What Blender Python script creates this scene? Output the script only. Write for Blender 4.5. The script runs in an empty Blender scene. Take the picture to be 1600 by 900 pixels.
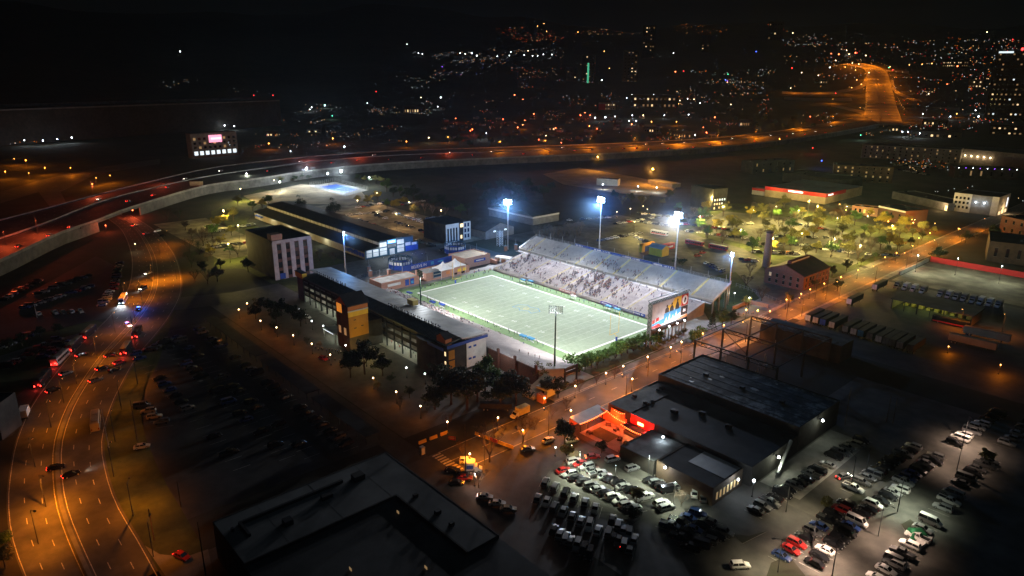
import bpy, bmesh, math, random
from mathutils import Vector, Matrix
R = math.radians
rnd = random.Random(7)
C = bpy.context.scene.collection
scene = bpy.context.scene

# ---------------------------------------------------------------- camera
FPX, YAW, PITCH, ROLL = 1067.0, 2.412, -0.300, 0.003
CAM = Vector((228.9, -213.9, 107.4))
_f = Vector((math.cos(PITCH)*math.cos(YAW), math.cos(PITCH)*math.sin(YAW), math.sin(PITCH)))
_r = Vector((math.sin(YAW), -math.cos(YAW), 0.0))
_u = _r.cross(_f)
RV = math.cos(ROLL)*_r + math.sin(ROLL)*_u
UV = -math.sin(ROLL)*_r + math.cos(ROLL)*_u
cd = bpy.data.cameras.new("camera")
cam = bpy.data.objects.new("camera", cd); C.objects.link(cam)
m = Matrix((RV, UV, -_f)).transposed().to_4x4(); m.translation = CAM
cam.matrix_world = m
cd.sensor_width = 36.0; cd.lens = FPX*36.0/1600.0
cd.clip_start = 0.5; cd.clip_end = 40000.0
scene.camera = cam

# ---------------------------------------------------------------- night sky, exposure, render settings
w = bpy.data.worlds.new("World"); scene.world = w; w.use_nodes = True
nt = w.node_tree; nt.nodes.clear()
sky = nt.nodes.new("ShaderNodeTexSky"); sky.sky_type = 'NISHITA'; sky.sun_disc = False
sky.sun_elevation = R(20.0); sky.sun_rotation = R(250.0); sky.air_density = 1.0; sky.dust_density = 0.3
hsv = nt.nodes.new("ShaderNodeHueSaturation"); hsv.inputs['Saturation'].default_value = 1.0
bg = nt.nodes.new("ShaderNodeBackground"); bg.inputs['Strength'].default_value = 0.0002
wo = nt.nodes.new("ShaderNodeOutputWorld")
nt.links.new(sky.outputs[0], hsv.inputs['Color']); nt.links.new(hsv.outputs[0], bg.inputs['Color'])
nt.links.new(bg.outputs[0], wo.inputs['Surface'])
sd = bpy.data.lights.new('roof_fill', 'SUN'); sd.energy = 0.045; sd.angle = R(40); sd.color = (.55, .80, 1.0)   # added soft blue fill that lifts the dark roofs
so = bpy.data.objects.new('roof_fill', sd); C.objects.link(so); so.rotation_euler = (R(38), 0, R(150))
vs = scene.view_settings
vs.view_transform = 'Standard'; vs.look = 'None'; vs.exposure = 0.0; vs.gamma = 1.0; vs.use_curve_mapping = False
cy = scene.cycles
cy.use_denoising = True
try: cy.denoiser = 'OPENIMAGEDENOISE'
except Exception: pass
cy.max_bounces = 3; cy.diffuse_bounces = 2; cy.glossy_bounces = 2; cy.transmission_bounces = 2
cy.volume_bounces = 0; cy.transparent_max_bounces = 4
cy.sample_clamp_indirect = 3.0; cy.sample_clamp_direct = 0.0
cy.use_light_tree = True; cy.caustics_reflective = False; cy.caustics_refractive = False
cy.volume_step_rate = 1.0; cy.volume_max_steps = 64

# ---------------------------------------------------------------- picture <-> ground
def ray(px, py):
    return (_f + RV*((px-800)/FPX) + UV*((450-py)/FPX))
def at(px, py, z=0.0):
    d = ray(px, py); t = (z-CAM.z)/d.z
    p = CAM + d*t; p.z = z
    return p
def px_of(p):
    d = Vector(p)-CAM; z = d.dot(_f)
    return 800+FPX*d.dot(RV)/z, 450-FPX*d.dot(UV)/z
def hgt(p, top_py):
    lo, hi = 0.0, 400.0
    for _ in range(40):
        mid = (lo+hi)/2
        if px_of((p.x, p.y, mid))[1] > top_py: lo = mid
        else: hi = mid
    return lo
def smooth(a, b, x):
    t = min(1, max(0, (x-a)/(b-a))); return t*t*(3-2*t)
def terrain(x, y):
    dx, dy = x-CAM.x, y-CAM.y; d = math.hypot(dx, dy)
    if d < 3000: return 0.0
    a = math.atan2(dy, dx)
    h = 760 + 110*math.sin(a*5.0+1.0) + 60*math.sin(a*13.0) + 30*math.sin(a*29+2) + 12*math.sin(a*61)
    return smooth(3000, 9500, d)*h + 14*smooth(3200, 4500, d)*math.sin(x*0.004)*math.sin(y*0.005)
def on_terrain(px, py):
    d = ray(px, py); d = d/math.hypot(d.x, d.y); t = 300.0
    while t < 12000:
        p = CAM + d*t
        if p.z <= terrain(p.x, p.y): return Vector((p.x, p.y, terrain(p.x, p.y)))
        t += 15
    return None

# ---------------------------------------------------------------- object helpers
def tag(o, label=None, cat=None, group=None, kind=None):
    if label: o['label'] = label
    if cat: o['category'] = cat
    if group: o['group'] = group
    if kind: o['kind'] = kind
    return o
def thing(name, label, cat, loc=(0, 0, 0), rz=0.0, group=None):
    o = bpy.data.objects.new(name, None); C.objects.link(o)
    o.empty_display_size = 0.3
    o.location = loc; o.rotation_euler = (0, 0, rz)
    return tag(o, label, cat, group)
def put(name, mesh, parent=None, loc=(0, 0, 0), rz=0.0, color=None, scale=None):
    o = bpy.data.objects.new(name, mesh); C.objects.link(o)
    o.location = loc; o.rotation_euler = (0, 0, rz)
    if scale: o.scale = scale
    if parent: o.parent = parent
    if color is not None:
        o.material_slots[0].link = 'OBJECT'; o.material_slots[0].material = color
    return o
ORD = "first second third fourth fifth sixth seventh eighth ninth tenth eleventh twelfth thirteenth fourteenth fifteenth sixteenth seventeenth eighteenth nineteenth twentieth".split()
TENS = {20: 'twenty', 30: 'thirty', 40: 'forty', 50: 'fifty', 60: 'sixty', 70: 'seventy', 80: 'eighty', 90: 'ninety'}
def by_dist(items, px, py):
    o = at(px, py); return sorted(items, key=lambda q: (at(q[0], q[1])-o).length)
def nth(i):
    i += 1
    if i <= 20: return ORD[i-1]
    if i % 10 == 0: return TENS[i][:-1]+'ieth'
    return TENS[i-i % 10]+'-'+ORD[i % 10-1]

class MB:
    def __init__(s): s.v = []; s.f = []; s.m = []
    def face(s, pts, m=0):
        n = len(s.v); s.v += [tuple(p) for p in pts]; s.f.append(tuple(range(n, n+len(pts)))); s.m.append(m); return s
    def box(s, x0, x1, y0, y1, z0, z1, m=0, top=None, rz=0.0, o=(0, 0, 0)):
        n = len(s.v); c, sn = math.cos(rz), math.sin(rz)
        for z in (z0, z1):
            for x, y in ((x0, y0), (x1, y0), (x1, y1), (x0, y1)):
                s.v.append((o[0]+x*c-y*sn, o[1]+x*sn+y*c, o[2]+z))
        for k, q in enumerate(((3, 2, 1, 0), (4, 5, 6, 7), (0, 1, 5, 4), (1, 2, 6, 5), (2, 3, 7, 6), (3, 0, 4, 7))):
            s.f.append(tuple(n+i for i in q)); s.m.append(top if (k == 1 and top is not None) else m)
        return s
    def prism(s, poly, z0, z1, m=0, top=None, bottom=True):
        n = len(s.v); k = len(poly)
        for z in (z0, z1):
            for p in poly: s.v.append((p[0], p[1], z))
        s.f.append(tuple(n+k+i for i in range(k))); s.m.append(m if top is None else top)
        if bottom: s.f.append(tuple(n+i for i in reversed(range(k)))); s.m.append(m)
        for i in range(k):
            j = (i+1) % k; s.f.append((n+i, n+j, n+k+j, n+k+i)); s.m.append(m)
        return s
    def loft(s, rings, m=0, caps=True, mfun=None):
        n = len(s.v); k = len(rings[0])
        for r_ in rings: s.v += [tuple(p) for p in r_]
        for i in range(len(rings)-1):
            for j in range(k):
                a = n+i*k+j; b = n+i*k+(j+1) % k
                s.f.append((a, b, b+k, a+k)); s.m.append(mfun(i, j) if mfun else m)
        if caps:
            s.f.append(tuple(n+i for i in reversed(range(k)))); s.m.append(m)
            s.f.append(tuple(n+(len(rings)-1)*k+i for i in range(k))); s.m.append(m)
        return s
    def tube(s, p, q, r0, r1=None, n=6, m=0, caps=True):
        p, q = Vector(p), Vector(q); d = (q-p)
        if d.length < 1e-6: return s
        d.normalize(); a = d.orthogonal().normalized(); b = d.cross(a); r1 = r0 if r1 is None else r1
        return s.loft([[c+a*(r*math.cos(2*math.pi*i/n))+b*(r*math.sin(2*math.pi*i/n)) for i in range(n)] for c, r in ((p, r0), (q, r1))], m, caps)
    def ball(s, c, r, m=0, n=6, sz=1.0):
        rings = [[(c[0]+r*math.sin(t)*math.cos(2*math.pi*i/n), c[1]+r*math.sin(t)*math.sin(2*math.pi*i/n), c[2]-sz*r*math.cos(t)) for i in range(n)] for t in (0.35, 1.1, 2.04, 2.79)]
        return s.loft(rings, m)
    def mesh(s, name, mats, smooth_=False):
        me = bpy.data.meshes.new(name); me.from_pydata(s.v, [], s.f)
        for mm in mats: me.materials.append(mm)
        me.polygons.foreach_set('material_index', s.m)
        if smooth_: me.polygons.foreach_set('use_smooth', [True]*len(s.f))
        me.update(); return me
    def build(s, name, mats, parent=None, smooth_=False, **kw):
        if not isinstance(mats, (list, tuple)): mats = [mats]
        return put(name, s.mesh(name, mats, smooth_), parent, **kw)

# ---------------------------------------------------------------- materials
def mat(name, c1, c2=None, scale=1.0, rough=0.8, metal=0.0, spec=0.3, detail=4.0, big=None, rand=0.0, bump=0.0, edge=(.36, .66)):
    m = bpy.data.materials.new(name); m.use_nodes = True; t = m.node_tree
    b = t.nodes['Principled BSDF']; b.inputs['Roughness'].default_value = rough; b.inputs['Metallic'].default_value = metal
    b.inputs['Specular IOR Level'].default_value = spec
    c2 = c2 or tuple(min(1, v*0.72) for v in c1)
    tc = t.nodes.new('ShaderNodeTexCoord')
    def noise(sc, det):
        n = t.nodes.new('ShaderNodeTexNoise'); n.inputs['Scale'].default_value = sc; n.inputs['Detail'].default_value = det
        n.inputs['Roughness'].default_value = 0.65
        t.links.new(tc.outputs['Object'], n.inputs['Vector'])
        r_ = t.nodes.new('ShaderNodeValToRGB'); r_.color_ramp.elements[0].position = edge[0]; r_.color_ramp.elements[1].position = edge[1]
        t.links.new(n.outputs['Fac'], r_.inputs['Fac']); return n, r_
    n, r1 = noise(scale, detail)
    r1.color_ramp.elements[0].color = (*c2, 1); r1.color_ramp.elements[1].color = (*c1, 1)
    out = r1.outputs['Color']
    if big:
        n2, r2 = noise(big[0], 3.0)
        v = big[1]; r2.color_ramp.elements[0].color = (v, v, v, 1); r2.color_ramp.elements[1].color = (1, 1, 1, 1)
        mx = t.nodes.new('ShaderNodeMix'); mx.data_type = 'RGBA'; mx.blend_type = 'MULTIPLY'; mx.inputs['Factor'].default_value = 1.0
        t.links.new(out, mx.inputs['A']); t.links.new(r2.outputs['Color'], mx.inputs['B']); out = mx.outputs['Result']
    if rand:
        oi = t.nodes.new('ShaderNodeObjectInfo'); h = t.nodes.new('ShaderNodeHueSaturation')
        mp = t.nodes.new('ShaderNodeMapRange'); mp.inputs['To Min'].default_value = 1-rand; mp.inputs['To Max'].default_value = 1+rand
        t.links.new(oi.outputs['Random'], mp.inputs['Value']); t.links.new(mp.outputs['Result'], h.inputs['Value'])
        t.links.new(out, h.inputs['Color']); out = h.outputs['Color']
    t.links.new(out, b.inputs['Base Color'])
    if bump:
        bp = t.nodes.new('ShaderNodeBump'); bp.inputs['Strength'].default_value = bump; bp.inputs['Distance'].default_value = 0.1
        t.links.new(n.outputs['Fac'], bp.inputs['Height']); t.links.new(bp.outputs['Normal'], b.inputs['Normal'])
    return m
def glow(name, col, strength, sample=False):
    m = bpy.data.materials.new(name); m.use_nodes = True; t = m.node_tree
    b = t.nodes['Principled BSDF']; b.inputs['Base Color'].default_value = (*[min(0.8, c) for c in col], 1)
    b.inputs['Emission Color'].default_value = (*col, 1); b.inputs['Emission Strength'].default_value = strength
    if not sample: m.cycles.emission_sampling = 'NONE'
    return m
def brick(name, c1, c2, mortar, scale=1.0, rough=0.85):
    m = bpy.data.materials.new(name); m.use_nodes = True; t = m.node_tree
    b = t.nodes['Principled BSDF']; b.inputs['Roughness'].default_value = rough; b.inputs['Specular IOR Level'].default_value = 0.2
    tc = t.nodes.new('ShaderNodeTexCoord'); mp = t.nodes.new('ShaderNodeMapping'); mp.inputs['Rotation'].default_value = (R(90), 0, R(45))
    br = t.nodes.new('ShaderNodeTexBrick'); br.inputs['Color1'].default_value = (*c1, 1); br.inputs['Color2'].default_value = (*c2, 1)
    br.inputs['Mortar'].default_value = (*mortar, 1); br.inputs['Scale'].default_value = scale; br.inputs['Mortar Size'].default_value = 0.03
    t.links.new(tc.outputs['Object'], mp.inputs['Vector']); t.links.new(mp.outputs['Vector'], br.inputs['Vector']); t.links.new(br.outputs['Color'], b.inputs['Base Color'])
    return m
M = {}
M['earth'] = mat('earth', (.055, .050, .036), (.022, .026, .016), .05, .95, big=(.008, .5), detail=6)
M['stained_roof'] = mat('stained_roof', (.17, .18, .185), (.10, .105, .11), .09, .85, big=(.025, .45), detail=9)
M['asphalt'] = mat('asphalt', (.050, .049, .048), (.030, .029, .028), .35, .7, spec=.4, big=(.05, .6), detail=7, bump=.15)
M['asphalt_old'] = mat('asphalt_old', (.10, .096, .09), (.06, .058, .055), .25, .75, spec=.35, big=(.04, .55), detail=7, bump=.15)
M['lot'] = mat('lot_surface', (.13, .125, .11), (.075, .072, .066), .18, .75, spec=.35, big=(.045, .5), detail=8, bump=.1)
M['concrete'] = mat('concrete', (.36, .35, .33), (.24, .235, .22), .25, .8, big=(.06, .65), detail=6)
M['concrete_dk'] = mat('concrete_dark', (.20, .195, .185), (.12, .118, .11), .25, .85, big=(.06, .6), detail=6)
M['gravel'] = mat('gravel', (.34, .31, .24), (.17, .15, .11), .12, .95, big=(.03, .45), detail=9, bump=.3)
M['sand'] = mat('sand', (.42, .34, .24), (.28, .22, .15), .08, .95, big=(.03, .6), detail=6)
M['grass'] = mat('grass', (.085, .10, .024), (.04, .055, .014), .25, .95, big=(.04, .5), detail=8)
M['turf'] = mat('turf', (.33, .40, .29), (.275, .345, .24), .5, .85, big=(.06, .88), detail=6)
M['turf_edge'] = mat('turf_edge', (.22, .34, .16), (.17, .28, .12), .5, .85, big=(.08, .8), detail=6)
M['paint'] = mat('white_paint', (.8, .8, .78), (.68, .68, .66), .6, .7)
M['line_paint'] = mat('line_paint', (.52, .58, .48), (.44, .50, .40), .8, .8)
M['road_paint'] = mat('road_paint', (.55, .54, .5), (.25, .24, .22), 1.2, .7)
M['yellow_paint'] = mat('yellow_paint', (.62, .52, .16), (.48, .40, .14), .8, .7)
M['seat_metal'] = mat('bleacher_metal', (.58, .58, .56), (.46, .46, .45), .4, .45, metal=.2, big=(.08, .75))
M['seat_pink'] = mat('bleacher_concrete', (.54, .49, .48), (.44, .40, .40), .3, .7, big=(.08, .75))
M['white'] = mat('white_wall', (.72, .72, .70), (.58, .58, .57), .3, .7, big=(.1, .8))
M['pale_brick'] = mat('pale_brick', (.50, .42, .42), (.40, .33, .33), .5, .8, big=(.15, .8))
M['white_fabric'] = mat('white_fabric', (.78, .78, .78), (.68, .68, .68), .6, .9)
M['black_roof'] = mat('black_roof', (.030, .034, .040), (.016, .018, .022), .2, .7, big=(.05, .5))
M['grey_roof'] = mat('grey_roof', (.21, .225, .235), (.05, .054, .058), .16, .8, big=(.05, .35), detail=9)
M['dark_roof'] = mat('dark_roof', (.085, .09, .095), (.04, .043, .046), .12, .8, big=(.035, .4), detail=8)
M['mottled_roof'] = mat('mottled_roof', (.30, .32, .33), (.05, .054, .058), .30, .8, big=(.045, .25), detail=10, edge=(.46, .58))
M['metal_roof'] = mat('metal_roof', (.50, .52, .52), (.40, .42, .42), .2, .5, metal=.3, big=(.05, .7))
M['rib_roof'] = mat('ribbed_roof', (.12, .15, .15), (.07, .09, .09), .4, .6, metal=.2)
M['red_roof'] = mat('red_roof', (.10, .022, .020), (.06, .015, .014), .25, .75)
M['dark'] = mat('dark_steel', (.035, .038, .042), (.022, .024, .026), .8, .6, metal=.3)
M['darkwall'] = mat('dark_wall', (.055, .050, .045), (.03, .028, .026), .25, .85, big=(.06, .6))
M['brownwall'] = mat('brown_wall', (.12, .08, .05), (.07, .05, .035), .3, .85, big=(.06, .6))
M['greywall'] = mat('grey_wall', (.24, .245, .25), (.16, .165, .17), .3, .8, big=(.06, .7))
M['tanwall'] = mat('tan_wall', (.40, .33, .24), (.30, .25, .18), .3, .85, big=(.06, .75))
M['ochre'] = mat('ochre_panel', (.44, .20, .020), (.36, .16, .015), .25, .75, big=(.1, .8))
M['orange'] = mat('orange_panel', (.55, .20, .07), (.45, .16, .06), .4, .75)
M['yellow'] = mat('yellow_panel', (.72, .45, .04), (.62, .38, .04), .4, .7)
M['blue'] = mat('royal_blue', (.025, .075, .36), (.018, .055, .27), .3, .6)
M['lightblue'] = mat('light_blue', (.06, .30, .55), (.05, .24, .45), .5, .7)
M['teal'] = mat('teal_frame', (.02, .07, .11), (.015, .05, .085), .4, .6)
M['red'] = mat('red_paint', (.50, .022, .020), (.40, .018, .018), .4, .55)
M['purple'] = mat('purple_panel', (.13, .09, .42), (.10, .07, .33), .4, .7)
M['green'] = mat('green_fabric', (.03, .22, .09), (.02, .16, .07), .4, .8)
M['steel'] = mat('galvanised_steel', (.42, .43, .44), (.32, .33, .34), 1.0, .4, metal=.6)
M['greenpole'] = mat('green_pole', (.03, .085, .05), (.02, .06, .035), .8, .5)
M['brick'] = brick('red_brick', (.42, .19, .12), (.34, .15, .10), (.38, .32, .28), .9)
M['brick_dk'] = brick('dark_brick', (.15, .055, .035), (.10, .04, .028), (.12, .10, .09), .9)
M['glass'] = mat('dark_glass', (.012, .014, .018), (.008, .009, .012), .5, .08, spec=.6)
M['blueglass'] = mat('blue_glass', (.02, .05, .10), (.012, .03, .07), .5, .15, spec=.6)
M['tyre'] = mat('tyre', (.02, .02, .02), (.012, .012, .012), 3, .9)
M['headoff'] = mat('headlamp_glass', (.55, .56, .58), (.4, .4, .42), 3, .15, spec=.6)
M['tailoff'] = mat('tail_lamp_glass', (.25, .01, .01), (.18, .008, .008), 3, .2, spec=.6)
M['bark'] = mat('bark', (.09, .065, .045), (.05, .037, .027), 2, .95)
M['leaf'] = mat('lit_green_leaves', (.095, .185, .032), (.035, .085, .014), .9, .75, rand=.3)  # green brightened to stand in for stadium light on the hedge
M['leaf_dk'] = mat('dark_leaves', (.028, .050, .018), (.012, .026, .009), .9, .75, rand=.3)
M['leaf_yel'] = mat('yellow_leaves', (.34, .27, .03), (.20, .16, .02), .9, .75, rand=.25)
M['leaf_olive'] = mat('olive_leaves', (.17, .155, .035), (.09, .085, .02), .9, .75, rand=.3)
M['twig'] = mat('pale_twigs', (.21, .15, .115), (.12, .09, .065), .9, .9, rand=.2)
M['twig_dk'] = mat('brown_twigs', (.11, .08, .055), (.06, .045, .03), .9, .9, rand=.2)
M['skin'] = mat('skin', (.42, .27, .20), (.30, .18, .13), 2, .6)
M['lamp_off'] = mat('lamp_glass_dark', (.20, .26, .24), (.12, .16, .15), 2, .3)
G_ = {
 'flood': glow('flood_lens', (.74, .87, 1.0), 45), 'white': glow('white_lamp', (.86, .94, 1.0), 14), 'warm': glow('warm_lamp', (1.0, .74, .42), 12),
 'sodium': glow('sodium_lamp', (1.0, .46, .12), 10), 'amber': glow('amber_lamp', (1.0, .58, .08), 30), 'redorange': glow('red_orange_lamp', (1.0, .18, .06), 12),
 'green': glow('green_lamp', (.1, 1.0, .5), 6), 'blue': glow('blue_lamp', (.05, .12, 1.0), 14), 'red': glow('red_lamp', (1.0, .03, .03), 9),
 'tail': glow('tail_lamp_lit', (1.0, .03, .02), 16), 'head': glow('headlamp_lit', (1.0, .93, .80), 22),
 'win': glow('lit_window', (1.0, .70, .36), 1.4), 'win_dim': glow('dim_lit_window', (1.0, .62, .28), .22), 'win_cool': glow('cool_lit_window', (.80, .95, 1.0), 1.2),
 'sign_white': glow('white_sign', (.9, .96, 1.0), 1.6), 'sign_pink': glow('pink_sign', (1.0, .35, .5), 1.5), 'sign_blue': glow('blue_sign', (.1, .35, 1.0), 1.6),
 'neon': glow('orange_neon', (1.0, .20, .05), 6), 'win_green': glow('green_lit_window', (.15, 1.0, .55), .5), 'purple': glow('purple_lamp', (.30, .08, 1.0), 6),
 'busin': glow('bus_interior', (1.0, .86, .62), .5)}
LCOL = {'white': (.80, .92, 1.0), 'warm': (1.0, .62, .28), 'sodium': (1.0, .24, .008), 'amber': (1.0, .42, .06), 'redorange': (1.0, .11, .03), 'green': (.6, 1.0, .75),
        'blue': (.05, .15, 1.0), 'red': (1.0, .03, .02), 'flood': (.98, .95, .93), 'head': (1.0, .92, .80), 'pale': (.92, 1.0, .74), 'pink': (1.0, .68, .50), 'yellow': (1.0, .76, .22), 'cream': (1.0, .82, .52)}
PAINTS = {'white': mat('car_white', (.72, .72, .70), (.66, .66, .65), .5, .3, spec=.5), 'silver': mat('car_silver', (.40, .41, .42), (.36, .37, .38), .5, .3, metal=.4, spec=.5),
 'grey': mat('car_grey', (.13, .135, .14), (.11, .115, .12), .5, .3, metal=.3, spec=.5), 'black': mat('car_black', (.012, .012, .014), (.01, .01, .011), .5, .25, spec=.5),
 'dark blue': mat('car_blue', (.02, .045, .16), (.018, .04, .14), .5, .3, spec=.5), 'red': mat('car_red', (.42, .02, .018), (.36, .018, .016), .5, .3, spec=.5),
 'beige': mat('car_beige', (.42, .36, .26), (.38, .32, .23), .5, .35, spec=.5), 'green': mat('car_green', (.02, .12, .08), (.018, .10, .07), .5, .3, spec=.5)}
LK = {'sodium': 3.6, 'warm': 1.7, 'yellow': 7.0, 'pale': 2.0, 'pink': 2.6, 'cream': 2.2, 'amber': 1.8, 'flood': 0.8, 'white': 1.3, 'redorange': 1.5}
def light(loc, col, power, parent=None, r=0.2, kind='POINT', size=None, blend=.6, aim=None, name='lamp_light'):
    power *= LK.get(col, 1.0) if isinstance(col, str) else 1.0
    d = bpy.data.lights.new(name, kind); d.color = LCOL[col] if isinstance(col, str) else col; d.energy = power; d.shadow_soft_size = r
    o = bpy.data.objects.new(name, d); C.objects.link(o); o.location = loc
    if kind == 'SPOT':
        d.spot_size = size or R(150); d.spot_blend = blend
        if aim is not None:
            base = Vector(loc) + (parent.location if parent else Vector())
            o.rotation_euler = (Vector(aim)-base).to_track_quat('-Z', 'Y').to_euler()
    if parent: o.parent = parent
    return o
# ================================================================ GROUND, ROADS, FIELD
def struct(name, mb, mats, parent=None):
    o = mb.build(name, mats, parent)
    if parent is None: tag(o, kind='structure')
    return o
def sheet(name, poly, mt, z):
    return struct(name, MB().face([(p[0], p[1], z) for p in poly]), mt)
def pxpoly(name, pts, mt, z):
    return sheet(name, [at(x, y, z) for x, y in pts], mt, z)
def rect(name, x0, x1, y0, y1, mt, z):
    return sheet(name, [(x0, y0), (x1, y0), (x1, y1), (x0, y1)], mt, z)
def resample(pts, n):
    pts = [Vector(p) for p in pts]; ls = [0.0]
    for a, b in zip(pts, pts[1:]): ls.append(ls[-1]+(b-a).length)
    # Catmull-Rom through the points
    out = []
    for i in range(n):
        s = ls[-1]*i/(n-1); k = 0
        while k < len(pts)-2 and ls[k+1] < s: k += 1
        t = (s-ls[k])/max(1e-9, ls[k+1]-ls[k])
        p1, p2 = pts[k], pts[k+1]; p0 = pts[k-1] if k else p1*2-p2; p3 = pts[k+2] if k+2 < len(pts) else p2*2-p1
        out.append(0.5*((2*p1)+(p2-p0)*t+(2*p0-5*p1+4*p2-p3)*t*t+(3*p1-p0-3*p2+p3)*t**3))
    return out
def strip(mb, A, B, z=None, m=0):
    for i in range(len(A)-1):
        q = [A[i], A[i+1], B[i+1], B[i]]
        mb.face([(p[0], p[1], p[2] if z is None else z) for p in q], m)
    return mb
def lerp(A, B, t): return [a+(b-a)*t for a, b in zip(A, B)]
def dashes(mb, L, z, on=3.0, off=9.0, wd=.15, solid=False):
    acc = 0.0
    for a, b in zip(L, L[1:]):
        d = b-a; d.z = 0; ln = d.length
        if ln < 1e-6: continue
        d /= ln; n = Vector((-d.y, d.x, 0))*wd; s = 0.0
        while s < ln:
            ph = (acc+s) % (on+off)
            if solid: e = ln; draw = True
            elif ph < on-1e-6: e = min(ln, s+on-ph); draw = True
            else: e = min(ln, s+on+off-ph); draw = False
            e = max(e, s+.05)
            if draw:
                p, q = a+d*s, a+d*min(e, ln)
                mb.face([(p.x-n.x, p.y-n.y, z), (q.x-n.x, q.y-n.y, z), (q.x+n.x, q.y+n.y, z), (p.x+n.x, p.y+n.y, z)])
            s = e
        acc += ln

# one ground sheet, flat under the town and rising into hills beyond it
g = MB(); rs = [0, 60, 150, 300, 500, 800, 1200, 1700, 2300, 3000]+[3000+90*i for i in range(1, 40)]+[6700+300*i for i in range(14)]+[11500, 13500, 16000]
N = 320; idx = {}
for i, r_ in enumerate(rs):
    for j in range(N):
        a = 2*math.pi*j/N; x, y = CAM.x+r_*math.cos(a), CAM.y+r_*math.sin(a); g.v.append((x, y, terrain(x, y)))
for i in range(len(rs)-1):
    for j in range(N):
        k = (j+1) % N; g.f.append((i*N+j, i*N+k, (i+1)*N+k, (i+1)*N+j)); g.m.append(0)
struct('ground', g, M['earth'])

# grass and parking surfaces (each a few mm above the one below)
rect('lawn', -330, -100, -75, -22, M['grass'], .012)
pxpoly('lawn', [(385, 345), (420, 310), (455, 300), (405, 296), (330, 330), (335, 420), (400, 420)], M['grass'], .008)
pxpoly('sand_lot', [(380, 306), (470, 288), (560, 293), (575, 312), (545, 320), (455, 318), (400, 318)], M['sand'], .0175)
rect('parking_lot', -320, -128, 40, 96, M['gravel'], .012)
rect('parking_lot', -330, -190, -78, -40, M['gravel'], .016)
rect('plaza', -134, -72, -60, 62, M['asphalt_old'], .018)
rect('parking_lot', -125, 76, 92, 218, M['lot'], .010)
pxpoly('lawn', [(1040, 350), (1120, 318), (1220, 318), (1330, 345), (1500, 375), (1480, 392), (1330, 440), (1215, 418), (1160, 388), (1100, 372)], M['grass'], .014)
pxpoly('parking_lot', [(1075, 360), (1130, 330), (1240, 340), (1400, 385), (1330, 415), (1230, 400), (1160, 380)], M['lot'], .020)
rect('dark_parking_lot', -82, 64, -190, -121, M['asphalt'], .012)
rect('plaza', -120, 66, -113, -72, M['asphalt_old'], .014)
rect('concourse_floor', -62, 64, -77.5, -56, M['concrete'], .022)
rect('stadium_apron', -72, 76, -62, 76, M['concrete'], .018)
rect('terrace_floor', 99.6, 117.8, -69.5, -56.6, M['concrete'], .022)
rect('lawn', 60, 74, -34, 6, M['grass'], .024)
rect('lawn', 74.5, 79, -60, 70, M['grass'], .020)
rect('gravel_yard', 98, 175, 186, 246, M['gravel'], .014)
rect('truck_yard', 96, 190, 60, 182, M['asphalt_old'], .010)
rect('scrap_yard', 96, 260, 2, 60, M['earth'], .011)
rect('plaza', 86, 172, -72, -56.2, M['asphalt_old'], .016)
pxpoly('lawn', [(1040, 445), (1150, 425), (1190, 470), (1165, 500), (1110, 505), (1090, 470)], M['grass'], .026)
# the big parking lot at lower right, the oval lot and the lot beside the dark roof
rect('parking_lot', 140, 262, -110, 40, M['lot'], .014)
pxpoly('oval_parking_lot', [(852, 745), (868, 722), (905, 708), (960, 716), (1040, 750), (1085, 785), (1062, 808), (985, 806), (920, 795), (865, 775)], M['lot'], .022)
rect('parking_lot', 86, 139.9, -126, -73, M['asphalt'], .012)

# diagonal street and the street that crosses it below the stadium
rd = MB(); rd.face([(79.5, -420, .03), (92.5, -420, .03), (92.5, 560, .03), (79.5, 560, .03)]); struct('road', rd, M['asphalt_old'])
rd = MB(); rd.face([(-82, -121, .026), (79.5, -121, .026), (79.5, -113.4, .026), (-82, -113.4, .026)]); struct('road', rd, M['asphalt'])
mk = MB()
for x in (79.9, 92.1): dashes(mk, [Vector((x, -110, 0)), Vector((x, 560, 0))], .036, wd=.09, solid=True)
dashes(mk, [Vector((86, -110, 0)), Vector((86, 560, 0))], .036, wd=.10)
for k in range(9): mk.face([(80.2+1.35*k, -112.6, .036), (80.9+1.35*k, -112.6, .036), (80.9+1.35*k, -109.6, .036), (80.2+1.35*k, -109.6, .036)]); mk.face([(80.2+1.35*k, 74, .036), (80.9+1.35*k, 74, .036), (80.9+1.35*k, 77, .036), (80.2+1.35*k, 77, .036)])
struct('road_markings', mk, M['road_paint'])
kb = MB()
for x0, x1 in ((78.9, 79.4), (92.6, 93.1)): kb.box(x0, x1, -60, 72, 0, .14).box(x0, x1, 84, 240, 0, .14).box(x0, x1, 252, 430, 0, .14)
struct('kerb', kb, M['concrete'])
sw = MB()
for x0, x1 in ((75.4, 78.85), (93.15, 96.0)): sw.box(x0, x1, -60, 72, -.05, .13).box(x0, x1, 84, 240, -.05, .13)
struct('pavement', sw, M['concrete_dk'])
pxpoly('road', [(1140, 490), (1195, 462), (1225, 478), (1180, 500)], M['sand'], .034)

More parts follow.
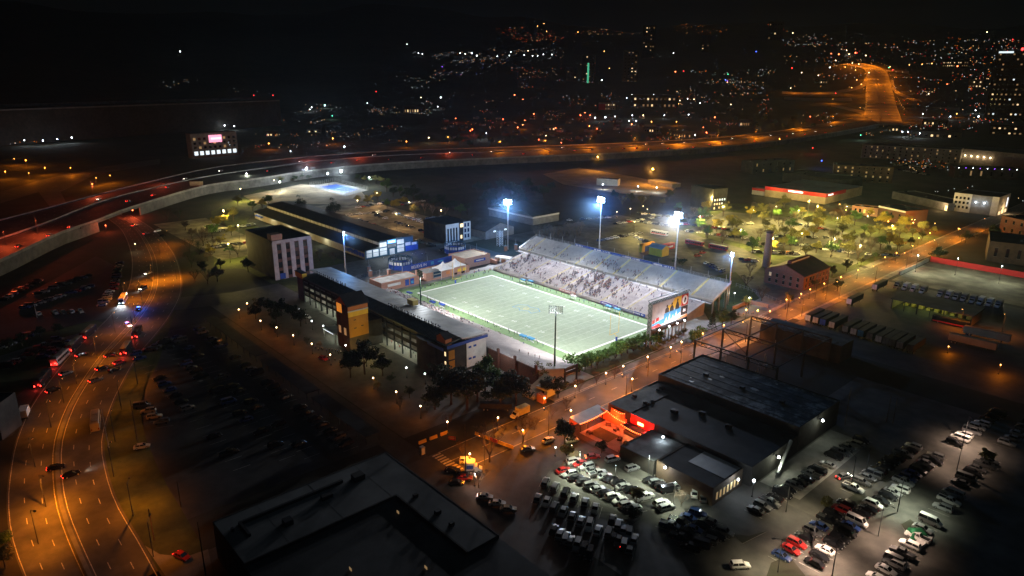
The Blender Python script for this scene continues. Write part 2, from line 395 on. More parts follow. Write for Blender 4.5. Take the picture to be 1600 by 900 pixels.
# the wide highway at left: right and left carriageways from edge lines
LE = resample([at(*p) for p in ((48, 930), (18, 850), (10, 790), (14, 740), (24, 690), (45, 640), (72, 600), (108, 556), (142, 522), (172, 492), (196, 458), (205, 425), (203, 392), (188, 358), (160, 336))], 60)
RE = resample([at(*p) for p in ((268, 930), (224, 850), (188, 790), (170, 740), (163, 690), (175, 640), (193, 600), (218, 556), (246, 522), (268, 492), (284, 458), (283, 425), (270, 392), (240, 358), (205, 336))], 60)
hw = strip(MB(), LE, RE, .030); struct('highway', hw, M['asphalt_old'])
mk = MB()
for t in (.16, .32, .66, .83): dashes(mk, lerp(LE, RE, t), .037, 3, 8, .09)
for t in (.02, .44, .53, .97): dashes(mk, lerp(LE, RE, t), .037, wd=.09, solid=True)
struct('road_markings', mk, M['road_paint'])
cross = [at(*p) for p in ((-60, 552), (60, 520), (170, 497), (330, 478), (420, 466))]; cross2 = [at(*p) for p in ((-60, 522), (60, 500), (170, 477), (330, 460), (420, 452))]
struct('road', strip(MB(), resample(cross, 20), resample(cross2, 20), .024), M['asphalt'])
md = MB(); A = lerp(LE, RE, .465); B = lerp(LE, RE, .505)
for i in range(len(A)-1):
    if 35 < i < 41: continue
    md.loft([[(p.x, p.y, 0) for p in (A[i], B[i])]+[(B[i].x, B[i].y, .16), (A[i].x, A[i].y, .16)], [(p.x, p.y, 0) for p in (A[i+1], B[i+1])]+[(B[i+1].x, B[i+1].y, .16), (A[i+1].x, A[i+1].y, .16)]])
struct('median', md, M['concrete_dk'])
V1 = [p+Vector((0, 0, 0)) for p in RE[:30]]; ve = [at(*p) for p in ((345, 900), (316, 852), (286, 800), (262, 760), (240, 715), (222, 660), (225, 610), (246, 570))]
struct('verge', strip(MB(), V1, resample(ve, 30), .018), M['grass'])
pxpoly('side_road', [(262, 905), (226, 852), (250, 866), (290, 870), (325, 858), (335, 905)], M['concrete_dk'], .034)
pxpoly('verge', [(0, 545), (0, 528), (60, 522), (150, 500), (165, 505), (110, 545), (60, 590), (0, 640)], M['grass'], .016)
pxpoly('pavement', [(0, 556), (60, 537), (165, 510), (150, 522), (60, 549), (0, 570)], M['concrete_dk'], .022)
pxpoly('parking_lot', [(-30, 500), (150, 400), (190, 420), (185, 470), (150, 492), (0, 528)], M['asphalt'], .009)
pxpoly('parking_lot', [(-30, 700), (0, 575), (100, 545), (70, 590), (20, 680)], M['asphalt'], .010)
for nm, pts in (('road', [(0, 300), (60, 282), (150, 262), (250, 248), (250, 256), (150, 272), (95, 300), (110, 330), (85, 332), (60, 300), (0, 318)]),): pxpoly(nm, pts, M['asphalt_old'], .02)

# ---------------------------------------------------------------- the interstate on its embankment and bridge
ZI = 8.0
far_, med_, nea_ = zip(*[((-150, 385), (-150, 424), (-150, 470)), ((0, 345), (0, 374), (0, 408)), ((74, 326), (80, 346), (90, 366)), ((144, 307), (140, 322), (146, 347)), ((212, 290), (210, 301), (210, 323)),
 ((320, 265), (320, 277), (320, 291)), ((400, 254), (400, 265), (400, 280)), ((500, 244), (500, 252), (495, 266)), ((625, 236), (622, 243), (615, 255)), ((800, 230), (800, 236.5), (800, 246)),
 ((950, 225), (950, 231), (950, 240)), ((1100, 217), (1100, 223), (1100, 231)), ((1200, 207), (1200, 213), (1200, 222)), ((1290, 193), (1296, 199), (1304, 207)), ((1350, 180), (1362, 186), (1374, 194))])
IF, IM, IN = (resample([at(x, y, ZI) for x, y in e], 90) for e in (far_, med_, nea_))
struct('interstate', strip(MB(), IF, IN), M['asphalt_old'])
mk = MB()
for A, B in ((IF, IM), (IM, IN)):
    for t in (.1, .9): dashes(mk, lerp(A, B, t), ZI+.03, wd=.12, solid=True)
    for t in (.37, .63): dashes(mk, lerp(A, B, t), ZI+.03, 3, 9, .12)
struct('road_markings', mk, M['road_paint'])
def barrier(L, h, wd, i0, i1, z0=ZI-.6, name='concrete_barrier', label='', mt='concrete'):
    mb = MB(); rings = []
    for i in range(i0, i1):
        d = (L[min(i+1, len(L)-1)]-L[max(i-1, 0)]); d.z = 0; d.normalize(); n = Vector((-d.y, d.x, 0))
        p = L[i]; z1 = ZI+h
        rings.append([p-n*wd+Vector((0, 0, z0-ZI)), p+n*wd+Vector((0, 0, z0-ZI)), p+n*wd*.5+Vector((0, 0, z1-ZI)), p-n*wd*.5+Vector((0, 0, z1-ZI))])
    o = mb.loft(rings).build(name, M[mt]); return tag(o, label, 'barrier' if 'barrier' in name else 'wall')
barrier(IF, 1.0, .4, 0, 90, label='concrete barrier along the far edge of the raised interstate')
barrier(IM, 1.1, .45, 0, 90, label='pale concrete barrier down the middle of the raised interstate')
barrier(IN, 1.1, .4, 0, 90, label='pale concrete barrier along the near edge of the raised interstate')
i_g0 = min(range(90), key=lambda i: abs(px_of(IN[i])[0]-152)); i_g1 = min(range(90), key=lambda i: abs(px_of(IN[i])[0]-208))
barrier(lerp(IN, IF, .004), -.7, .5, i_g1, 90, z0=-.5, name='retaining_wall', label='long grey concrete retaining wall holding up the near side of the interstate', mt='concrete_dk')
barrier(lerp(IN, IF, .004), -.7, .5, 0, i_g0+1, z0=-.5, name='retaining_wall', label='concrete retaining wall under the interstate left of the underpass', mt='concrete_dk')
barrier(lerp(IF, IN, .004), -.7, .5, 0, i_g0, z0=-.5, name='retaining_wall', label='retaining wall behind the interstate left of the underpass', mt='concrete_dk')
br = tag(MB().build('underpass_bridge', M['concrete_dk']), 'concrete bridge beam carrying the interstate over the left highway', 'bridge')
mb = MB(); k0, k1 = i_g0-1, i_g1+2
for L in (IN, lerp(IN, IF, .25), lerp(IN, IF, .5), lerp(IN, IF, .75), IF):
    mb.loft([[(L[i].x-.5, L[i].y-.5, ZI-1.6), (L[i].x+.5, L[i].y+.5, ZI-1.6), (L[i].x+.5, L[i].y+.5, ZI-.1), (L[i].x-.5, L[i].y-.5, ZI-.1)] for i in range(k0, k1)])
br.data = mb.mesh('underpass_bridge', [M['concrete_dk']])
for t in (.3, .7):
    p = lerp(IN, IF, t)[(i_g0+i_g1)//2]
    MB().tube((p.x, p.y, -.2), (p.x, p.y, ZI-1.5), .7, n=10).build('pier', M['concrete_dk'], br)

# interchange in the distance: the highway running away to the north and its ramps
def far_point(px, py, z):
    q = on_terrain(px, py) if py < 160 else at(px, py, z)
    return Vector((q.x, q.y, q.z+z if py < 160 else z))
def road_px(name, left, right, z, mt='asphalt_old', n=40):
    pl = [Vector((x, y, 0)) for x, y in left]; pr_ = [Vector((x, y, 0)) for x, y in right]
    A = [far_point(p.x, p.y, z) for p in resample(pl, n)]; B = [far_point(p.x, p.y, z) for p in resample(pr_, n)]
    struct(name, strip(MB(), A, B), M[mt]); return A, B
NA, NB = road_px('north_highway', [(1345, 196), (1352, 170), (1352, 150), (1353, 130), (1352, 112), (1338, 106), (1310, 102)], [(1412, 196), (1402, 170), (1396, 150), (1391, 130), (1385, 114), (1372, 106), (1345, 100)], 5.0, 'concrete', 30)
barrier([p+Vector((0, 0, 3.0)) for p in lerp(NA, NB, .46)], -1.7, .8, 0, 30, z0=4.8, label='concrete barrier down the middle of the highway running north', mt='concrete')
barrier([p+Vector((0, 0, 3.0)) for p in NB], -1.9, .6, 0, 30, z0=4.0, label='concrete barrier on the right edge of the highway running north', mt='concrete')
for nm, l, r_, z in (('ramp', [(1222, 143), (1275, 145), (1320, 140), (1345, 132), (1352, 120)], [(1222, 147), (1275, 149), (1324, 144), (1350, 136), (1357, 124)], .6),
                     ('ramp', [(1225, 152), (1280, 154), (1330, 153)], [(1225, 156), (1280, 159), (1332, 158)], .6),
                     ('ramp', [(1300, 163), (1345, 172), (1352, 176)], [(1298, 166), (1340, 176), (1350, 181)], .6),
                     ('ramp', [(1396, 125), (1400, 140), (1418, 150), (1450, 162), (1500, 168)], [(1391, 125), (1395, 142), (1413, 153), (1448, 166), (1500, 173)], 1.2),
                     ('ramp', [(1362, 112), (1385, 110), (1420, 112)], [(1362, 115), (1385, 113), (1420, 116)], 3)):
    road_px(nm, l, r_, z, 'concrete')
pxpoly('lawn', [(1225, 149), (1290, 151), (1345, 140), (1350, 150), (1300, 152)], M['grass'], .2)
pxpoly('lawn', [(1240, 141), (1290, 143), (1340, 133), (1335, 128), (1280, 132)], M['grass'], .2)

# ---------------------------------------------------------------- football field
XL, XR, YN, YF = -54.86, 54.86, -24.38, 24.38
rect('turf_border', -66, 62, -32.5, 32.2, M['turf_edge'], .030)
field = rect('football_field', XL, XR, YN, YF, M['turf'], .040)
mk = MB(); Z = .050
def ln(x0, x1, y0, y1): mk.face([(x0, y0, Z), (x1, y0, Z), (x1, y1, Z), (x0, y1, Z)])
bw = 1.15
ln(XL-bw, XR+bw, YN-bw, YN); ln(XL-bw, XR+bw, YF, YF+bw); ln(XL-bw, XL, YN, YF); ln(XR, XR+bw, YN, YF)
struct('field_border', mk, M['paint']); mk = MB()
for i in range(21):
    x = -45.72+i*4.572; ln(x-.075, x+.075, YN+.3, YF-.3)
for i in range(101):
    if i % 5 == 0: continue
    x = -45.72+i*.9144
    for y in (YN+.5, -3.05, 3.05-.6, YF-1.1): ln(x-.05, x+.05, y, y+.6)
for s in (-1, 1):
    x = s*45.72-s*2.74; ln(x-.07, x+.07, -.5, .5)
struct('field_markings', mk, M['line_paint'])
def text(s, loc, size, mt, parent=None, rot=(0, 0, 0), name='lettering', ext=0.0, align='CENTER'):
    cu = bpy.data.curves.new(name, 'FONT'); cu.body = s; cu.size = size; cu.extrude = ext; cu.align_x = align; cu.align_y = 'CENTER'; cu.resolution_u = 2
    cu.materials.append(mt); o = bpy.data.objects.new(name, cu); C.objects.link(o); o.location = loc; o.rotation_euler = rot
    if parent: o.parent = parent
    return o
for i, s in enumerate(('10', '20', '30', '40', '50', '40', '30', '20', '10')):
    x = -45.72+9.144*(i+1)
    text(s[0]+' '+s[1], (x, YN+8.2, .052), 2.3, M['paint'], field, (0, 0, 0), 'yard_number')
    text(s[0]+' '+s[1], (x, YF-8.2, .052), 2.3, M['paint'], field, (0, 0, R(180)), 'yard_number')
lg = MB()   # pale outlined emblem at midfield: two long wing-like loops round a small disc
def outline(pts, wd, m):
    n = len(pts)
    for i in range(n):
        a, b = Vector((*pts[i], 0)), Vector((*pts[(i+1) % n], 0)); d = (b-a).normalized(); q = Vector((-d.y, d.x, 0))*wd
        lg.face([(a.x-q.x, a.y-q.y, .055), (b.x-q.x, b.y-q.y, .055), (b.x+q.x, b.y+q.y, .055), (a.x+q.x, a.y+q.y, .055)], m)
outline([(-7, 1.5), (-3.5, 4.2), (0, 3.0), (3.5, 4.6), (7.5, 2.2), (6.5, -2.8), (3, -1.4), (0, -4.2), (-3, -2.0), (-6.4, -3.2)], .14, 0)
outline([(1.2*math.cos(a*.7854), 1.2*math.sin(a*.7854)) for a in range(8)], .2, 1)
lg.build('emblem', [M['lightblue'], M['yellow_paint']], field)
# ================================================================ STADIUM
def steps(mb, x0, x1, y0, z0, y1, z1, n, m=0):
    """raked stepped deck between (y0,z0) and (y1,z1), x0..x1, rising towards y1"""
    for i in range(n):
        ya, yb = y0+(y1-y0)*i/n, y0+(y1-y0)*(i+1)/n; za = z0+(z1-z0)*(i+1)/n; zb = z0+(z1-z0)*i/n
        a, b = min(ya, yb), max(ya, yb)
        mb.face([(x0, ya, za), (x1, ya, za), (x1, yb, za), (x0, yb, za)], m)
        mb.face([(x0, ya, zb), (x1, ya, zb), (x1, ya, za), (x0, ya, za)], m)
def side_poly(x, y0, z0, y1, z1, n):
    pts = []
    for i in range(n):
        ya, yb = y0+(y1-y0)*i/n, y0+(y1-y0)*(i+1)/n; z = z0+(z1-z0)*(i+1)/n; pts += [(x, ya, z), (x, yb, z)]
    return pts
AX = [at(px, py, 12.7).x for px, py in ((863, 371), (910, 379), (945, 387), (975, 393.5), (1005, 400.5), (1035, 409), (1070, 420), (1113, 434))]
FX0, FX1 = -64, 62
stand = thing('grandstand', 'large open grandstand of grey bleachers on the far side of the pitch', 'stand')
mb = MB(); steps(mb, FX0, FX1, 33.5, 1.2, 57, 6.3, 30)
mb.face([(FX0, 33.5, 0), (FX1, 33.5, 0), (FX1, 33.5, 1.2), (FX0, 33.5, 1.2)])
for x in (FX0, FX1): mb.face([(x, 33.5, 0)]+side_poly(x, 33.5, 1.2, 57, 6.3, 30)+[(x, 57, 0)])
mb.build('lower_tier', M['seat_pink'], stand)
mb = MB()
for i in range(30):
    y = 33.5+23.5*(i+.72)/30; z = 1.2+5.1*(i+1)/30
    for k in range(9):
        a = FX0+.5+(FX1-FX0)*k/9; mb.box(a, a+(FX1-FX0)/9-1.6, y-.14, y+.14, z+.38, z+.43)
mb.build('lower_seating', M['seat_pink'], stand)
MB().box(-70, 65, 57, 59.4, 5.9, 6.3).build('cross_aisle', M['concrete'], stand)
mb = MB(); steps(mb, -70, 65, 59.4, 7.2, 73.6, 12.9, 20); mb.face([(-70, 59.4, 6.3), (65, 59.4, 6.3), (65, 59.4, 7.2), (-70, 59.4, 7.2)])
for x in (-70, 65): mb.face(side_poly(x, 59.4, 7.2, 73.6, 12.9, 20)+[(x, 73.6, 12.2), (x, 59.4, 6.4)])
mb.face([(-70, 59.4, 6.4), (65, 59.4, 6.4), (65, 73.6, 12.2), (-70, 73.6, 12.2)])
mb.build('upper_tier', M['seat_metal'], stand)
mb = MB()
for i in range(20):
    y = 59.4+14.2*(i+.7)/20; z = 7.2+5.7*(i+1)/20; xs = [-70]+AX+[65]
    for a, b in zip(xs, xs[1:]): mb.box(a+.8, b-.8, y-.15, y+.15, z+.40, z+.46)
mb.build('upper_seating', M['steel'], stand)
for x in AX:   # painted stair aisles in both tiers
    mb = MB()
    for i in range(20):
        y0 = 59.4+14.2*i/20; z = 7.2+5.7*(i+1)/20
        mb.box(x-.62, x+.62, y0-.01, y0+.35, z-.28, z+.012)
    mb.build('stair_aisle', M['yellow_paint'], stand)
    if FX0 < x < FX1-4:
        mb = MB()
        for i in range(30): mb.box(x-.55, x+.55, 33.5+23.5*i/30-.01, 33.5+23.5*(i+.45)/30, 1.2+5.1*(i+1)/30-.17, 1.2+5.1*(i+1)/30+.012)
        mb.build('stair_aisle', M['yellow_paint'], stand)
mb = MB()
for x in [-69, -58, -46, -34, -22, -10, 2, 14, 26, 38, 50, 64]:
    for y in (61, 66, 72.5): MB().box(x-.25, x+.25, y-.25, y+.25, 0, 6.5+(y-59.4)*.4-.1).build('support_column', M['steel'], stand)
    MB().tube((x, 60, 6.2), (x, 73.4, 12.0), .25, n=4).build('raker_beam', M['steel'], stand)
mb = MB()
for y, z0, z1 in ((73.75, 12.6, 14.3),):
    for k in range(46): x = -70+3*k; mb.box(x-.05, x+.05, y-.05, y+.05, z0, z1)
    for z in (13.2, 13.75, 14.3): mb.box(-70, 65, y-.03, y+.03, z-.04, z+.04)
for x in (-70.05, 65.05):
    mb.tube((x, 59.4, 8.3), (x, 73.7, 14.1), .06, n=4); mb.tube((x, 59.4, 7.7), (x, 73.7, 13.4), .05, n=4)
    for i in range(8): y = 59.4+i*2; mb.tube((x, y, 7.2+(y-59.4)*.4), (x, y, 8.3+(y-59.4)*.405), .05, n=4)
mb.build('railing', M['steel'], stand)
for k in range(14):
    x = -68+10*k; MB().tube((x, 74.1, 0), (x, 74.1, 16.6), .09, n=6).build('pole', M['steel'], stand)
for a, b in ((-30, -24), (-8, -2), (14, 20), (36, 42)):
    mb = MB().box(a, a+.3, 58.6, 59.6, 6.3, 7.5).box(b-.3, b, 58.6, 59.6, 6.3, 7.5).box(a, b, 59.45, 59.6, 6.3, 7.7)
    mb.build('portal', M['white'], stand)
# blue banners tied along the top rail
bx0, bx1 = at(917, 378, 13.6).x, at(1066, 416, 13.6).x
n = 10; place = ['leftmost of', 'second from left of', 'third from left of', 'fourth from left of', 'fifth from left of', 'fifth from right of', 'fourth from right of', 'third from right of', 'second from right of', 'rightmost of']
for k in range(n):
    a = bx0+(bx1-bx0)*k/n; L = (bx1-bx0)/n
    b = MB().box(.15, L-.15, -.04, .04, -.75, .75).build('banner', M['blue'], loc=(a, 73.55, 13.45))
    tag(b, f'blue banner on the top rail of the grandstand, {place[k]} ten', 'banner', 'blue banners along the grandstand rail')
    mb = MB(); x = .8
    while x < L-1.0:
        ww = rnd.choice((.35, .5, .65)); mb.box(x, x+ww, -.07, -.045, -.42, .42); x += ww+rnd.choice((.22, .22, .8))
    if k not in (1, 4, 7): mb.build('lettering', M['white_fabric'], b)
# boards along the front wall of the far stand
for k, (px, py, L, c, s, lab) in enumerate(((958, 474, 11, 'purple', '', 'purple advertising board on the front wall of the grandstand'), (984.5, 482, 10, 'white', '', 'white board with two blue stripes on the front wall of the grandstand'), (1001, 489, 8, 'blue', '', 'blue advertising board at the right end of the grandstand front wall'), (899, 452, 12, 'red', '', 'pale red board low on the grandstand front wall by the crowd'))):
    p = at(px, py, .8); b = MB().box(-L/2, L/2, -.05, .05, .1, 1.5).build('advertising_board', M[c] if c != 'red' else mat('faded_red', (.55, .30, .28), (.5, .26, .25), .5, .7), loc=(p.x, 33.2, 0)); tag(b, lab, 'board')
    mb = MB()
    if k == 1: mb.box(-4.4, 4.4, -.08, -.052, .3, .55).box(-4.4, 4.4, -.08, -.052, 1.0, 1.25); mb.build('stripe', M['blue'], b)
    else:
        x = -L/2+.8
        while x < L/2-1.2: ww = rnd.choice((.4, .6, .8)); mb.box(x, x+ww, -.08, -.052, .5, 1.1); x += ww+rnd.choice((.2, .2, .7))
        mb.build('lettering', M['white_fabric'], b)

# ---------------------------------------------------------------- near stand: raked lower seats, roofed suite block, concourse below
ns = thing('suite_stand', 'long near-side stand with pale metal roof, two open suite levels and lit concourse', 'stand')
mb = MB(); steps(mb, -66, 67, -33.5, 1.2, -56, 6.6, 26)
mb.face([(-66, -33.5, 0), (67, -33.5, 0), (67, -33.5, 1.2), (-66, -33.5, 1.2)])
for x in (-66, 67): mb.face([(x, -33.5, 0)]+side_poly(x, -33.5, 1.2, -56, 6.6, 26)+[(x, -56, 0)])
mb.build('lower_tier', M['seat_pink'], ns)
mb = MB()
for i in range(26):
    y = -33.5-22.5*(i+.72)/26; z = 1.2+5.4*(i+1)/26
    for k in range(8): a = -66+133*k/8; mb.box(a+.7, a+133/8-.7, y-.14, y+.14, z+.36, z+.42)
mb.build('seating', M['seat_pink'], ns)
RX0, RX1 = -88, 38.5
mb = MB(); ZR = 13.0
prof = [(-56.5, ZR-.1), (-68.6, ZR+.8), (-68.6, ZR+.4), (-56.5, ZR-.5)]
mb.loft([[(RX0, y, z) for y, z in prof], [(RX1, y, z) for y, z in prof]]); mb.build('main_roof', M['metal_roof'], ns)
mb = MB()
for k in range(43):
    x = RX0+3.05*k; mb.loft([[(x, -56.5, ZR-.1), (x+.12, -56.5, ZR-.1), (x+.12, -56.5, ZR-.04), (x, -56.5, ZR-.04)], [(x, -68.6, ZR+.8), (x+.12, -68.6, ZR+.8), (x+.12, -68.6, ZR+.86), (x, -68.6, ZR+.86)]])
mb.build('roof_seam', M['metal_roof'], ns)
mb = MB(); prof = [(-68.62, ZR+.7), (-75.6, ZR-.5), (-75.6, ZR-1.0), (-68.62, ZR+.2)]
mb.loft([[(RX0+8, y, z) for y, z in prof], [(RX1-1, y, z) for y, z in prof]]); mb.build('outer_roof', M['rib_roof'], ns)
mb = MB()
for k in range(118):
    x = RX0+8.4+1.02*k
    if x < RX1-1.5: mb.loft([[(x, -68.7, ZR+.69), (x+.16, -68.7, ZR+.69), (x+.16, -68.7, ZR+.8), (x, -68.7, ZR+.8)], [(x, -75.6, ZR-.51), (x+.16, -75.6, ZR-.51), (x+.16, -75.6, ZR-.4), (x, -75.6, ZR-.4)]])
mb.build('roof_rib', M['dark'], ns)
# raised roof lip facing the pitch and fascias
mb = MB(); mb.box(RX0, RX1, -56.5, -56.3, ZR-1.3, ZR-.4); mb.build('fascia', M['dark'], ns)
mb = MB(); mb.box(RX1+.02, RX1+.3, -75.8, -56.4, ZR-1.7, ZR-.5).box(RX1-10, RX1+.3, -77.95, -77.65, ZR-1.9, ZR-.85); mb.build('blue_fascia', M['blue'], ns)
# floors, rear facade frame
mb = MB()
for z in (9.4, 6.4, 3.9): mb.box(RX0+8, RX1-15, -75.4, -58, z-.35, z)
mb.build('floor_slab', M['concrete_dk'], ns)
mb = MB()
for z0, z1 in ((11.1, 12.0), (8.9, 10.4), (5.9, 7.4), (3.55, 4.3)): mb.box(RX0+8, -20, -75.62, -75.42, z0, z1).box(-6, RX1-15, -75.62, -75.42, z0, z1)
mb.build('spandrel', M['dark'], ns)
mb = MB()
for k in range(20):
    x = RX0+8.2+5.86*k
    if -20 < x < -5.6: continue
    if x < RX1-14: MB().box(x-.22, x+.22, -76.0, -75.5, 0, 12).build('column', M['dark'], ns)
MB().box(RX0+8, RX1-15, -70.2, -70, 4.0, 12.2).build('suite_wall', M['greywall'], ns)
MB().box(RX0+8, RX1-15, -66.2, -66, 0, 3.5).build('concourse_wall', M['white'], ns)
mb = MB()
for k in range(38):
    x = RX0+10+3.05*k
    if -20.5 < x < -4.5 or x > RX1-16.5: continue
    for z in (4.6, 7.6): mb.box(x-.9, x+.9, -70.24, -70.22, z, z+1.6)
mb.build('suite_door', M['glass'], ns)
mb = MB(); 
for k in range(26):
    x = RX0+11+4.4*k
    if -20.5 < x < -4.5 or x > RX1-16.5: continue
    mb.box(x-.25, x+.25, -74.0, -73.6, 8.9, 9.04).box(x-.25, x+.25, -74.0, -73.6, 5.9, 6.04)
mb.build('ceiling_lamp', G_['warm'], ns)
for k in range(13):
    x = RX0+12+9*k
    if x < RX1-14 and not -20 < x < -5:
        light((x, -73, 8.6), 'pale', 60, ns, .15); light((x+4, -73, 5.6), 'pale', 60, ns, .15)
        light((x, -72.0, 3.2), 'pale', 340, ns, .3)
# right-hand block: solid dark walls, ochre panels, white end wall, small gabled turret
mb = MB().box(RX1-15, RX1-.2, -75.4, -57.0, 0, ZR-1.65); mb.build('end_block', M['darkwall'], ns)
mb = MB()
for z in (2.5, 6.6): mb.box(RX1-.19, RX1-.08, -74.9, -72.2, z, z+3.5)
mb.build('ochre_panel', M['ochre'], ns)
MB().box(RX1-.19, RX1+.0, -66.6, -57.0, 1.2, ZR-1.8).build('end_panel', M['white'], ns)
light((RX1+12, -60, 9.5), 'flood', 1500, ns, .4); light((RX1+9, -74.5, 3.0), 'amber', 300, ns, .4)  # added unseen lights on the white end wall and ochre panels
mb = MB()
for y, z in ((-65, 9.3), (-62.6, 9.3), (-65, 4.6), (-63, 4.6)): mb.box(RX1+.0, RX1+.06, y-.7, y+.7, z-.4, z+.4)
mb.build('sign_lettering', M['blue'], ns)
for z in (4.2, 8.0): MB().box(RX1-2.0, RX1-1.2, -75.5, -75.38, z, z+1.6).build('window', G_['win'], ns)
def gable(mb, x0, x1, y0, y1, z, rise, m=0, along='x', over=.4, th=.3):
    if along == 'x':
        ym = (y0+y1)/2
        for ya, s in ((y0-over, -1), (y1+over, 1)):
            mb.loft([[(x, ya, z-.1), (x, ym, z+rise), (x, ym, z+rise+th), (x, ya, z-.1+th)] for x in (x0-over, x1+over)], m)
    else:
        xm = (x0+x1)/2
        for xa in (x0-over, x1+over):
            mb.loft([[(xa, y, z-.1), (xm, y, z+rise), (xm, y, z+rise+th), (xa, y, z-.1+th)] for y in (y0-over, y1+over)], m)
    return mb
def gable_walls(mb, x0, x1, y0, y1, z, rise, m=0, along='x'):
    if along == 'x':
        mb.loft([[(x, y0, z), (x, y1, z), (x, (y0+y1)/2, z+rise)] for x in (x0, x1)], m)
    else:
        mb.loft([[(x0, y, z), (x1, y, z), ((x0+x1)/2, y, z+rise)] for y in (y0, y1)], m)
    return mb
mb = MB().box(RX1-7, RX1-1.5, -75.3, -72.5, ZR-1.2, ZR+1.6); gable_walls(mb, RX1-7, RX1-1.5, -75.3, -72.5, ZR+1.6, 1.6, along='y'); mb.build('turret', M['orange'], ns)
gable(MB(), RX1-7, RX1-1.5, -75.3, -72.5, ZR+1.6, 1.6, along='y').build('turret_roof', M['black_roof'], ns)
MB().prism([(RX1-13+6*math.cos(a*.2618+math.pi), -75.41+3.2*math.sin(a*.2618+math.pi)) for a in range(13)], 0, ZR-.9, 0, 1).build('rounded_bay', [M['darkwall'], M['rib_roof']], ns)
# left end block with yellow top
MB().box(RX0+.3, RX0+7.9, -75.4, -60.5, 0, ZR-1.4).build('end_block', M['greywall'], ns)
MB().box(RX0-1, RX0+7, -75.6, -73.2, ZR-1.3, ZR+1.3).build('yellow_attic', M['yellow'], ns)
MB().box(RX0-1.2, RX0+7.2, -75.8, -73.0, ZR+1.31, ZR+1.6).build('attic_roof', M['black_roof'], ns)
# rear wall and railing of the lower seats right of the roofed block
MB().box(RX1+.5, 66.9, -56.5, -56.05, 0, 6.7).build('rear_wall', M['brick_dk'], ns)
mb = MB()
for k in range(11): x = RX1+1+2.55*k; mb.box(x-.04, x+.04, -56.3, -56.2, 6.7, 8.0)
for z in (7.3, 7.95): mb.box(RX1+1, 66.6, -56.28, -56.22, z-.03, z+.03)
mb.build('railing', M['steel'], ns)
mb = MB()
for x in (RX1+7, RX1+16.5, 66.3): mb.box(x-.5, x+.5, -57.2, -56.52, 0, 8.6)
mb.build('pier', M['brick_dk'], ns)
# row of small dark fixtures standing on the roof joint
vent = MB().box(-.28, .28, -.25, .25, 0, .5).tube((0, 0, .5), (0, 0, 1.15), .12, n=5).ball((0, 0, 1.3), .3, 0, 5).mesh('roof_vent', [M['dark']])
xs = [(-78+2.15*k) for k in range(14)]; xr = [-12+1.55*k for k in range(25)]
for k, x in enumerate(xs): tag(put('roof_vent', vent, loc=(x, -69+.15*math.sin(k*3), ZR+.6)), f'small dark roof vent left of the gabled tower, {nth(k)} along from the white left end', 'roof vent', 'dark vents on the near stand roof')
for k, x in enumerate(xr): tag(put('roof_vent', vent, loc=(x, -69+.2*math.sin(k*2.3), ZR+.6)), f'small dark roof vent right of the gabled tower, {nth(k)} counted from the tower', 'roof vent', 'dark vents on the near stand roof')

# gabled entrance tower of the near stand
tw = thing('entrance_tower', 'ochre and brown entrance tower with dark gabled roof in the middle of the near stand', 'tower', (-12, -86.5, 0))
MB().box(-5.2, 4.9, -4.4, 4.4, 0, 19.6).build('shaft', M['brownwall'], tw)
MB().box(-4.5, 4.4, 4.4, 11.2, 0, 11.0).build('link_block', M['darkwall'], tw)
MB().box(4.9, 5.05, -4.4, 4.4, 6.2, 16.5).build('ochre_panel', M['ochre'], tw)
MB().box(4.9, 5.25, -4.5, 4.5, 17.7, 19.6).build('orange_band', M['orange'], tw)
light((13, -1, 5.0), 'yellow', 170, tw, .4); light((15, 0, 12.0), 'yellow', 110, tw, .4)  # added unseen lights that brighten the ochre face
MB().box(4.9, 5.4, -4.6, 4.6, 17.1, 17.5).build('white_band', M['white'], tw)
MB().box(4.9, 5.2, -4.5, 4.5, 15.0, 17.08).build('yellow_band', M['yellow'], tw)
mb = MB()
for y, z in ((-1.6, 13.2), (-1.6, 9.7), (1.6, 10.1)): mb.box(5.05, 5.1, y-.55, y+.55, z, z+.35)
mb.build('slot', M['dark'], tw)
gable(MB(), -5.2, 4.9, -4.4, 4.4, 19.6, 3.6, along='y', over=.7).build('roof', M['black_roof'], tw)
gable_walls(MB(), -5.2, 4.9, -4.39, 4.39, 19.6, 3.5, along='y').build('gable', M['orange'], tw)
MB().box(-4.2, -.2, -4.5, -4.38, 15.6, 19.3).build('lit_opening', glow('tower_lit_opening', (1.0, .34, .04), .55), tw)
for x in (-3.6, .8): MB().box(x, x+1.7, -4.52, -4.38, 6.6, 9.6).build('window', G_['win_dim'], tw)
tag(MB().box(0, 4.5, 0, 2.6, 0, 2.2).build('rooftop_screen', M['yellow_paint'], loc=(-10, -61, 13.6)), 'small tan screen box on the near stand roof beside the tower', 'screen')
can = thing('entrance_canopy', 'flat white lit canopy over the gate left of the gabled tower', 'canopy', (-25, -88, 0))
MB().box(-6, 5, -3, 3, 3.6, 3.9).build('canopy_roof', M['white'], can)
for x in (-5.5, 4.5):
    for y in (-2.6, 2.6): MB().box(x-.12, x+.12, y-.12, y+.12, 0, 3.6).build('post', M['steel'], can)
MB().box(-5, 4, -3.06, -3.0, 3.62, 3.86).build('light_strip', G_['sign_white'], can)
for x in (-3, 2): light((x, 0, 3.3), 'pale', 260, can, .3)

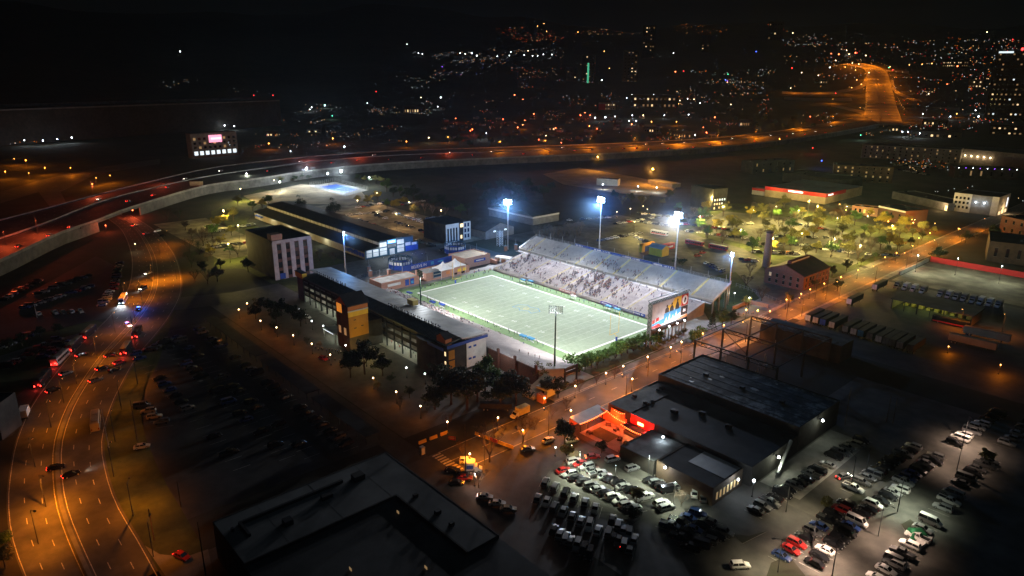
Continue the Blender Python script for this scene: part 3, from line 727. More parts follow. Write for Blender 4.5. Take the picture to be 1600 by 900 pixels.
# ---------------------------------------------------------------- floodlight masts
def mast(px, py, x, y, ztop, label, aim, power, lit=True, cols=8, rows=4, mt='steel', base=0.0, group='floodlight masts round the pitch', glowing=None, spread=105, r0=.45):
    a = math.atan2(aim[1]-y, aim[0]-x)
    t = thing('floodlight_mast', label, 'floodlight', (x, y, base), a, group)
    MB().tube((0, 0, 0), (0, 0, ztop-base), r0, .24, 10, caps=False).build('pole', M[mt], t)
    wd, hh = cols*.62, rows*.78; zb = ztop-base-hh*.2
    mb = MB()
    for r_ in range(rows): mb.box(-.06, .06, -wd/2-.2, wd/2+.2, zb+r_*.78-.05, zb+r_*.78+.05)
    for yy in (-wd/2, 0, wd/2): mb.box(-.05, .05, yy-.05, yy+.05, zb-.1, zb+hh)
    mb.build('crossarm', M[mt], t)
    lm = MB()
    for r_ in range(rows):
        for c in range(cols):
            yy = (c-(cols-1)/2)*.62; z = zb+r_*.78+.32
            lm.loft([[(xx, yy+rr*math.cos(q*math.pi/4), z+rr*math.sin(q*math.pi/4)-(.12 if xx > .3 else 0)) for q in range(8)] for xx, rr in ((-.25, .12), (.1, .21), (.42, .26))], 0, True, None)
            lm.m[-1] = 1
    lm.build('lamp_head', [M['greenpole'] if mt != 'steel' else M['dark'], G_['flood'] if lit else M['lamp_off']], t)
    if power:
        L = light((0, 0, 0), 'flood', power, None, .8, 'SPOT', R(spread), .9); d = Vector((aim[0], aim[1], 0))-Vector((x, y, ztop)); d.normalize()
        L.location = Vector((x, y, ztop))+d*1.1; L.rotation_euler = d.to_track_quat('-Z', 'Y').to_euler()
        sp = light((0, 0, 0), (.16, .44, 1.0) if mt == 'steel' else (.92, .96, 1.0), (62e3 if ztop > 29 else 11e3) if mt == 'steel' else (9e3 if x > 0 else 6e3), None, .8); sp.location = Vector((x, y, ztop-1.5))+d*2.2; mw0 = Matrix.Translation((x, y, base)) @ Matrix.Rotation(a, 4, 'Z'); sp.parent = t; sp.matrix_parent_inverse = mw0.inverted()  # added spill light for the halo and the tint on nearby roofs
        mw = Matrix.Translation((x, y, base)) @ Matrix.Rotation(a, 4, 'Z'); L.parent = t; L.matrix_parent_inverse = mw.inverted()
    return t
FP = 1.0
mast(0, 0, -95, 72, 30.5, 'tall pale floodlight mast left of the grandstand, lamps blazing towards the pitch', (-20, -5), 330e3*FP, cols=8)
mast(0, 0, -21.5, 77, 41, 'tallest pale floodlight mast, rising behind the middle of the grandstand', (-15, -8), 420e3*FP, cols=8)
mast(0, 0, 30.5, 77, 40, 'tall pale floodlight mast behind the right part of the grandstand near yellow booths', (25, -8), 420e3*FP, cols=8)
mast(0, 0, 61, 79.5, 25, 'short pale floodlight mast at the right end of the grandstand', (45, 0), 90e3*FP, cols=3, rows=3)
mast(0, 0, -16, -50, 23, 'dark green floodlight mast rising through the near stand roof', (-10, 8), 150e3*FP, mt='greenpole', spread=120, r0=.34)
mast(0, 0, 65, -46, 26.0, 'dark green floodlight mast with square lamp grid at the near corner of the pitch', (25, 8), 200e3*FP, mt='greenpole', spread=120, r0=.38)
mast(0, 0, -100, -42, 26, 'slim pale floodlight mast behind the left end of the near stand', (-60, 5), 150e3*FP, cols=4, rows=3)

# ---------------------------------------------------------------- goal posts, billboard, small scoreboard
for x, s, lab in ((XL-1.6, 1, 'yellow goal posts with blue pad in front of the white tents'), (XR+1.6, -1, 'yellow goal posts with blue pad at the billboard end')):
    t = thing('goal_post', lab, 'goal post', (x, 0, 0), 0 if s > 0 else math.pi, 'goal posts')
    mb = MB().tube((0, 0, 0), (0, 0, 2.2), .12, n=8).tube((0, 0, 2.2), (1.4, 0, 3.05), .11, n=8).tube((1.4, -2.82, 3.05), (1.4, 2.82, 3.05), .09, n=8)
    for y in (-2.82, 2.82): mb.tube((1.4, y, 3.05), (1.4, y, 12.2), .08, n=8)
    mb.build('frame', M['yellow'], t); MB().box(-.3, .3, -.3, .3, .05, 2.0).build('pad', M['blue'], t)
bb = thing('billboard', 'huge lamp-lit billboard on steel posts with truss top at the right end of the pitch', 'billboard', (71, 17, 0))
for y in (-12.3, -7, -2, 3, 8, 12.3): MB().box(-.9, -.5, y-.2, y+.2, 0, 6.2).box(-2.6, -2.2, y-.2, y+.2, 0, 6.2).build('post', M['steel'], bb)
MB().box(-2.4, -.3, -12.6, 12.6, 6.0, 19.0).build('backing', M['greywall'], bb)
MB().box(-.3, -.12, -12.6, 12.6, 6.0, 8.2).build('lower_board', M['dark'], bb)
mb = MB()   # truss along the top and down the left side
for yy in range(-12, 13, 2): mb.tube((-2.4, yy, 19.0), (-.3, yy+1, 20.2), .10, n=4).tube((-.3, yy, 19.0), (-.3, yy+1, 20.2), .09, n=4).tube((-.3, yy+1, 20.2), (-.3, yy+2, 19.0), .09, n=4)
mb.box(-.4, -.2, -12.6, 12.6, 20.15, 20.35).box(-2.5, -2.3, -12.6, 12.6, 20.15, 20.35)
for zz in range(6, 19, 2): mb.tube((-.3, -12.75, zz), (-2.4, -12.75, zz+2), .12, n=4).tube((-2.4, -12.75, zz), (-.3, -12.75, zz+2), .12, n=4)
mb.build('truss', M['greenpole'], bb)
scr = MB().box(-.3, -.15, -12.5, 12.5, 8.2, 18.9).build('printed_sheet', mat('print_grey', (.50, .50, .50), (.34, .34, .35), .25, .6), bb)
X = -.14
def art(name, mt, pts): MB().face([(X, y, z) for y, z in pts]).build(name, mt, scr)
def artm(name, mt, polys, dx=0.0):
    mb = MB()
    for poly in polys: mb.face([(X+dx, y, z) for y, z in poly])
    mb.build(name, mt, scr)
artm('yellow_field', M['yellow'], [[(-3.5, 14.0), (7.3, 14.4), (7.3, 18.8), (2.5, 18.8), (.5, 16.4), (-2, 16.2)]])
artm('red_square', M['red'], [[(7.5, 13.9), (12.4, 13.9), (12.4, 18.8), (7.5, 18.8)]])
artm('white_disc', M['white_fabric'], [[(9.95+1.95*math.cos(a*.393), 16.35+2.1*math.sin(a*.393)) for a in range(16)]], .01)
artm('dark_mark', M['dark'], [[(9.3, 15.1), (10.3, 15.3), (10.9, 16.8), (9.9, 17.7), (9.5, 16.6)]], .02)
for k, (yy, hz, c) in enumerate(((-2.6, 16.4, 'red'), (.7, 16.7, 'dark'), (4.6, 17.6, 'dark'))):   # three dark-suited figures
    artm('printed_figure', M[c] if k else M['brownwall'], [[(yy-1.5, 13.3), (yy+1.5, 13.3), (yy+1.25, 15.0), (yy+.4, hz-.8), (yy-.4, hz-.8), (yy-1.25, 15.0)], [(yy+.55*math.cos(a), hz+.65*math.sin(a)-.2) for a in [i*.785 for i in range(8)]]], .012)
artm('blue_band', M['lightblue'], [[(-12.4, 10.2), (-4.5, 11.2), (-4.5, 13.2), (7.3, 13.8), (7.3, 11.2), (-3, 9.2), (-12.4, 8.8)]], .006)
artm('white_rays', M['white_fabric'], [[(-4+2.3*k, 8.9), (-2.4+2.3*k, 8.9), (-3.2+2.3*k+.6, 12.9 if k % 2 else 11.6)] for k in range(5)], .014)
artm('red_corner', M['red'], [[(-12.4, 8.3), (-6.0, 8.3), (-8.0, 9.8), (-12.4, 9.4)], [(-12.4, 10.4), (-10.6, 10.7), (-10.6, 12.3), (-12.4, 12.0)], [(-9.9, 10.8), (-8, 11.0), (-8, 12.6), (-9.9, 12.4)]], .016)
artm('dark_corner', M['dark'], [[(7.5, 9.6), (12.4, 9.6), (12.4, 13.6), (7.5, 13.6)]], .008)
artm('white_crown', M['white_fabric'], [[(9, 11), (11, 11), (10.6, 12.4), (10, 11.9), (9.4, 12.6)]], .018)
artm('orange_corner', M['orange'], [[(4.5, 8.3), (12.4, 8.3), (12.4, 9.4), (6, 9.0)]], .008)
for k, y in enumerate((-9, -2.2, 3.4, 8.8)):
    l = MB().box(.9, 1.6, y-.45, y+.45, 7.0, 7.35).box(-.12, .9, y-.06, y+.06, 7.05, 7.2).ball((1.25, y, 7.5), .38, 1, 6).build('board_lamp', [M['dark'], G_['white']], bb)
    light((3.4, y, 7.0), 'white', 2600, bb, .4, 'SPOT', R(140), .8, aim=(70.5, 17+y, 14.5))
sb = thing('scoreboard', 'small dark scoreboard on two posts at the near corner, seen from behind', 'scoreboard', (71.5, -44, 0))
for y in (-3.1, 3.1): MB().box(-.25, .25, y-.25, y+.25, 0, 6.2).build('post', M['dark'], sb)
for z in (3.4, 5.0): MB().box(-.15, .15, -3.6, 3.6, z, z+1.25).build('panel', M['dark'], sb)

# ---------------------------------------------------------------- left end: brick buildings, tents, banner wall, kiosks
def simple_house(name, label, cat, x0, x1, y0, y1, h, wall, roof, loc=None, par=.5, group=None):
    t = thing(name, label, cat, ((x0+x1)/2, (y0+y1)/2, 0), group=group); a, b = (x1-x0)/2, (y1-y0)/2
    mb = MB().box(-a, a, -b, b, 0, h)
    if par: mb.box(-a, -a+.3, -b, b, h, h+par).box(a-.3, a, -b, b, h, h+par).box(-a+.3, a-.3, -b, -b+.3, h, h+par).box(-a+.3, a-.3, b-.3, b, h, h+par)
    mb.build('wall', M[wall], t)
    MB().box(-a+.31, a-.31, -b+.31, b-.31, h+.003, h+.05).build('roof', M[roof], t)
    return t, a, b
t, a, b = simple_house('locker_building', 'low brick building with white sign at the near left corner of the pitch', 'building', -81, -69, -38.5, -15, 4.2, 'brick', 'concrete')
MB().box(a, a+.08, -8, 0, 2.0, 3.4).build('sign', M['white'], t)
for y in (2.8, 6.0): MB().box(a, a+.1, y, y+2.4, .6, 3.9).build('poster', M['blue'], t)
MB().box(a+.1, a+.14, 6.4, 8.0, 1.2, 2.6).build('poster_art', M['lightblue'], t)
t, a, b = simple_house('press_booth', 'brick end-zone building with grey-windowed booth between the brick ends', 'building', -80, -69.5, -10, 20, 4.0, 'brick', 'concrete')
MB().box(a-3.6, a+.3, -10.5, -5.0, 1.0, 5.4).build('booth', M['greywall'], t)
for z in (1.6, 3.4): MB().box(a+.3, a+.36, -10.2, -5.3, z, z+1.2).build('window', M['blueglass'], t)
for y, c in ((-1.5, 'orange'), (6.5, 'yellow'), (10.2, 'yellow')): MB().box(a, a+.07, y, y+2.6, 1.6, 3.3).build('poster', M[c], t)
for y in (4.0, 9.2): MB().box(a, a+.09, y, y+2.2, .3, 1.4).build('window', M['glass'], t)
t, a, b = simple_house('brick_pavilion', 'square brick building with blue sign at the far left corner of the pitch', 'building', -92, -76.5, 22, 41.5, 5.6, 'brick', 'tanwall')
MB().box(a, a+.08, -2.6, 6.0, 2.5, 4.3).build('sign', M['blue'], t); MB().box(a+.08, a+.1, -1.2, 4.6, 3.1, 3.7).build('lettering', M['white'], t)
for k, (x, y, lab) in enumerate(((-71, 2.5, 'left of the two white peaked tents over the end-zone building'), (-72.5, 12, 'right of the two white peaked tents over the end-zone building'))):
    t = thing('peaked_tent', lab, 'tent', (x, y, 0), group='white peaked tents')
    mb = MB(); q = 4.4
    ring = lambda r_, z: [(r_*x_, r_*y_, z) for x_, y_ in ((-1, -1), (0, -.86), (1, -1), (.86, 0), (1, 1), (0, .86), (-1, 1), (-.86, 0))]
    mb.loft([ring(q, 5.4), ring(q*.55, 6.3), ring(q*.2, 7.6), ring(.03, 9.0)], caps=False); mb.loft([ring(q, 4.9), ring(q, 5.4)], caps=False); mb.build('canopy', M['white_fabric'], t)
    for sx in (-1, 1):
        for sy in (-1, 1): MB().tube((sx*q*.97, sy*q*.97, 0), (sx*q*.97, sy*q*.97, 5.2), .09, n=6).build('post', M['white'], t)
p0, p1 = at(629, 426, 3.0), at(706, 408, 3.0)
L = (p1-p0).length; rz = math.atan2(p1.y-p0.y, p1.x-p0.x)
bn = thing('banner_wall', 'long blue banner reading BELIEVE IN behind the end-zone brick buildings', 'banner', (p0.x, p0.y, 0), rz)
MB().box(0, L, -.08, .08, 3.0, 6.4).build('fabric', M['blue'], bn)
text('BELIEVE IN', (L*.32, -.1, 4.6), 2.3, M['white_fabric'], bn, (R(90), 0, 0))
MB().box(L*.56, L*.62, -.1, -.085, 3.8, 5.6).box(L*.7, L*.82, -.1, -.085, 4.3, 5.1).build('emblem', M['lightblue'], bn)
for k in range(9): MB().box(L*k/8-.1, L*k/8+.1, -.02, .2, 0, 6.5).build('post', M['steel'], bn)
for k, (px, py, lab) in enumerate(((626, 418, 'octagonal blue kiosk with white panels in front of the market hall'), (711, 394, 'octagonal blue kiosk with white panels below the white apartment block'))):
    p = at(px, py, 0); t = thing('octagonal_kiosk', lab, 'kiosk', p, .4, 'blue octagonal kiosks'); r_ = 7.0
    oc = lambda rr: [(rr*math.cos(a*math.pi/4), rr*math.sin(a*math.pi/4)) for a in range(8)]
    mb = MB()
    for z0, z1, rr in ((0, 2.6, r_),): mb.loft([[(x, y, z0) for x, y in oc(rr)], [(x, y, z1) for x, y in oc(rr)]])
    mb.build('base', M['blue'], t)
    mb = MB()
    for i in range(8):
        a0, a1 = Vector((*oc(r_)[i], 0)), Vector((*oc(r_)[(i+1) % 8], 0))
        for q in range(3):
            u0, u1 = a0.lerp(a1, .08+q*.3), a0.lerp(a1, .30+q*.3); mb.face([(u0.x, u0.y, 2.9), (u1.x, u1.y, 2.9), (u1.x*1.002, u1.y*1.002, 4.6), (u0.x*1.002, u0.y*1.002, 4.6)])
    mb.build('panel', M['white_fabric'], t)
    mb = MB(); o = oc(r_)
    for i in range(8):
        mb.tube((*o[i], 0), (*o[i], 6.2), .22, n=5); mb.tube((*o[i], 6.0), (*o[(i+1) % 8], 6.0), .22, n=5); mb.tube((*o[i], 4.8), (*o[(i+1) % 8], 4.8), .18, n=5); mb.tube((*o[i], 6.0), (0, 0, 7.6), .15, n=5)
    mb.build('frame', M['teal'], t)
# brick gate piers with lamps and low fence round the left end
pier_px = [(579, 432), (594, 441), (577, 425), (608, 430), (668, 418), (735, 402), (745, 398), (790, 392), (806, 390)]
for k, (px, py) in enumerate(pier_px):
    p = at(px, py, 0); t = thing('gate_pier', f'brick gate pier with lamp post by the end-zone buildings, {nth(k)} from the near stand', 'pier', p, group='brick gate piers')
    MB().box(-.8, .8, -.8, .8, 0, 3.2).build('brick_shaft', M['brick'], t); MB().box(-.95, .95, -.95, .95, 3.2, 3.45).build('cap', M['concrete'], t)
    MB().tube((0, 0, 3.4), (0, 0, 7.2), .08, n=6).build('lamp_post', M['steel'], t)
def fence(name, label, pts, h, mt='steel', step=2.5, rails=(.5, 1.0), mesh=False, cat='fence'):
    t = thing(name, label, cat, pts[0]); o = Vector(pts[0]); mb = MB()
    for a, b in zip(pts, pts[1:]):
        a, b = Vector(a)-o, Vector(b)-o; n = max(1, int((b-a).length/step))
        for i in range(n+1): p = a.lerp(b, i/n); mb.box(p.x-.05, p.x+.05, p.y-.05, p.y+.05, p.z, p.z+h)
        for r_ in rails: mb.tube(a+Vector((0, 0, h*r_)), b+Vector((0, 0, h*r_)), .04, n=4)
    mb.build('rails', M[mt], t); return t
fence('low_fence', 'pale low fence between the brick piers and the market hall forecourt', [at(550, 437), at(600, 425), at(660, 412)], 1.5)
fence('railing', 'pale pitch-side railing in front of the lower right seats', [(42, -33, 0), (68, -33, 0), (70, -28, 0)], 1.2)
fence('low_fence', 'pale fence behind the right end of the grandstand beside the lane', [at(1150, 448), at(1188, 462), at(1225, 478)], 2.0)
wt = tag(MB().box(-18, 0, -.5, .5, 0, 2.0).box(-18, 0, -.6, .6, 2.0, 2.2, 0).build('brick_wall', M['brick'], loc=(-72, 43, 0)), 'low brick wall beside the square brick building', 'wall')
gp = thing('stadium_gate', 'pale gate house with dark opening at the far left corner of the grandstand', 'gate', at(787, 410), .3)
MB().box(-5, 5, -2, 2, 2.6, 3.6).build('lintel', M['white'], gp)
for x in (-4.5, 0, 4.5): MB().box(x-.5, x+.5, -1.8, 1.8, 0, 2.6).build('pier', M['brick'], gp)
# ramp and white shed at the near corner
rp = thing('ramp_wall', 'pale sloping ramp wall at the near right corner of the stadium', 'wall', (68, -54, 0))
MB().loft([[(0, 0, 0), (5.5, 0, 0), (5.5, 0, 5.2), (0, 0, 5.2)], [(0, -11, 0), (5.5, -11, 0), (5.5, -11, .8), (0, -11, .8)]]).build('ramp', M['tanwall'], rp)
sh = thing('white_shed', 'small white shed with dark grey door below the near corner of the pitch', 'shed', (73, -58, 0), .1)
MB().box(-2.4, 2.4, -2.6, 2.6, 0, 3.1).build('wall', M['white'], sh); MB().box(-2.6, 2.6, -2.8, 2.8, 3.1, 3.3).build('roof', M['metal_roof'], sh); MB().box(-1.6, 1.2, -2.66, -2.6, 0, 2.4).build('door', M['dark'], sh)
# ================================================================ BUILDINGS
def windows(t, face, a, b, h, cols, rows, ww, wh, z0, dz, mats, seed=1, margin=1.2, name='window'):
    """one window object per opening; face 'x+' or 'y-' of a block with half sizes a, b"""
    r_ = random.Random(seed); cache = {}
    span = (2*b if face[0] == 'x' else 2*a)-2*margin; inner = h*0
    for i in range(rows):
        for j in range(cols):
            mt = r_.choice(mats); me = cache.get(mt.name)
            if me is None:
                mb = MB().box(-ww/2, ww/2, -.06, .0, 0, wh)
                mb.box(-ww/2-.1, ww/2+.1, -.10, .0, -.12, -.002, 1).box(-ww/2-.1, ww/2+.1, -.08, .0, wh+.002, wh+.1, 1)
                me = cache[mt.name] = mb.mesh(name, [mt, M['concrete']])
            u = -span/2+span*(j+.5)/cols; z = z0+i*dz
            if face == 'y-': put(name, me, t, (u, -b-.002, z))
            elif face == 'x+': put(name, me, t, (a+.002, u, z), R(90))
            elif face == 'x-': put(name, me, t, (-a-.002, u, z), R(-90))
def block(name, label, cat, x0, x1, y0, y1, h, wall='darkwall', roof='dark_roof', par=.6, group=None, units=0, seed=3, rz=0.0, loc=None, z0=0):
    a, b = (x1-x0)/2, (y1-y0)/2; t = thing(name, label, cat, loc or ((x0+x1)/2, (y0+y1)/2, z0), rz, group)
    mb = MB().box(-a, a, -b, b, -.3, h)
    if par: mb.box(-a, -a+.35, -b, b, h, h+par).box(a-.35, a, -b, b, h, h+par).box(-a+.35, a-.35, -b, -b+.35, h, h+par).box(-a+.35, a-.35, b-.35, b, h, h+par)
    mb.build('wall', M[wall], t); i = .36 if par else 0
    MB().box(-a+i, a-i, -b+i, b-i, h+.004, h+.08).build('roof', M[roof], t)
    r_ = random.Random(seed)
    for k in range(units):
        x, y = r_.uniform(-a+2, a-2), r_.uniform(-b+2, b-2); s = r_.uniform(.5, 1.1)
        MB().box(x-s, x+s, y-s*.7, y+s*.7, h+.08, h+.3+s*.8).box(x-s*.5, x+s*.5, y-s*.4, y+s*.4, h+.3+s*.8, h+.45+s*.8).build('rooftop_unit', M['dark'] if r_.random() < .7 else M['greywall'], t)
    return t, a, b
def fbox(name, label, cat, p0, p1, top, depth, wall='darkwall', roof='dark_roof', z=0, par=.6, group=None, units=0, seed=3):
    """block whose front foot runs from picture point p0 to p1 (on the ground), with its real height and depth"""
    A, B = at(*p0, z), at(*p1, z); d = B-A; L = d.length; rz = math.atan2(d.y, d.x); h = hgt(A, top)
    c = (A+B)/2+Vector((-math.sin(rz), math.cos(rz), 0))*depth/2
    t, a, b = block(name, label, cat, -L/2, L/2, -depth/2, depth/2, h, wall, roof, par, group, units, seed, rz, c); return t, a, b, h

# long black-roofed market hall at left with blue gable end
t = thing('market_hall', 'long black-roofed hall with pale clerestory and blue panelled end', 'building', (-215, 8, 0))
x0, x1 = -88, 82   # local; end wall at x=-133
mb = MB().box(x0, x1, -19, 20, 0, 5.0); mb.build('wall', M['tanwall'], t)
MB().box(x0, x1, -8.4, 16, 5.0, 9.2).build('clerestory', M['white'], t)
mb = MB()
for ya, za, yb, zb in ((-20, 4.9, -8.5, 6.9), (16.2, 6.9, 21, 5.0)): mb.loft([[(x, ya, za), (x, yb, zb), (x, yb, zb+.25), (x, ya, za+.25)] for x in (x0-.6, x1+.5)])
mb.build('aisle_roof', M['black_roof'], t)
mb = MB()
for ya, za, yb, zb in ((-9.0, 9.2, 4, 10.6), (4, 10.6, 17, 9.2)): mb.loft([[(x, ya, za), (x, yb, zb), (x, yb, zb+.25), (x, ya, za+.25)] for x in (x0-.8, x1+.5)])
mb.build('nave_roof', M['black_roof'], t)
mb = MB()
for k in range(30):
    x = x0+2+5.7*k
    if x < x1-1: mb.box(x-.08, x+.08, -8.5, -8.4, 6.9, 9.1)
mb.build('mullion', M['dark'], t)
MB().box(x1, x1+.2, -19, 20, 0, 5.6).box(x1, x1+.2, -8.4, 16, 5.6, 10.0).build('end_frame', M['teal'], t)
mb = MB()
cols = [(-18.0, -14.4), (-13.4, -9.6), (-8.6, -3.6), (4.0, 9.0)]
for k, (y0, y1) in enumerate(cols):
    mb.box(x1+.2, x1+.3, y0, y1, .9, 3.3).box(x1+.2, x1+.3, y0, y1, 3.55, 5.3)
    if k >= 2: mb.box(x1+.2, x1+.3, y0, y1, 6.0, 8.9)
mb.box(x1+.2, x1+.3, 10.2, 14, 4.2, 6.2).box(x1+.2, x1+.3, 15.0, 18.6, 4.0, 5.6).box(x1+.2, x1+.3, -1.6, 2.0, .3, 4.0)
mb.build('white_panel', M['white'], t)
MB().box(x1+.2, x1+.3, -2.8, 3.2, 5.0, 7.0).build('pale_panel', M['greywall'], t)
MB().box(x1+.2, x1+.32, -2.8, 3.2, 7.4, 9.6).build('lit_sign', G_['sign_blue'], t)
MB().box(x1+.32, x1+.36, -2.0, 2.4, 8.0, 8.9).build('lettering', G_['sign_white'], t)
MB().box(x1+.2, x1+.3, 10.2, 19.4, .6, 3.8).build('blue_panel', M['blue'], t)
mb = MB()
for k in range(7): mb.box(x1-24+3.4*k, x1-21.6+3.4*k, -19.4, -19.0, 1.4, 3.6)
mb.build('shop_front', M['blue'], t)
mb = MB()
for k in range(3): mb.loft([[(x0+4+5*k, -19.0, 3.6), (x0+8+5*k, -19.0, 3.6), (x0+8+5*k, -20.8, 2.8), (x0+4+5*k, -20.8, 2.8)], [(x0+4+5*k, -19.0, 3.75), (x0+8+5*k, -19.0, 3.75), (x0+8+5*k, -20.8, 2.95), (x0+4+5*k, -20.8, 2.95)]])
for k in range(2): mb.loft([[(x1-18+6*k, -19.4, 4.2), (x1-14+6*k, -19.4, 4.2), (x1-14+6*k, -21.4, 3.2), (x1-18+6*k, -21.4, 3.2)], [(x1-18+6*k, -19.4, 4.4), (x1-14+6*k, -19.4, 4.4), (x1-14+6*k, -21.4, 3.4), (x1-18+6*k, -21.4, 3.4)]])
mb.build('awning', M['blue'], t)
for x in (x1+4.0,):
    for y, c in ((-12, 'white'), (-6, 'white'), (6, 'white'), (14, 'blue')): light((x+3, y, 6.5), c, 1500, t, .4)  # added unseen lights brighten the panelled end
for x in range(-80, 60, 28): light((x, -22.5, 4.2), 'pale', 700, t, .3)

# tall brick mill block with white pilasters
t, a, b = block('mill_tower', 'tall five-storey brick block with white pilasters and dark side wall', 'building', -165, -126.5, -70.5, -48.5, 21.0, 'darkwall', 'black_roof', 1.0)
MB().box(a, a+.12, -b, b, 0, 21.8).build('brick_face', M['brick_dk'], t)
for k in range(5): y = -b+.9+k*(2*b-1.8)/4; MB().box(a+.12, a+.5, y-1.25, y+1.25, 0, 21.2).build('pilaster', M['pale_brick'], t)
MB().box(a+.12, a+.42, -b, b, 20.2, 21.9).build('cornice', M['pale_brick'], t)
for k in range(4):
    y = -b+.9+(k+.5)*(2*b-1.8)/4
    for i in range(4): MB().box(a+.12, a+.2, y-1.1, y+1.1, 1.2+4.9*i+.5, 1.2+4.9*i+3.6).build('window', M['glass'], t)
MB().box(a-6, a-.4, -b, -b+6, 21, 25.2).build('stair_head', M['brick'], t)
MB().box(a+.5, a+.6, -b+2.4, -b+5.6, .2, 3.4).build('blue_door', M['blue'], t)
light((a+26, -2, 9), 'pink', 1700, t, .6)  # added unseen pink light on the pilastered face

# white three-storey apartment block
t, a, b = block('apartment_block', 'small white three-storey apartment block with dark roof behind the pitch', 'building', -160, -134, 51, 72, 12.4, 'darkwall', 'black_roof', .5)
for y0, y1 in ((-b, -b+11.0), (b-6.2, b)):
    MB().box(a, a+.25, y0, y1, 0.2, 12.9).build('white_bay', M['white'], t)
for y in (-b+1.2, -b+3.6, -b+6.0, -b+8.4):
    MB().box(a+.25, a+.3, y, y+1.2, .8, 10.0).build('window', M['glass'], t)
for i in range(3):
    for y in (b-5.4, b-2.8): MB().box(a+.25, a+.3, y, y+1.6, 1.8+3.8*i, 4.4+3.8*i).build('window', M['blueglass'], t)
for i, y in ((0, b-8.6), (2, -b+12.2), (2, b-7.6)): MB().box(a+.0, a+.08, y, y+1.4, 1.8+3.9*i, 4.2+3.9*i).build('window', G_['win'], t)
# low dark gabled house right of it, and dark shed with white roof edges
t = thing('gabled_house', 'large dark blue-lit gabled house behind the left floodlight mast', 'house', (-140, 92, 0))
MB().box(-14, 14, -13, 13, 0, 5.5).build('wall', M['greywall'], t); gable_walls(MB(), -14, 14, -13, 13, 5.5, 4.6).build('gable', M['greywall'], t)
gable(MB(), -14, 14, -13, 13, 5.5, 4.6).build('roof', M['dark_roof'], t)
for y in (-6, 4): MB().box(14.0, 14.1, y, y+2, 4.2, 5.2).build('window', G_['win_cool'], t)
for k, (px, py, lab) in enumerate(((714, 374, 'pale lattice scaffold tower right of the white apartment block'), (781, 384, 'pale lattice scaffold tower beside the left floodlight mast'))):
    p = at(px, py); t = thing('scaffold_tower', lab, 'tower', p, group='scaffold towers'); mb = MB(); hh = hgt(p, 352 if k == 0 else 360)
    for sx in (-1.4, 1.4):
        for sy in (-1.4, 1.4): mb.tube((sx, sy, 0), (sx, sy, hh), .14, n=4)
    z = 0
    while z < hh-1.5:
        for i, (u, v) in enumerate((((-1.4, -1.4), (1.4, -1.4)), ((1.4, -1.4), (1.4, 1.4)), ((1.4, 1.4), (-1.4, 1.4)), ((-1.4, 1.4), (-1.4, -1.4)))):
            mb.tube((*u, z), (*v, z+1.6), .08, n=4); mb.tube((*u, z+1.6), (*v, z+1.6), .08, n=4)
        z += 1.6
    mb.build('lattice', M['white'], t)
t = thing('dark_shed', 'dark low industrial shed with pale roof edges behind the grandstand', 'shed', (-165, 150, 0))
MB().box(-26, 26, -14, 14, 0, 6.5).build('wall', M['greywall'], t); mb = MB()
for k in range(2): gable(mb, -26+26*k, 0+26*k, -14, 14, 6.5, 4.0, along='y', over=.2)
mb.build('roof', M['black_roof'], t); MB().box(-26.3, 26.3, -14.5, -14.1, 5.2, 6.4).box(26.1, 26.4, -14, 14, 5.2, 6.4).build('eaves', M['white'], t)
# service yard, sheds near the orange lamps
t, a, b, h = fbox('service_shed', 'small flat-roofed shed in the lamp-lit service yard beyond the grandstand', 'shed', (932, 289), (965, 291), 279, 10, 'white', 'black_roof', par=.1)
t, a, b, h = fbox('service_canopy', 'pale canopy building at the right end of the service yard', 'shed', (1012, 287), (1050, 294), 281, 12, 'tanwall', 'metal_roof', par=.1)
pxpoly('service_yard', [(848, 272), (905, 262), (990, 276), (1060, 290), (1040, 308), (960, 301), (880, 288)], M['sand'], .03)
t, a, b, h = fbox('lodging_block', 'dark hotel block with outside stairs and lit balcony lamps right of the service yard', 'building', (1078, 322), (1112, 330), 290, 16, 'darkwall', 'black_roof')
windows(t, 'x+', a, b, h, 5, 3, 1.2, 1.6, 1.5, 3.4, [G_['win_cool'], M['glass'], G_['win']], 5)

# brick mill with dark red roof, and its chimney
t = thing('brick_mill', 'old red brick mill with dark red gabled roof beside the diagonal street', 'building', (64, 144, 0))
MB().box(-11, 11, -15, 15, 0, 7.5).build('wall', M['brick_dk'], t); gable_walls(MB(), -11, 11, -15, 15, 7.5, 4.5, along='y').build('gable', M['brick_dk'], t)
gable(MB(), -11, 11, -15, 15, 7.5, 4.5, along='y').build('roof', M['red_roof'], t)
MB().box(-1.0, 1.0, -11, 11, 11.9, 13.4).build('ridge_lantern', M['red_roof'], t); MB().box(-1.05, -1.0, -10, 10, 12.3, 13.0).box(1.0, 1.05, -10, 10, 12.3, 13.0).build('lantern_glazing', M['white'], t)
windows(t, 'y-', 11, 15, 7.5, 5, 2, 1.3, 2.0, 1.2, 3.2, [M['glass'], M['glass'], G_['win_dim']], 8)
windows(t, 'x+', 11, 15, 7.5, 7, 2, 1.3, 2.0, 1.2, 3.2, [M['glass']], 9)
p = at(1197, 416); t = thing('chimney', 'tall round brick factory chimney left of the dark red mill roof', 'chimney', p)
h = hgt(p, 361); MB().loft([[(r_*math.cos(i*.5236), r_*math.sin(i*.5236), z) for i in range(12)] for r_, z in ((2.3, 0), (2.1, h*.5), (1.9, h-1.2), (2.15, h-1.0), (2.15, h))]).build('stack', M['brick'], t)
MB().loft([[(r_*math.cos(i*.5236), r_*math.sin(i*.5236), z) for i in range(12)] for r_, z in ((2.25, h-.9), (2.25, h-.3))]).build('band', M['dark'], t)
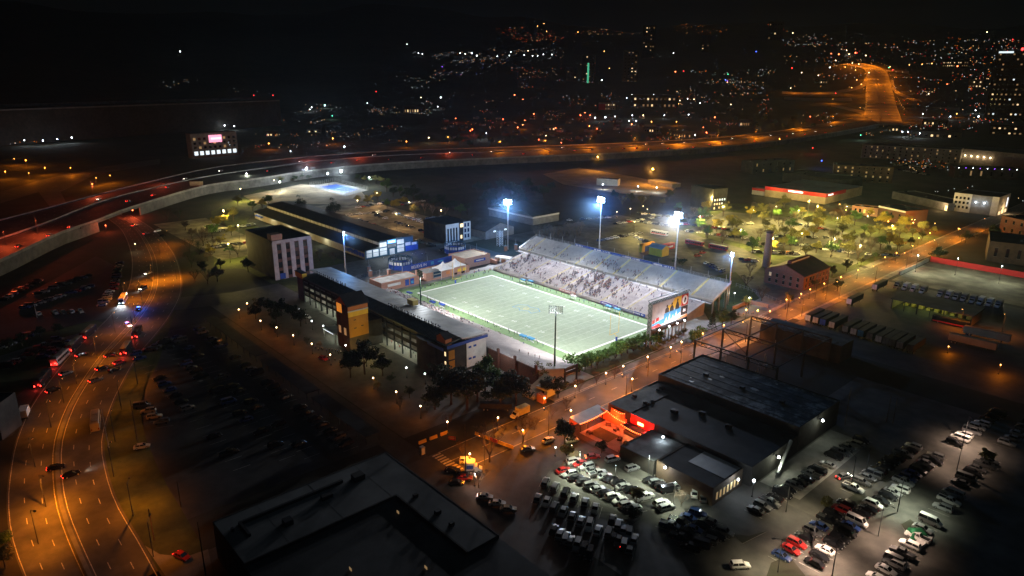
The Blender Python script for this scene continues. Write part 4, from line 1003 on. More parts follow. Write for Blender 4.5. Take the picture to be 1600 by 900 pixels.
for k, (px, py, lab) in enumerate(((1010, 392, 'yellow open-fronted booth with flat canopy behind the grandstand'), (1029, 398, 'yellow booth with grey gabled roof behind the grandstand'))):
    p = at(px, py); t = thing('yellow_booth', lab, 'booth', p, group='yellow booths')
    if k == 0:
        MB().box(-1, 1, -6, -3, 0, 5.2).box(-1.2, 1.2, -6, 7, 4.0, 5.2).box(-1, 1, 6, 7, 0, 4).build('frame', M['yellow'], t); MB().box(-.9, .9, -2.6, 5.6, .2, 3.4).build('counter', M['blue'], t)
    else:
        MB().box(-5, 5, -3.6, 3.6, 0, 5.0).build('wall', M['yellow'], t); gable_walls(MB(), -5, 5, -3.6, 3.6, 5, 1.8).build('gable', M['yellow'], t); gable(MB(), -5, 5, -3.6, 3.6, 5, 1.8).build('roof', M['metal_roof'], t)
p = at(1044, 389); t = thing('red_booth', 'red tent-like booth beside the gabled yellow booth', 'booth', p); MB().box(-1.5, 1.5, -5, 5, 0, 3.4).build('wall', M['red'], t); MB().box(-1.7, 1.7, -5.2, 5.2, 3.4, 3.7).build('roof', M['red'], t); MB().box(1.5, 1.56, -3, 3, 1.2, 2.4).build('lettering', M['white_fabric'], t)
light((-29, 141, 9), 'amber', 1700, None, .3).name = 'booth_light'

# red-striped warehouse
t, a, b = block('striped_warehouse', 'pale warehouse with broad red stripe under its grey roof', 'warehouse', -92, -34, 393, 470, 8.5, 'tanwall', 'metal_roof', 0)
for y0, y1 in ((-b-.15, -b-.01),): MB().box(-a-.1, a+.1, y0, y1, 6.2, 9.6).build('red_stripe', M['red'], t)
MB().box(a+.01, a+.15, -b, -b+40, 6.2, 9.6).build('red_stripe', M['red'], t)
MB().box(-6, 8, -b-.25, -b-.15, 7.2, 8.6).build('sign', G_['sign_white'], t); MB().box(a+.15, a+.22, -b+4, -b+14, 7.2, 8.4).build('sign', G_['sign_white'], t)
MB().box(-a-14, -a-.2, -b+2, -b+12, 0, 6).build('side_wing', M['white'], t); MB().box(-a-14.1, -a-.2, -b+1.8, -b+1.99, 4, 6.4).build('red_stripe', M['red'], t)
for x in (-18, 2, 22): light((x, -b-10, 7.5), 'yellow', 800, t, .4)
light((a+10, -b+8, 6), 'yellow', 420, t, .4)
# other town blocks to the right, with picture foot points
TB = [('brick_office', 'long brick office block with lit end windows and orange sign, beyond the striped warehouse', (1300, 282), (1393, 287), 258, 25, 'brownwall', 8, 4, [M['glass'], M['glass'], M['glass'], G_['win_dim']]),
 ('hotel_block', 'long flat-roofed hotel block with many small windows beyond the brick office', (1345, 246), (1498, 256), 226, 30, 'greywall', 16, 4, [M['glass'], M['glass'], M['glass'], G_['win_dim']]),
 ('low_shop', 'low shop with pale roof edges in front of the dark warehouses', (1370, 342), (1412, 352), 322, 22, 'brick_dk', 3, 1, [M['glass']]),
 ('long_shed', 'long pale-walled shed left of the grey and white corner block', (1393, 310), (1480, 330), 300, 24, 'greywall', 0, 0, []),
 ('brick_cottage', 'low brick terrace lit orange beside the parking trees', (1330, 334), (1370, 339), 322, 10, 'brick', 5, 1, [G_['win_dim'], M['glass']]),
 ('dark_warehouse', 'wide dark warehouse roof behind the striped warehouse', (1222, 283), (1310, 296), 270, 40, 'darkwall', 0, 0, []),
 ('office_block', 'dark low office with reddish lit windows left of the striped warehouse', (1175, 272), (1240, 268), 254, 20, 'darkwall', 6, 2, [G_['win_dim'], M['glass'], M['glass']]),
 ('depot', 'huge dark depot with row of white wall lamps at the far right', (1490, 252), (1640, 268), 232, 60, 'greywall', 0, 0, []),
 ('corner_store', 'dark store with bluish roof edge lamps right of the hotel', (1490, 278), (1590, 282), 262, 22, 'darkwall', 6, 1, [M['glass'], G_['win_dim']]),
 ('brick_row', 'dark brick row on the far side of the orange crossroads at right', (1560, 362), (1640, 382), 338, 18, 'brick_dk', 6, 2, [M['glass']]),
 ('flat_store', 'dark flat-roofed store with pale roof units above the red wall', (1540, 408), (1640, 420), 378, 34, 'brownwall', 5, 1, [M['glass']])]
for nm, lab, p0, p1, top, dep, wl, nc, nr, ms in TB:
    t, a, b, h = fbox(nm, lab, 'building', p0, p1, top, dep, wl, 'dark_roof', units=3, seed=len(nm))
    if nc: windows(t, 'y-', a, b, h, nc, nr, min(1.6, 2*a/nc*.5), h/nr*.45, h/nr*.3, h/nr, ms, nc)
    if nm == 'brick_office':
        windows(t, 'x+', a, b, h, 3, 4, 1.6, h/4*.5, h/4*.3, h/4, [M['glass'], G_['win'], G_['win_dim']], 4); MB().box(a+.02, a+.25, b-3, b-.6, h*.35, h*.95).build('lit_sign', G_['neon'], t)
    if nm == 'long_shed': MB().box(a-3, a-.5, -b-.12, -b-.01, .3, 4.4).build('lit_doorway', G_['win'], t); light((a-2, -b-5, 5), 'warm', 2600, t, .4)
    if nm == 'depot':
        for k in range(6): MB().ball((-a+6+k*8, -b-.8, h*.55), .8, 0).build('wall_lamp', G_['warm'], t); light((-a+6+k*8, -b-2.5, h*.5), 'warm', 700, t, .4)
    if nm == 'corner_store':
        for k in range(9): MB().ball((-a+3+(2*a-6)*k/8, -b-.5, h+.2), .35, 0, 5).build('roof_edge_lamp', G_['purple'] if k % 2 else G_['white'], t)
    if nm == 'low_shop': MB().box(-a, a, -b-.3, -b-.02, h-.8, h+.4).build('fascia', M['white'], t)
# grey and white corner block
t, a, b = block('corner_block', 'grey and white four-storey corner block with vertical lit sign by the crossroads', 'building', 50, 82, 446, 478, 14.5, 'greywall', 'black_roof', .8)
MB().box(-a-.01, -a+13, -b-.25, -b-.01, 0, 15.4).build('white_bay', M['white'], t); MB().box(a-4.5, a+.25, -b-.3, -b-.01, 0, 15.4).build('white_bay', M['white'], t); MB().box(a+.01, a+.25, -b, b, 0, 15.4).build('white_bay', M['white'], t)
for i in range(3):
    for k in range(4): MB().box(-a+1.2+2.9*k, -a+2.8+2.9*k, -b-.31, -b-.25, 3+3.8*i, 5+3.8*i).build('window', M['glass'], t)
for x in (0.5, 6.5): MB().ball((x, -b-.8, 9.5), .5, 0, 6).build('wall_lamp', G_['white'], t); light((x, -b-2.6, 9.2), 'white', 420, t, .3)
for i in range(3): MB().box(a+.25, a+.31, -6, -4, 3+3.8*i, 5.6+3.8*i).build('window', M['glass'] if i < 2 else G_['win_dim'], t)
MB().box(a+.25, a+.6, 8, 9.6, 5, 12.5).build('lit_sign', G_['sign_white'], t)
for y in (-9, 0, 9): MB().box(a+.25, a+.32, y-2.4, y+2.4, .3, 3.0).build('shop_window', G_['win'], t)
light((a+5, 0, 4), 'warm', 1600, t, .4)
# open shed lit yellow-green, gravel yard walls
t = thing('lit_shed', 'long open-fronted shed glowing yellow-green inside, among parked trailers', 'shed', (134, 142, 0))
MB().box(-17, 17, 7.6, 8, 0, 5).box(-17, -16.7, -8, 7.6, 0, 5).box(16.7, 17, -8, 7.6, 0, 5).build('wall', M['tanwall'], t)
MB().box(-17.5, 17.5, -9, 8.5, 5.0, 5.4).build('roof', M['dark_roof'], t)
for k in range(7): MB().box(-16.8+5.6*k-.15, -16.8+5.6*k+.15, -8.4, -8.1, 0, 5).build('post', M['dark'], t)
mb = MB()
for k in range(9): x = -14+3.4*k; mb.box(x-.9, x+.9, 2, 5, 0, .9+.5*(k % 3))
mb.build('pallet_stack', M['yellow_paint'], t)
for x in (-12, -4, 5): light((x, 0, 4.4), (.82, 1.0, .25), 330, t, .3)
tag(MB().box(98, 180, 246.6, 247.4, 0, 3.2).build('red_wall', M['red']), 'long red boundary wall at the back of the gravel yard', 'wall')
tag(MB().box(96.6, 97.4, 200, 246, 0, 2.2).build('concrete_wall', M['concrete']), 'low pale concrete wall between the orange street and the gravel yard', 'wall')
# ---- dark warehouses in the foreground right
t, a, b = block('weathered_warehouse', 'big dark warehouse with blotchy weathered grey roof right of the street', 'warehouse', 100, 151, -30, -3, 8.2, 'darkwall', 'mottled_roof', .4, units=0)
r_ = random.Random(4)
for k in range(34):
    x, y, s_ = r_.uniform(-24, 16), r_.uniform(-12, 12), r_.uniform(.25, 1.0); n = 13
    MB().face([(max(-24.8, x+1.6*s_*r_.uniform(.3, 1.5)*math.cos(i*6.283/n)), min(12.9, max(-12.9, y+s_*r_.uniform(.3, 1.5)*math.sin(i*6.283/n))), 8.285+.0025*(k % 9)) for i in range(n)], 0).build('roof_patch', M['metal_roof'] if k % 6 == 0 else M['dark_roof'], t)
for k in range(6): MB().box(-25.1, 25.1, -11+4.4*k, -10.9+4.4*k, 8.28, 8.36).build('roof_seam', M['dark_roof'], t)
for k in range(3): MB().box(-15+14*k, -13.6+14*k, -2, -.8, 8.28, 9.0).build('rooftop_unit', M['dark'], t)
t, a, b = block('lower_warehouse', 'lower dark flat-roofed warehouse wing next to the red-lit bar yard', 'warehouse', 100, 151, -56.4, -30.4, 5.8, 'darkwall', 'dark_roof', .3, units=9, seed=12)
MB().box(-a+.4, -a+9, -b+.4, -b+20, 5.9, 6.1).build('pale_strip', M['grey_roof'], t)
mb = MB().tube((151.6, -36, 6.8), (153.4, -46, 1.0), .5, n=6); tag(mb.build('conveyor', M['steel']), 'slim inclined pale conveyor on the end wall of the dark warehouse', 'conveyor')
for x, y, z, pw in ((151.8, -18, 7.4, 200), (151.8, -44.5, 5.3, 360)):
    l = thing('wall_lamp', f'white lamp on the {"far" if y > -30 else "near"} right corner of the dark warehouse', 'lamp', (x, y, z), group='warehouse corner lamps'); MB().box(-.3, .5, -.2, .2, -.1, .3).ball((.7, 0, -.1), .42, 1).build('fitting', [M['dark'], G_['white']], l); light((1.3, 0, -.5), 'pale', pw, l, .3)
rect('yard_pavement', 151.5, 163, -52, -8, M['concrete'], .03)
# ruined steel frame hall
t = thing('steel_frame', 'roofless ruined steel frame of a hall with tall posts and trusses', 'ruin', (109, 24, 0))
mb = MB()
for x in (-17, -5.6, 5.8, 17):
    for y in (-20, 0, 22): mb.box(x-.3, x+.3, y-.3, y+.3, 0, 10)
mb.build('post', M['dark'], t)
mb = MB()
for y in (-20, 0, 22):
    mb.box(-17, 17, y-.2, y+.2, 9.7, 10.15).box(-17, 17, y-.15, y+.15, 8.3, 8.55)
    for k in range(12): mb.tube((-17+34/12*k, y, 8.4+1.5*(k % 2)), (-17+34/12*(k+1), y, 8.4+1.5*((k+1) % 2)), .12, n=4)
for x in (-17, -5.6, 5.8, 17): mb.box(x-.18, x+.18, -20, 22, 9.75, 10.1)
mb.tube((-17, -20, 2), (-5.6, -20, 9), .15, n=4).tube((-17, 0, 9), (-5.6, 0, 2), .15, n=4)
mb.build('truss', M['dark'], t)
mb = MB(); r_ = random.Random(9)
for k in range(16):
    x, y = r_.uniform(-16, 10), r_.uniform(-18, 20); mb.box(x-.1, x+.1, y-.1, y+.1, 0, r_.uniform(2.5, 6))
mb.build('stud', M['steel'], t)
tag(MB().box(100, 118, -2.4, -1.9, 0, 7.6).build('broken_wall', M['concrete']), 'pale broken wall between the weathered roof and the steel frame', 'wall')
t, a, b = block('torn_roof_shed', 'long low shed with torn bluish roof sheets behind the steel frame', 'shed', 96, 130, 47, 58, 7.4, 'darkwall', 'grey_roof', 0)
mb = MB()
for k in range(12): x = -a+1.2+2.8*k; mb.box(x, x+1.9, -b-.6+.5*(k % 3), -b+3.5, 7.5, 7.62, rz=.03*(k % 4-1.5))
mb.build('torn_sheet', M['grey_roof'], t)
# bar with red-lit yard
t = thing('bar_terrace', 'open bar terrace under strings of orange lights with grey-roofed side shed', 'bar', (104, -61, 0))
MB().loft([[(-9, y, 3.4), (-4.3, y, 2.8), (-4.3, y, 3.0), (-9, y, 3.6)] for y in (-8.5, 5.2)]).build('shed_roof', M['metal_roof'], t)
MB().box(-9, -8.8, -8.4, 5.2, 0, 3.3).build('shed_wall', M['orange'], t)
for y in (-8, -4.5, -1, 2.5): MB().box(-4.6, -4.4, y-.1, y+.1, 0, 2.8).build('post', M['dark'], t)
MB().box(-7, 4, 4.2, 4.45, 0, 3.4).box(-2.5, 3.0, 4.2, 4.6, 3.4, 5.2).build('stage_wall', M['orange'], t)
MB().box(4.6, 12.5, 1.0, 4.2, 2.7, 2.95).build('bar_roof', M['dark_roof'], t); MB().box(5, 12, 1.6, 2.6, 0, 1.1).build('counter', M['brownwall'], t)
MB().box(5.5, 14.5, 4.25, 4.5, 0, 6.2).build('red_screen', M['red'], t)
MB().box(8.4, 10.6, 4.12, 4.24, 3.6, 4.5).build('lit_sign', G_['sodium'], t)
MB().box(-2.5, 5.5, -6.5, -.8, .02, .05).build('grass_mat', M['grass'], t)
bulb_me = MB().ball((0, 0, 0), .16, 0, 5).mesh('bulb', [G_['neon']])
def bulbs(p, q, n):
    for i in range(n): c = Vector(p).lerp(Vector(q), i/(n-1)); put('bulb', bulb_me, t, (c.x, c.y, c.z-.4*math.sin(math.pi*i/(n-1))))
bulbs((-4.2, -8.4, 3.1), (-4.2, 4.2, 3.3), 20); bulbs((-4.2, 4.1, 3.4), (4.5, 2.6, 3.2), 12); bulbs((4.5, .9, 3.1), (13.5, .9, 3.0), 14); bulbs((-1, 4.1, 4.9), (3, 4.1, 5.2), 6)

for x, y, z, c, pw in ((-2.6, -5, 2.8, (1, .085, .018), 800), (-2.4, 0, 2.8, (1, .085, .018), 900), (0, 2.8, 2.8, (1, .085, .018), 800), (3.4, 2.2, 2.4, (1, .085, .018), 500), (8.5, .2, 2.5, (1, .2, .05), 700), (8, 2.9, 5.0, (1, .03, .025), 500), (12.5, 2.9, 3.2, (1, .03, .02), 900), (-6.5, -3, 2.6, (1, .25, .06), 300)): light((x, y, z), c, pw*1.7, t, .2)
for k, (x, y) in enumerate(((-2, -6.5), (-1.5, 2.0), (2.5, 1.2), (7, -2.5), (10, -3))):
    pt = thing('picnic_table', f'wooden picnic table on the red-lit bar terrace, {nth(k)} from the street', 'table', (104+x, -61+y, .03), k*.7, 'terrace tables'); MB().box(-.9, .9, -.38, .38, .70, .76).build('top', M['brownwall'], pt); MB().box(-.9, .9, -.85, -.6, .42, .47).box(-.9, .9, .6, .85, .42, .47).box(-.7, -.6, -.7, .7, 0, .70).box(.6, .7, -.7, .7, 0, .70).build('bench_frame', M['brownwall'], pt)
t, a, b = block('low_annex', 'low dark annex with white lamp at its corner beside the red-lit bar', 'building', 118, 130, -72, -57.2, 4.2, 'darkwall', 'grey_roof', .2)
t, a, b = block('hall_annex', 'dark hall with pale blue roof panel and yellow-lit side windows', 'building', 131, 149, -72, -57.5, 5.2, 'brownwall', 'dark_roof', .2)
MB().box(-3, 8.4, -1, 7.0, 5.29, 5.36).build('roof_panel', M['metal_roof'], t); windows(t, 'x+', a, b, 5, 7, 1, .8, 2.2, 1.2, 3, [G_['win_dim']], 3)
for k, (x, y, z, pw, lab) in enumerate(((124.5, -60, 5.6, 620, 'bright white lamp over the low annex roof beside the bar'), (134.5, -72.6, 5.2, 800, 'white lamp under the near eaves of the dark hall annex'), (150.5, -62, 4.6, 420, 'white lamp on the right wall of the dark hall annex'))):
    l = thing('wall_lamp', lab, 'lamp', (x, y, z)); MB().box(-.25, .25, -.1, .3, -.1, .25).ball((0, -.3, 0), .36, 1).build('fitting', [M['dark'], G_['white']], l); light((0, -.9, .1), 'white', pw, l, .3)
# big dark roofed complex at bottom centre: two wings round a dark court
t = thing('courtyard_complex', 'huge dark flat-roofed building with two wings round a courtyard at the bottom', 'building', (84, -130, 0))
mb = MB().box(0, 19, -46, 0, 0, 10).box(19, 47, -9, 0, 0, 10); mb.box(-.0, .4, -46, 0, 10, 10.12).box(.4, 47, -.4, 0, 10, 10.12).box(18.6, 19, -46, -9, 10, 10.1).box(19, 47, -9, -8.6, 10, 10.1); mb.build('wall', M['darkwall'], t)
MB().box(.41, 18.59, -45.9, -.41, 10.004, 10.06).box(18.6, 46.9, -8.59, -.41, 10.004, 10.06).build('roof', M['stained_roof'], t)
for k in range(3): MB().box(.5, 18.5, -10-13*k, -9.96-13*k, 10.06, 10.08).build('roof_seam', M['dark_roof'], t)

MB().box(5, 5.7, -42, -16, 10.06, 10.8).box(5.7, 11, -42, -41.4, 10.06, 10.8).build('duct', M['dark'], t)
MB().box(19.02, 75, -46, -9.02, 0, 9.2).box(47.02, 75, -9.01, 0, 0, 9.2).build('court_roof', M['dark_roof'], t)
r_ = random.Random(21)
for k in range(4): u = r_.uniform(4, 13); q = r_.uniform(.6, 2.2); MB().box(u, u+q*1.4, -12-10.5*k-q, -11.5-10.5*k+r_.uniform(-2, 2), 10.06, 10.5+q*.6).build('rooftop_unit', M['dark'], t)
for k in range(3): u = 22+8*k+r_.uniform(-2, 2); q = r_.uniform(.5, 1.5); MB().box(u, u+q*1.5, -6.4, -6.2+q*1.6, 10.06, 10.5+q*.7).build('rooftop_unit', M['dark'], t)
for k, (x, y) in enumerate(((24, -12), (34, -30), (44, -18), (30, -40))): MB().box(x, x+.9, y, y+.1, 9.25, 9.9).build('skylight', G_['win_dim'], t)
# dark strip roofs between the lot and the promenade
for k, (xa, xb, lab) in enumerate(((-80, -22, 'leftmost of three long flat black carport roofs beside the dark lot'), (-17, 22, 'middle of three long flat black carport roofs beside the dark lot'), (26, 62, 'right-hand of three long flat black carport roofs beside the dark lot'))):
    t = thing('carport', lab, 'carport', ((xa+xb)/2, -121.5, 0), group='black carports'); a = (xb-xa)/2
    MB().box(-a, a, -2.6, 2.6, 2.7, 2.95).build('roof', M['black_roof'], t)
    for i in range(int(a/3)+1):
        for y in (-2.2, 2.2): MB().box(-a+.4+i*(2*a-.8)/int(a/3)-.1, -a+.4+i*(2*a-.8)/int(a/3)+.1, y-.1, y+.1, 0, 2.7).build('post', M['dark'], t)
# left edge building and small kiosk by the highway
t, a, b, h = fbox('roadside_block', 'dark block with orange-lit wall at the left picture edge beside the highway', 'building', (-60, 690), (4, 688), 640, 10, 'darkwall', 'dark_roof')
# far left: long warehouse, office with pink sign
t, a, b, h = fbox('long_warehouse', 'very long dark warehouse with pale roof edges in the far left', 'warehouse', (-120, 236), (440, 196), 176, 150, 'darkwall', 'black_roof', par=0)
MB().box(-a, a, -b-1.0, -b-.2, h-1.5, h+.6).build('roof_edge', M['greywall'], t); MB().box(-a, a, b-60, b-58, h, h+5).build('roof_monitor', M['greywall'], t)
t, a, b, h = fbox('sign_office', 'dark office block with glowing pink sign and row of white windows beyond the interstate', 'building', (302, 248), (373, 242), 210, 14, 'greywall', 'black_roof')
windows(t, 'y-', a, b, h, 8, 1, 5.0, h*.16, h*.12, h, [G_['win_cool']], 2); windows(t, 'y-', a, b, h, 9, 3, 3.5, h*.10, h*.38, h*.18, [M['glass'], M['glass'], M['glass'], G_['win_dim']], 6)
MB().box(-8, 10, -b-1.2, -b-.3, h*.62, h*.92).build('lit_sign', G_['sign_pink'], t); MB().box(-5, 9, -b-1.3, -b-1.21, h*.75, h*.80).build('lettering', G_['sign_white'], t)
# roadside advertising panel on the interstate wall
p = at(309, 304); t = thing('roadside_sign', 'white lit advertising panel standing beside the interstate wall', 'sign', p, .9); MB().box(-6, 6, -.3, .3, 7, 12.5).build('panel', M['white'], t); MB().tube((0, 0, 0), (0, 0, 7), .4, n=8).build('post', M['dark'], t)
for x in (-3.5, 3.5): light((x, -3.2, 7.2), 'white', 900, t, .2)
p = at(77, 348-8); 
# long metal roof box by highway etc: police hut, construction barriers
# sports court
A, B_, C_, D_ = [at(*q) for q in ((484, 291), (523, 284), (575, 297), (540, 307))]
sheet('sports_court', [A, B_, C_, D_], M['concrete'], .03)
cx = (A+B_+C_+D_)/4; sheet('court_surface', [cx+(q-cx)*.66 for q in (A, B_, C_, D_)], M['blue'], .05)
mk = MB()
q4 = [cx+(q-cx)*.60 for q in (A, B_, C_, D_)]
for i in range(4):
    a_, b_ = q4[i], q4[(i+1) % 4]; d = (b_-a_).normalized(); n_ = Vector((-d.y, d.x, 0))*.12; mk.face([(a_.x-n_.x, a_.y-n_.y, .06), (b_.x-n_.x, b_.y-n_.y, .06), (b_.x+n_.x, b_.y+n_.y, .06), (a_.x+n_.x, a_.y+n_.y, .06)])
u, v = (q4[0]+q4[3])/2, (q4[1]+q4[2])/2
qs = [u.lerp(v, .35), u.lerp(v, .65)]; w_ = (q4[1]-q4[0])*.22
mk.face([(qs[0].x-w_.x, qs[0].y-w_.y, .065), (qs[1].x-w_.x, qs[1].y-w_.y, .065), (qs[1].x+w_.x, qs[1].y+w_.y, .065), (qs[0].x+w_.x, qs[0].y+w_.y, .065)])
struct('court_markings', mk, M['paint'])
fence('court_fence', 'tall mesh fence round the blue sports court', [A, B_, C_, D_, A], 4.0, rails=(.33, .66, 1.0), step=3)
# ================================================================ VEHICLES
def ring6(x, w, zb, zm, zt, wt): return [(x, -w*.92, zb), (x, -w, zm), (x, -wt, zt), (x, wt, zt), (x, w, zm), (x, w*.92, zb)]
SPEC = {'car': dict(L=4.5, hood=.90, belt=.93, roof=1.43, c=(-1.75, -1.15, .35, 1.05)),
        'suv': dict(L=4.7, hood=1.05, belt=1.08, roof=1.72, c=(-2.15, -1.95, .45, 1.05)),
        'pickup': dict(L=5.6, hood=1.12, belt=1.14, roof=1.82, c=(-.65, -.45, .75, 1.35)),
        'van': dict(L=5.3, hood=1.25, belt=1.25, roof=2.15, c=(-2.5, -2.4, 1.35, 1.95))}
def car_body(kind, mb, lights=True):
    s = SPEC[kind]; h = s['L']/2; W = .91; c = s['c']; hd, be, ro = s['hood'], s['belt'], s['roof']
    tail = be*.96
    secs = [ring6(-h, W*.86, .38, .60, tail*.82, W*.80), ring6(-h+.14, W*.97, .26, .62, tail, W*.90), ring6(c[0], W, .22, .65, be, W*.92), ring6(c[3], W, .22, .65, be*.99, W*.92), ring6(h-.55, W*.97, .22, .62, hd*.90, W*.86), ring6(h-.08, W*.88, .28, .55, hd*.72, W*.78), ring6(h, W*.76, .36, .5, hd*.58, W*.68)]
    mb.loft(secs, 0)
    # roof skin and pillars over the glass
    wr = W*.74; mb.loft([[(c[1], -wr, ro-.03), (c[1], wr, ro-.03), (c[1], wr*.96, ro+.02), (c[1], -wr*.96, ro+.02)], [(c[2], -wr, ro-.03), (c[2], wr, ro-.03), (c[2], wr*.96, ro+.02), (c[2], -wr*.96, ro+.02)]], 0)
    for sy in (-1, 1):
        for xb, xt in ((c[0], c[1]), (c[3], c[2]), ((c[0]+c[3])/2-.05, (c[1]+c[2])/2)): mb.tube((xb, sy*W*.875, be-.02), (xt, sy*wr*.98, ro), .055, n=4, m=0)
        mb.box(c[3]-.25, c[3]-.08, sy*W-.06+sy*.08, sy*W+.06+sy*.08, be-.02, be+.12)
    if kind == 'pickup':
        mb.box(-h+.25, c[0]-.12, -W*.78, W*.78, be*.99, be+.005, 2); 
        for sy in (-1, 1): mb.box(-h+.1, c[0]-.05, sy*W*.86-.06, sy*W*.86+.06, be*.9, be+.10)
def car_glass(kind, mb, m=0):
    s = SPEC[kind]; W = .91; c = s['c']; be, ro = s['belt'], s['roof']; wb, wr = W*.87, W*.73
    lo = [(c[0], -wb, be-.02), (c[3], -wb, be-.02), (c[3], wb, be-.02), (c[0], wb, be-.02)]; hi = [(c[1], -wr, ro-.02), (c[2], -wr, ro-.02), (c[2], wr, ro-.02), (c[1], wr, ro-.02)]
    mb.loft([lo, hi], m)
def wheel_mb(mb, x=0, y=0, m=0, m2=1, r=.34):
    rg = lambda yy, q: [(x+q*math.cos(i*.628), yy, r+q*math.sin(i*.628)) for i in range(10)]
    mb.loft([rg(y-.12, r), rg(y+.12, r)], m); s = -.125 if y < 0 else .125
    mb.loft([rg(y+s*.98, r*.6), rg(y+s*1.06, r*.56)], m2)
def lamp_boxes(kind, mb, which, m, sides=(-1, 1)):
    s = SPEC[kind]; h = s['L']/2; z = s['hood']*.66 if which == 'head' else s['belt']*.72
    for sy in sides:
        if which == 'head': mb.box(h-.14, h-.005, sy*.58-.17, sy*.58+.17, z-.09, z+.09, m)
        else: mb.box(-h-.015, -h+.1, sy*.66-.13, sy*.66+.13, z-.12, z+.12, m)
_cm = {}
def car_meshes(kind):
    if kind in _cm: return _cm[kind]
    d = {}; mb = MB(); car_body(kind, mb); d['body'] = mb.mesh('body', [PAINTS['grey'], M['glass'], M['dark']])
    mb = MB(); car_glass(kind, mb); d['window'] = mb.mesh('window', [M['glass']])
    mb = MB(); wheel_mb(mb, 0, -.001); d['wheel'] = mb.mesh('wheel', [M['tyre'], M['steel']])
    mb = MB(); wheel_mb(mb, 0, .001); d['wheel_l'] = mb.mesh('wheel', [M['tyre'], M['steel']])
    for nm, wh, off, on in (('headlight', 'head', 'headoff', 'head'), ('tail_light', 'tail', 'tailoff', 'tail')):
        for st, mt in (('off', M[off]), ('on', G_[on])):
            for sd_ in (-1, 1): mb = MB(); lamp_boxes(kind, mb, wh, 0, (sd_,)); d[nm+st+str(sd_)] = mb.mesh(nm, [mt])
    mb = MB(); car_body(kind, mb); car_glass(kind, mb, 1)
    for x in (-SPEC[kind]['L']*.29, SPEC[kind]['L']*.31):
        for y in (-.80, .80): wheel_mb(mb, x, y, 2, 2)
    lamp_boxes(kind, mb, 'head', 3); lamp_boxes(kind, mb, 'tail', 4)
    d['whole'] = mb.mesh('car', [PAINTS['grey'], M['glass'], M['tyre'], M['headoff'], M['tailoff']])
    _cm[kind] = d; return d
CAT = {'car': ('car', 'car', 'saloon'), 'suv': ('car', 'car', 'SUV'), 'pickup': ('pickup_truck', 'pickup truck', 'pickup'), 'van': ('van', 'van', 'van')}
COUNT = {'car': 0, 'pickup_truck': 0, 'van': 0}
def vehicle(kind, col, p, heading, label, group=None, parts=True, lit=None, z=0.0):
    d = car_meshes(kind); nm, cat, _ = CAT[kind]; COUNT[nm] += 1; c = PAINTS[col]; p = (p[0], p[1], z+.035)
    if not parts and not lit:
        o = put(nm, d['whole'], None, p, heading, c); return tag(o, label, cat, group)
    t = thing(nm, label, cat, p, heading, group); put('body', d['body'], t, color=c); put('window', d['window'], t)
    for x in (-SPEC[kind]['L']*.29, SPEC[kind]['L']*.31):
        put('wheel', d['wheel'], t, (x, -.80, 0)); put('wheel', d['wheel_l'], t, (x, .80, 0))
    for sd_ in ('-1', '1'): put('headlight', d['headlight'+('on' if lit and 'h' in lit else 'off')+sd_], t); put('tail_light', d['tail_light'+('on' if lit and 't' in lit else 'off')+sd_], t)
    if lit and 'H' in lit:
        L = light((SPEC[kind]['L']/2+.2, 0, .7), 'head', 900, t, .1, 'SPOT', R(70), .8); L.rotation_euler = (R(82), 0, R(-90))
    return t
KINDS = ['car', 'car', 'car', 'suv', 'suv', 'suv', 'pickup', 'van']; COLS = ['white', 'white', 'silver', 'silver', 'grey', 'black', 'black', 'black', 'grey', 'dark blue', 'red', 'beige']
cr = random.Random(11); BAY = MB()
def row(where, end, a, b, n, heading, px=True, parts=True, kinds=None, cols=None, skip=.0, jit=.25, group=None, fixed=None, z=0.0, flip=.4, bays=True):
    """cars side by side from a to b; the label counts from `end`"""
    A, B = (at(*a, z), at(*b, z)) if px else (Vector((*a, 0)), Vector((*b, 0))); k = 0
    if bays:
        for i in range(n+1):
            p = A.lerp(B, (i-.5)/max(1, n-1)); dx, dy = math.cos(heading)*2.5, math.sin(heading)*2.5; nx, ny = -dy*.022, dx*.022
            BAY.face([(p.x-dx-nx, p.y-dy-ny, .033), (p.x+dx-nx, p.y+dy-ny, .033), (p.x+dx+nx, p.y+dy+ny, .033), (p.x-dx+nx, p.y-dy+ny, .033)])
    for i in range(n):
        if cr.random() < skip: continue
        p = A.lerp(B, i/max(1, n-1)); kd = cr.choice(kinds or KINDS); cl = cr.choice(cols or COLS)
        if fixed and k < len(fixed) and fixed[k]: kd, cl = fixed[k]
        h = heading+(math.pi if cr.random() < flip else 0)+cr.uniform(-.05, .05)
        lab = f'{cl.replace("dark blue", "navy")} {CAT[kd][2]}, {nth(k)} from {end} in {where}'
        vehicle(kd, cl, (p.x+cr.uniform(-jit, jit), p.y+cr.uniform(-jit, jit)), h, lab, group or 'cars parked in '+where, parts, z=z); k += 1
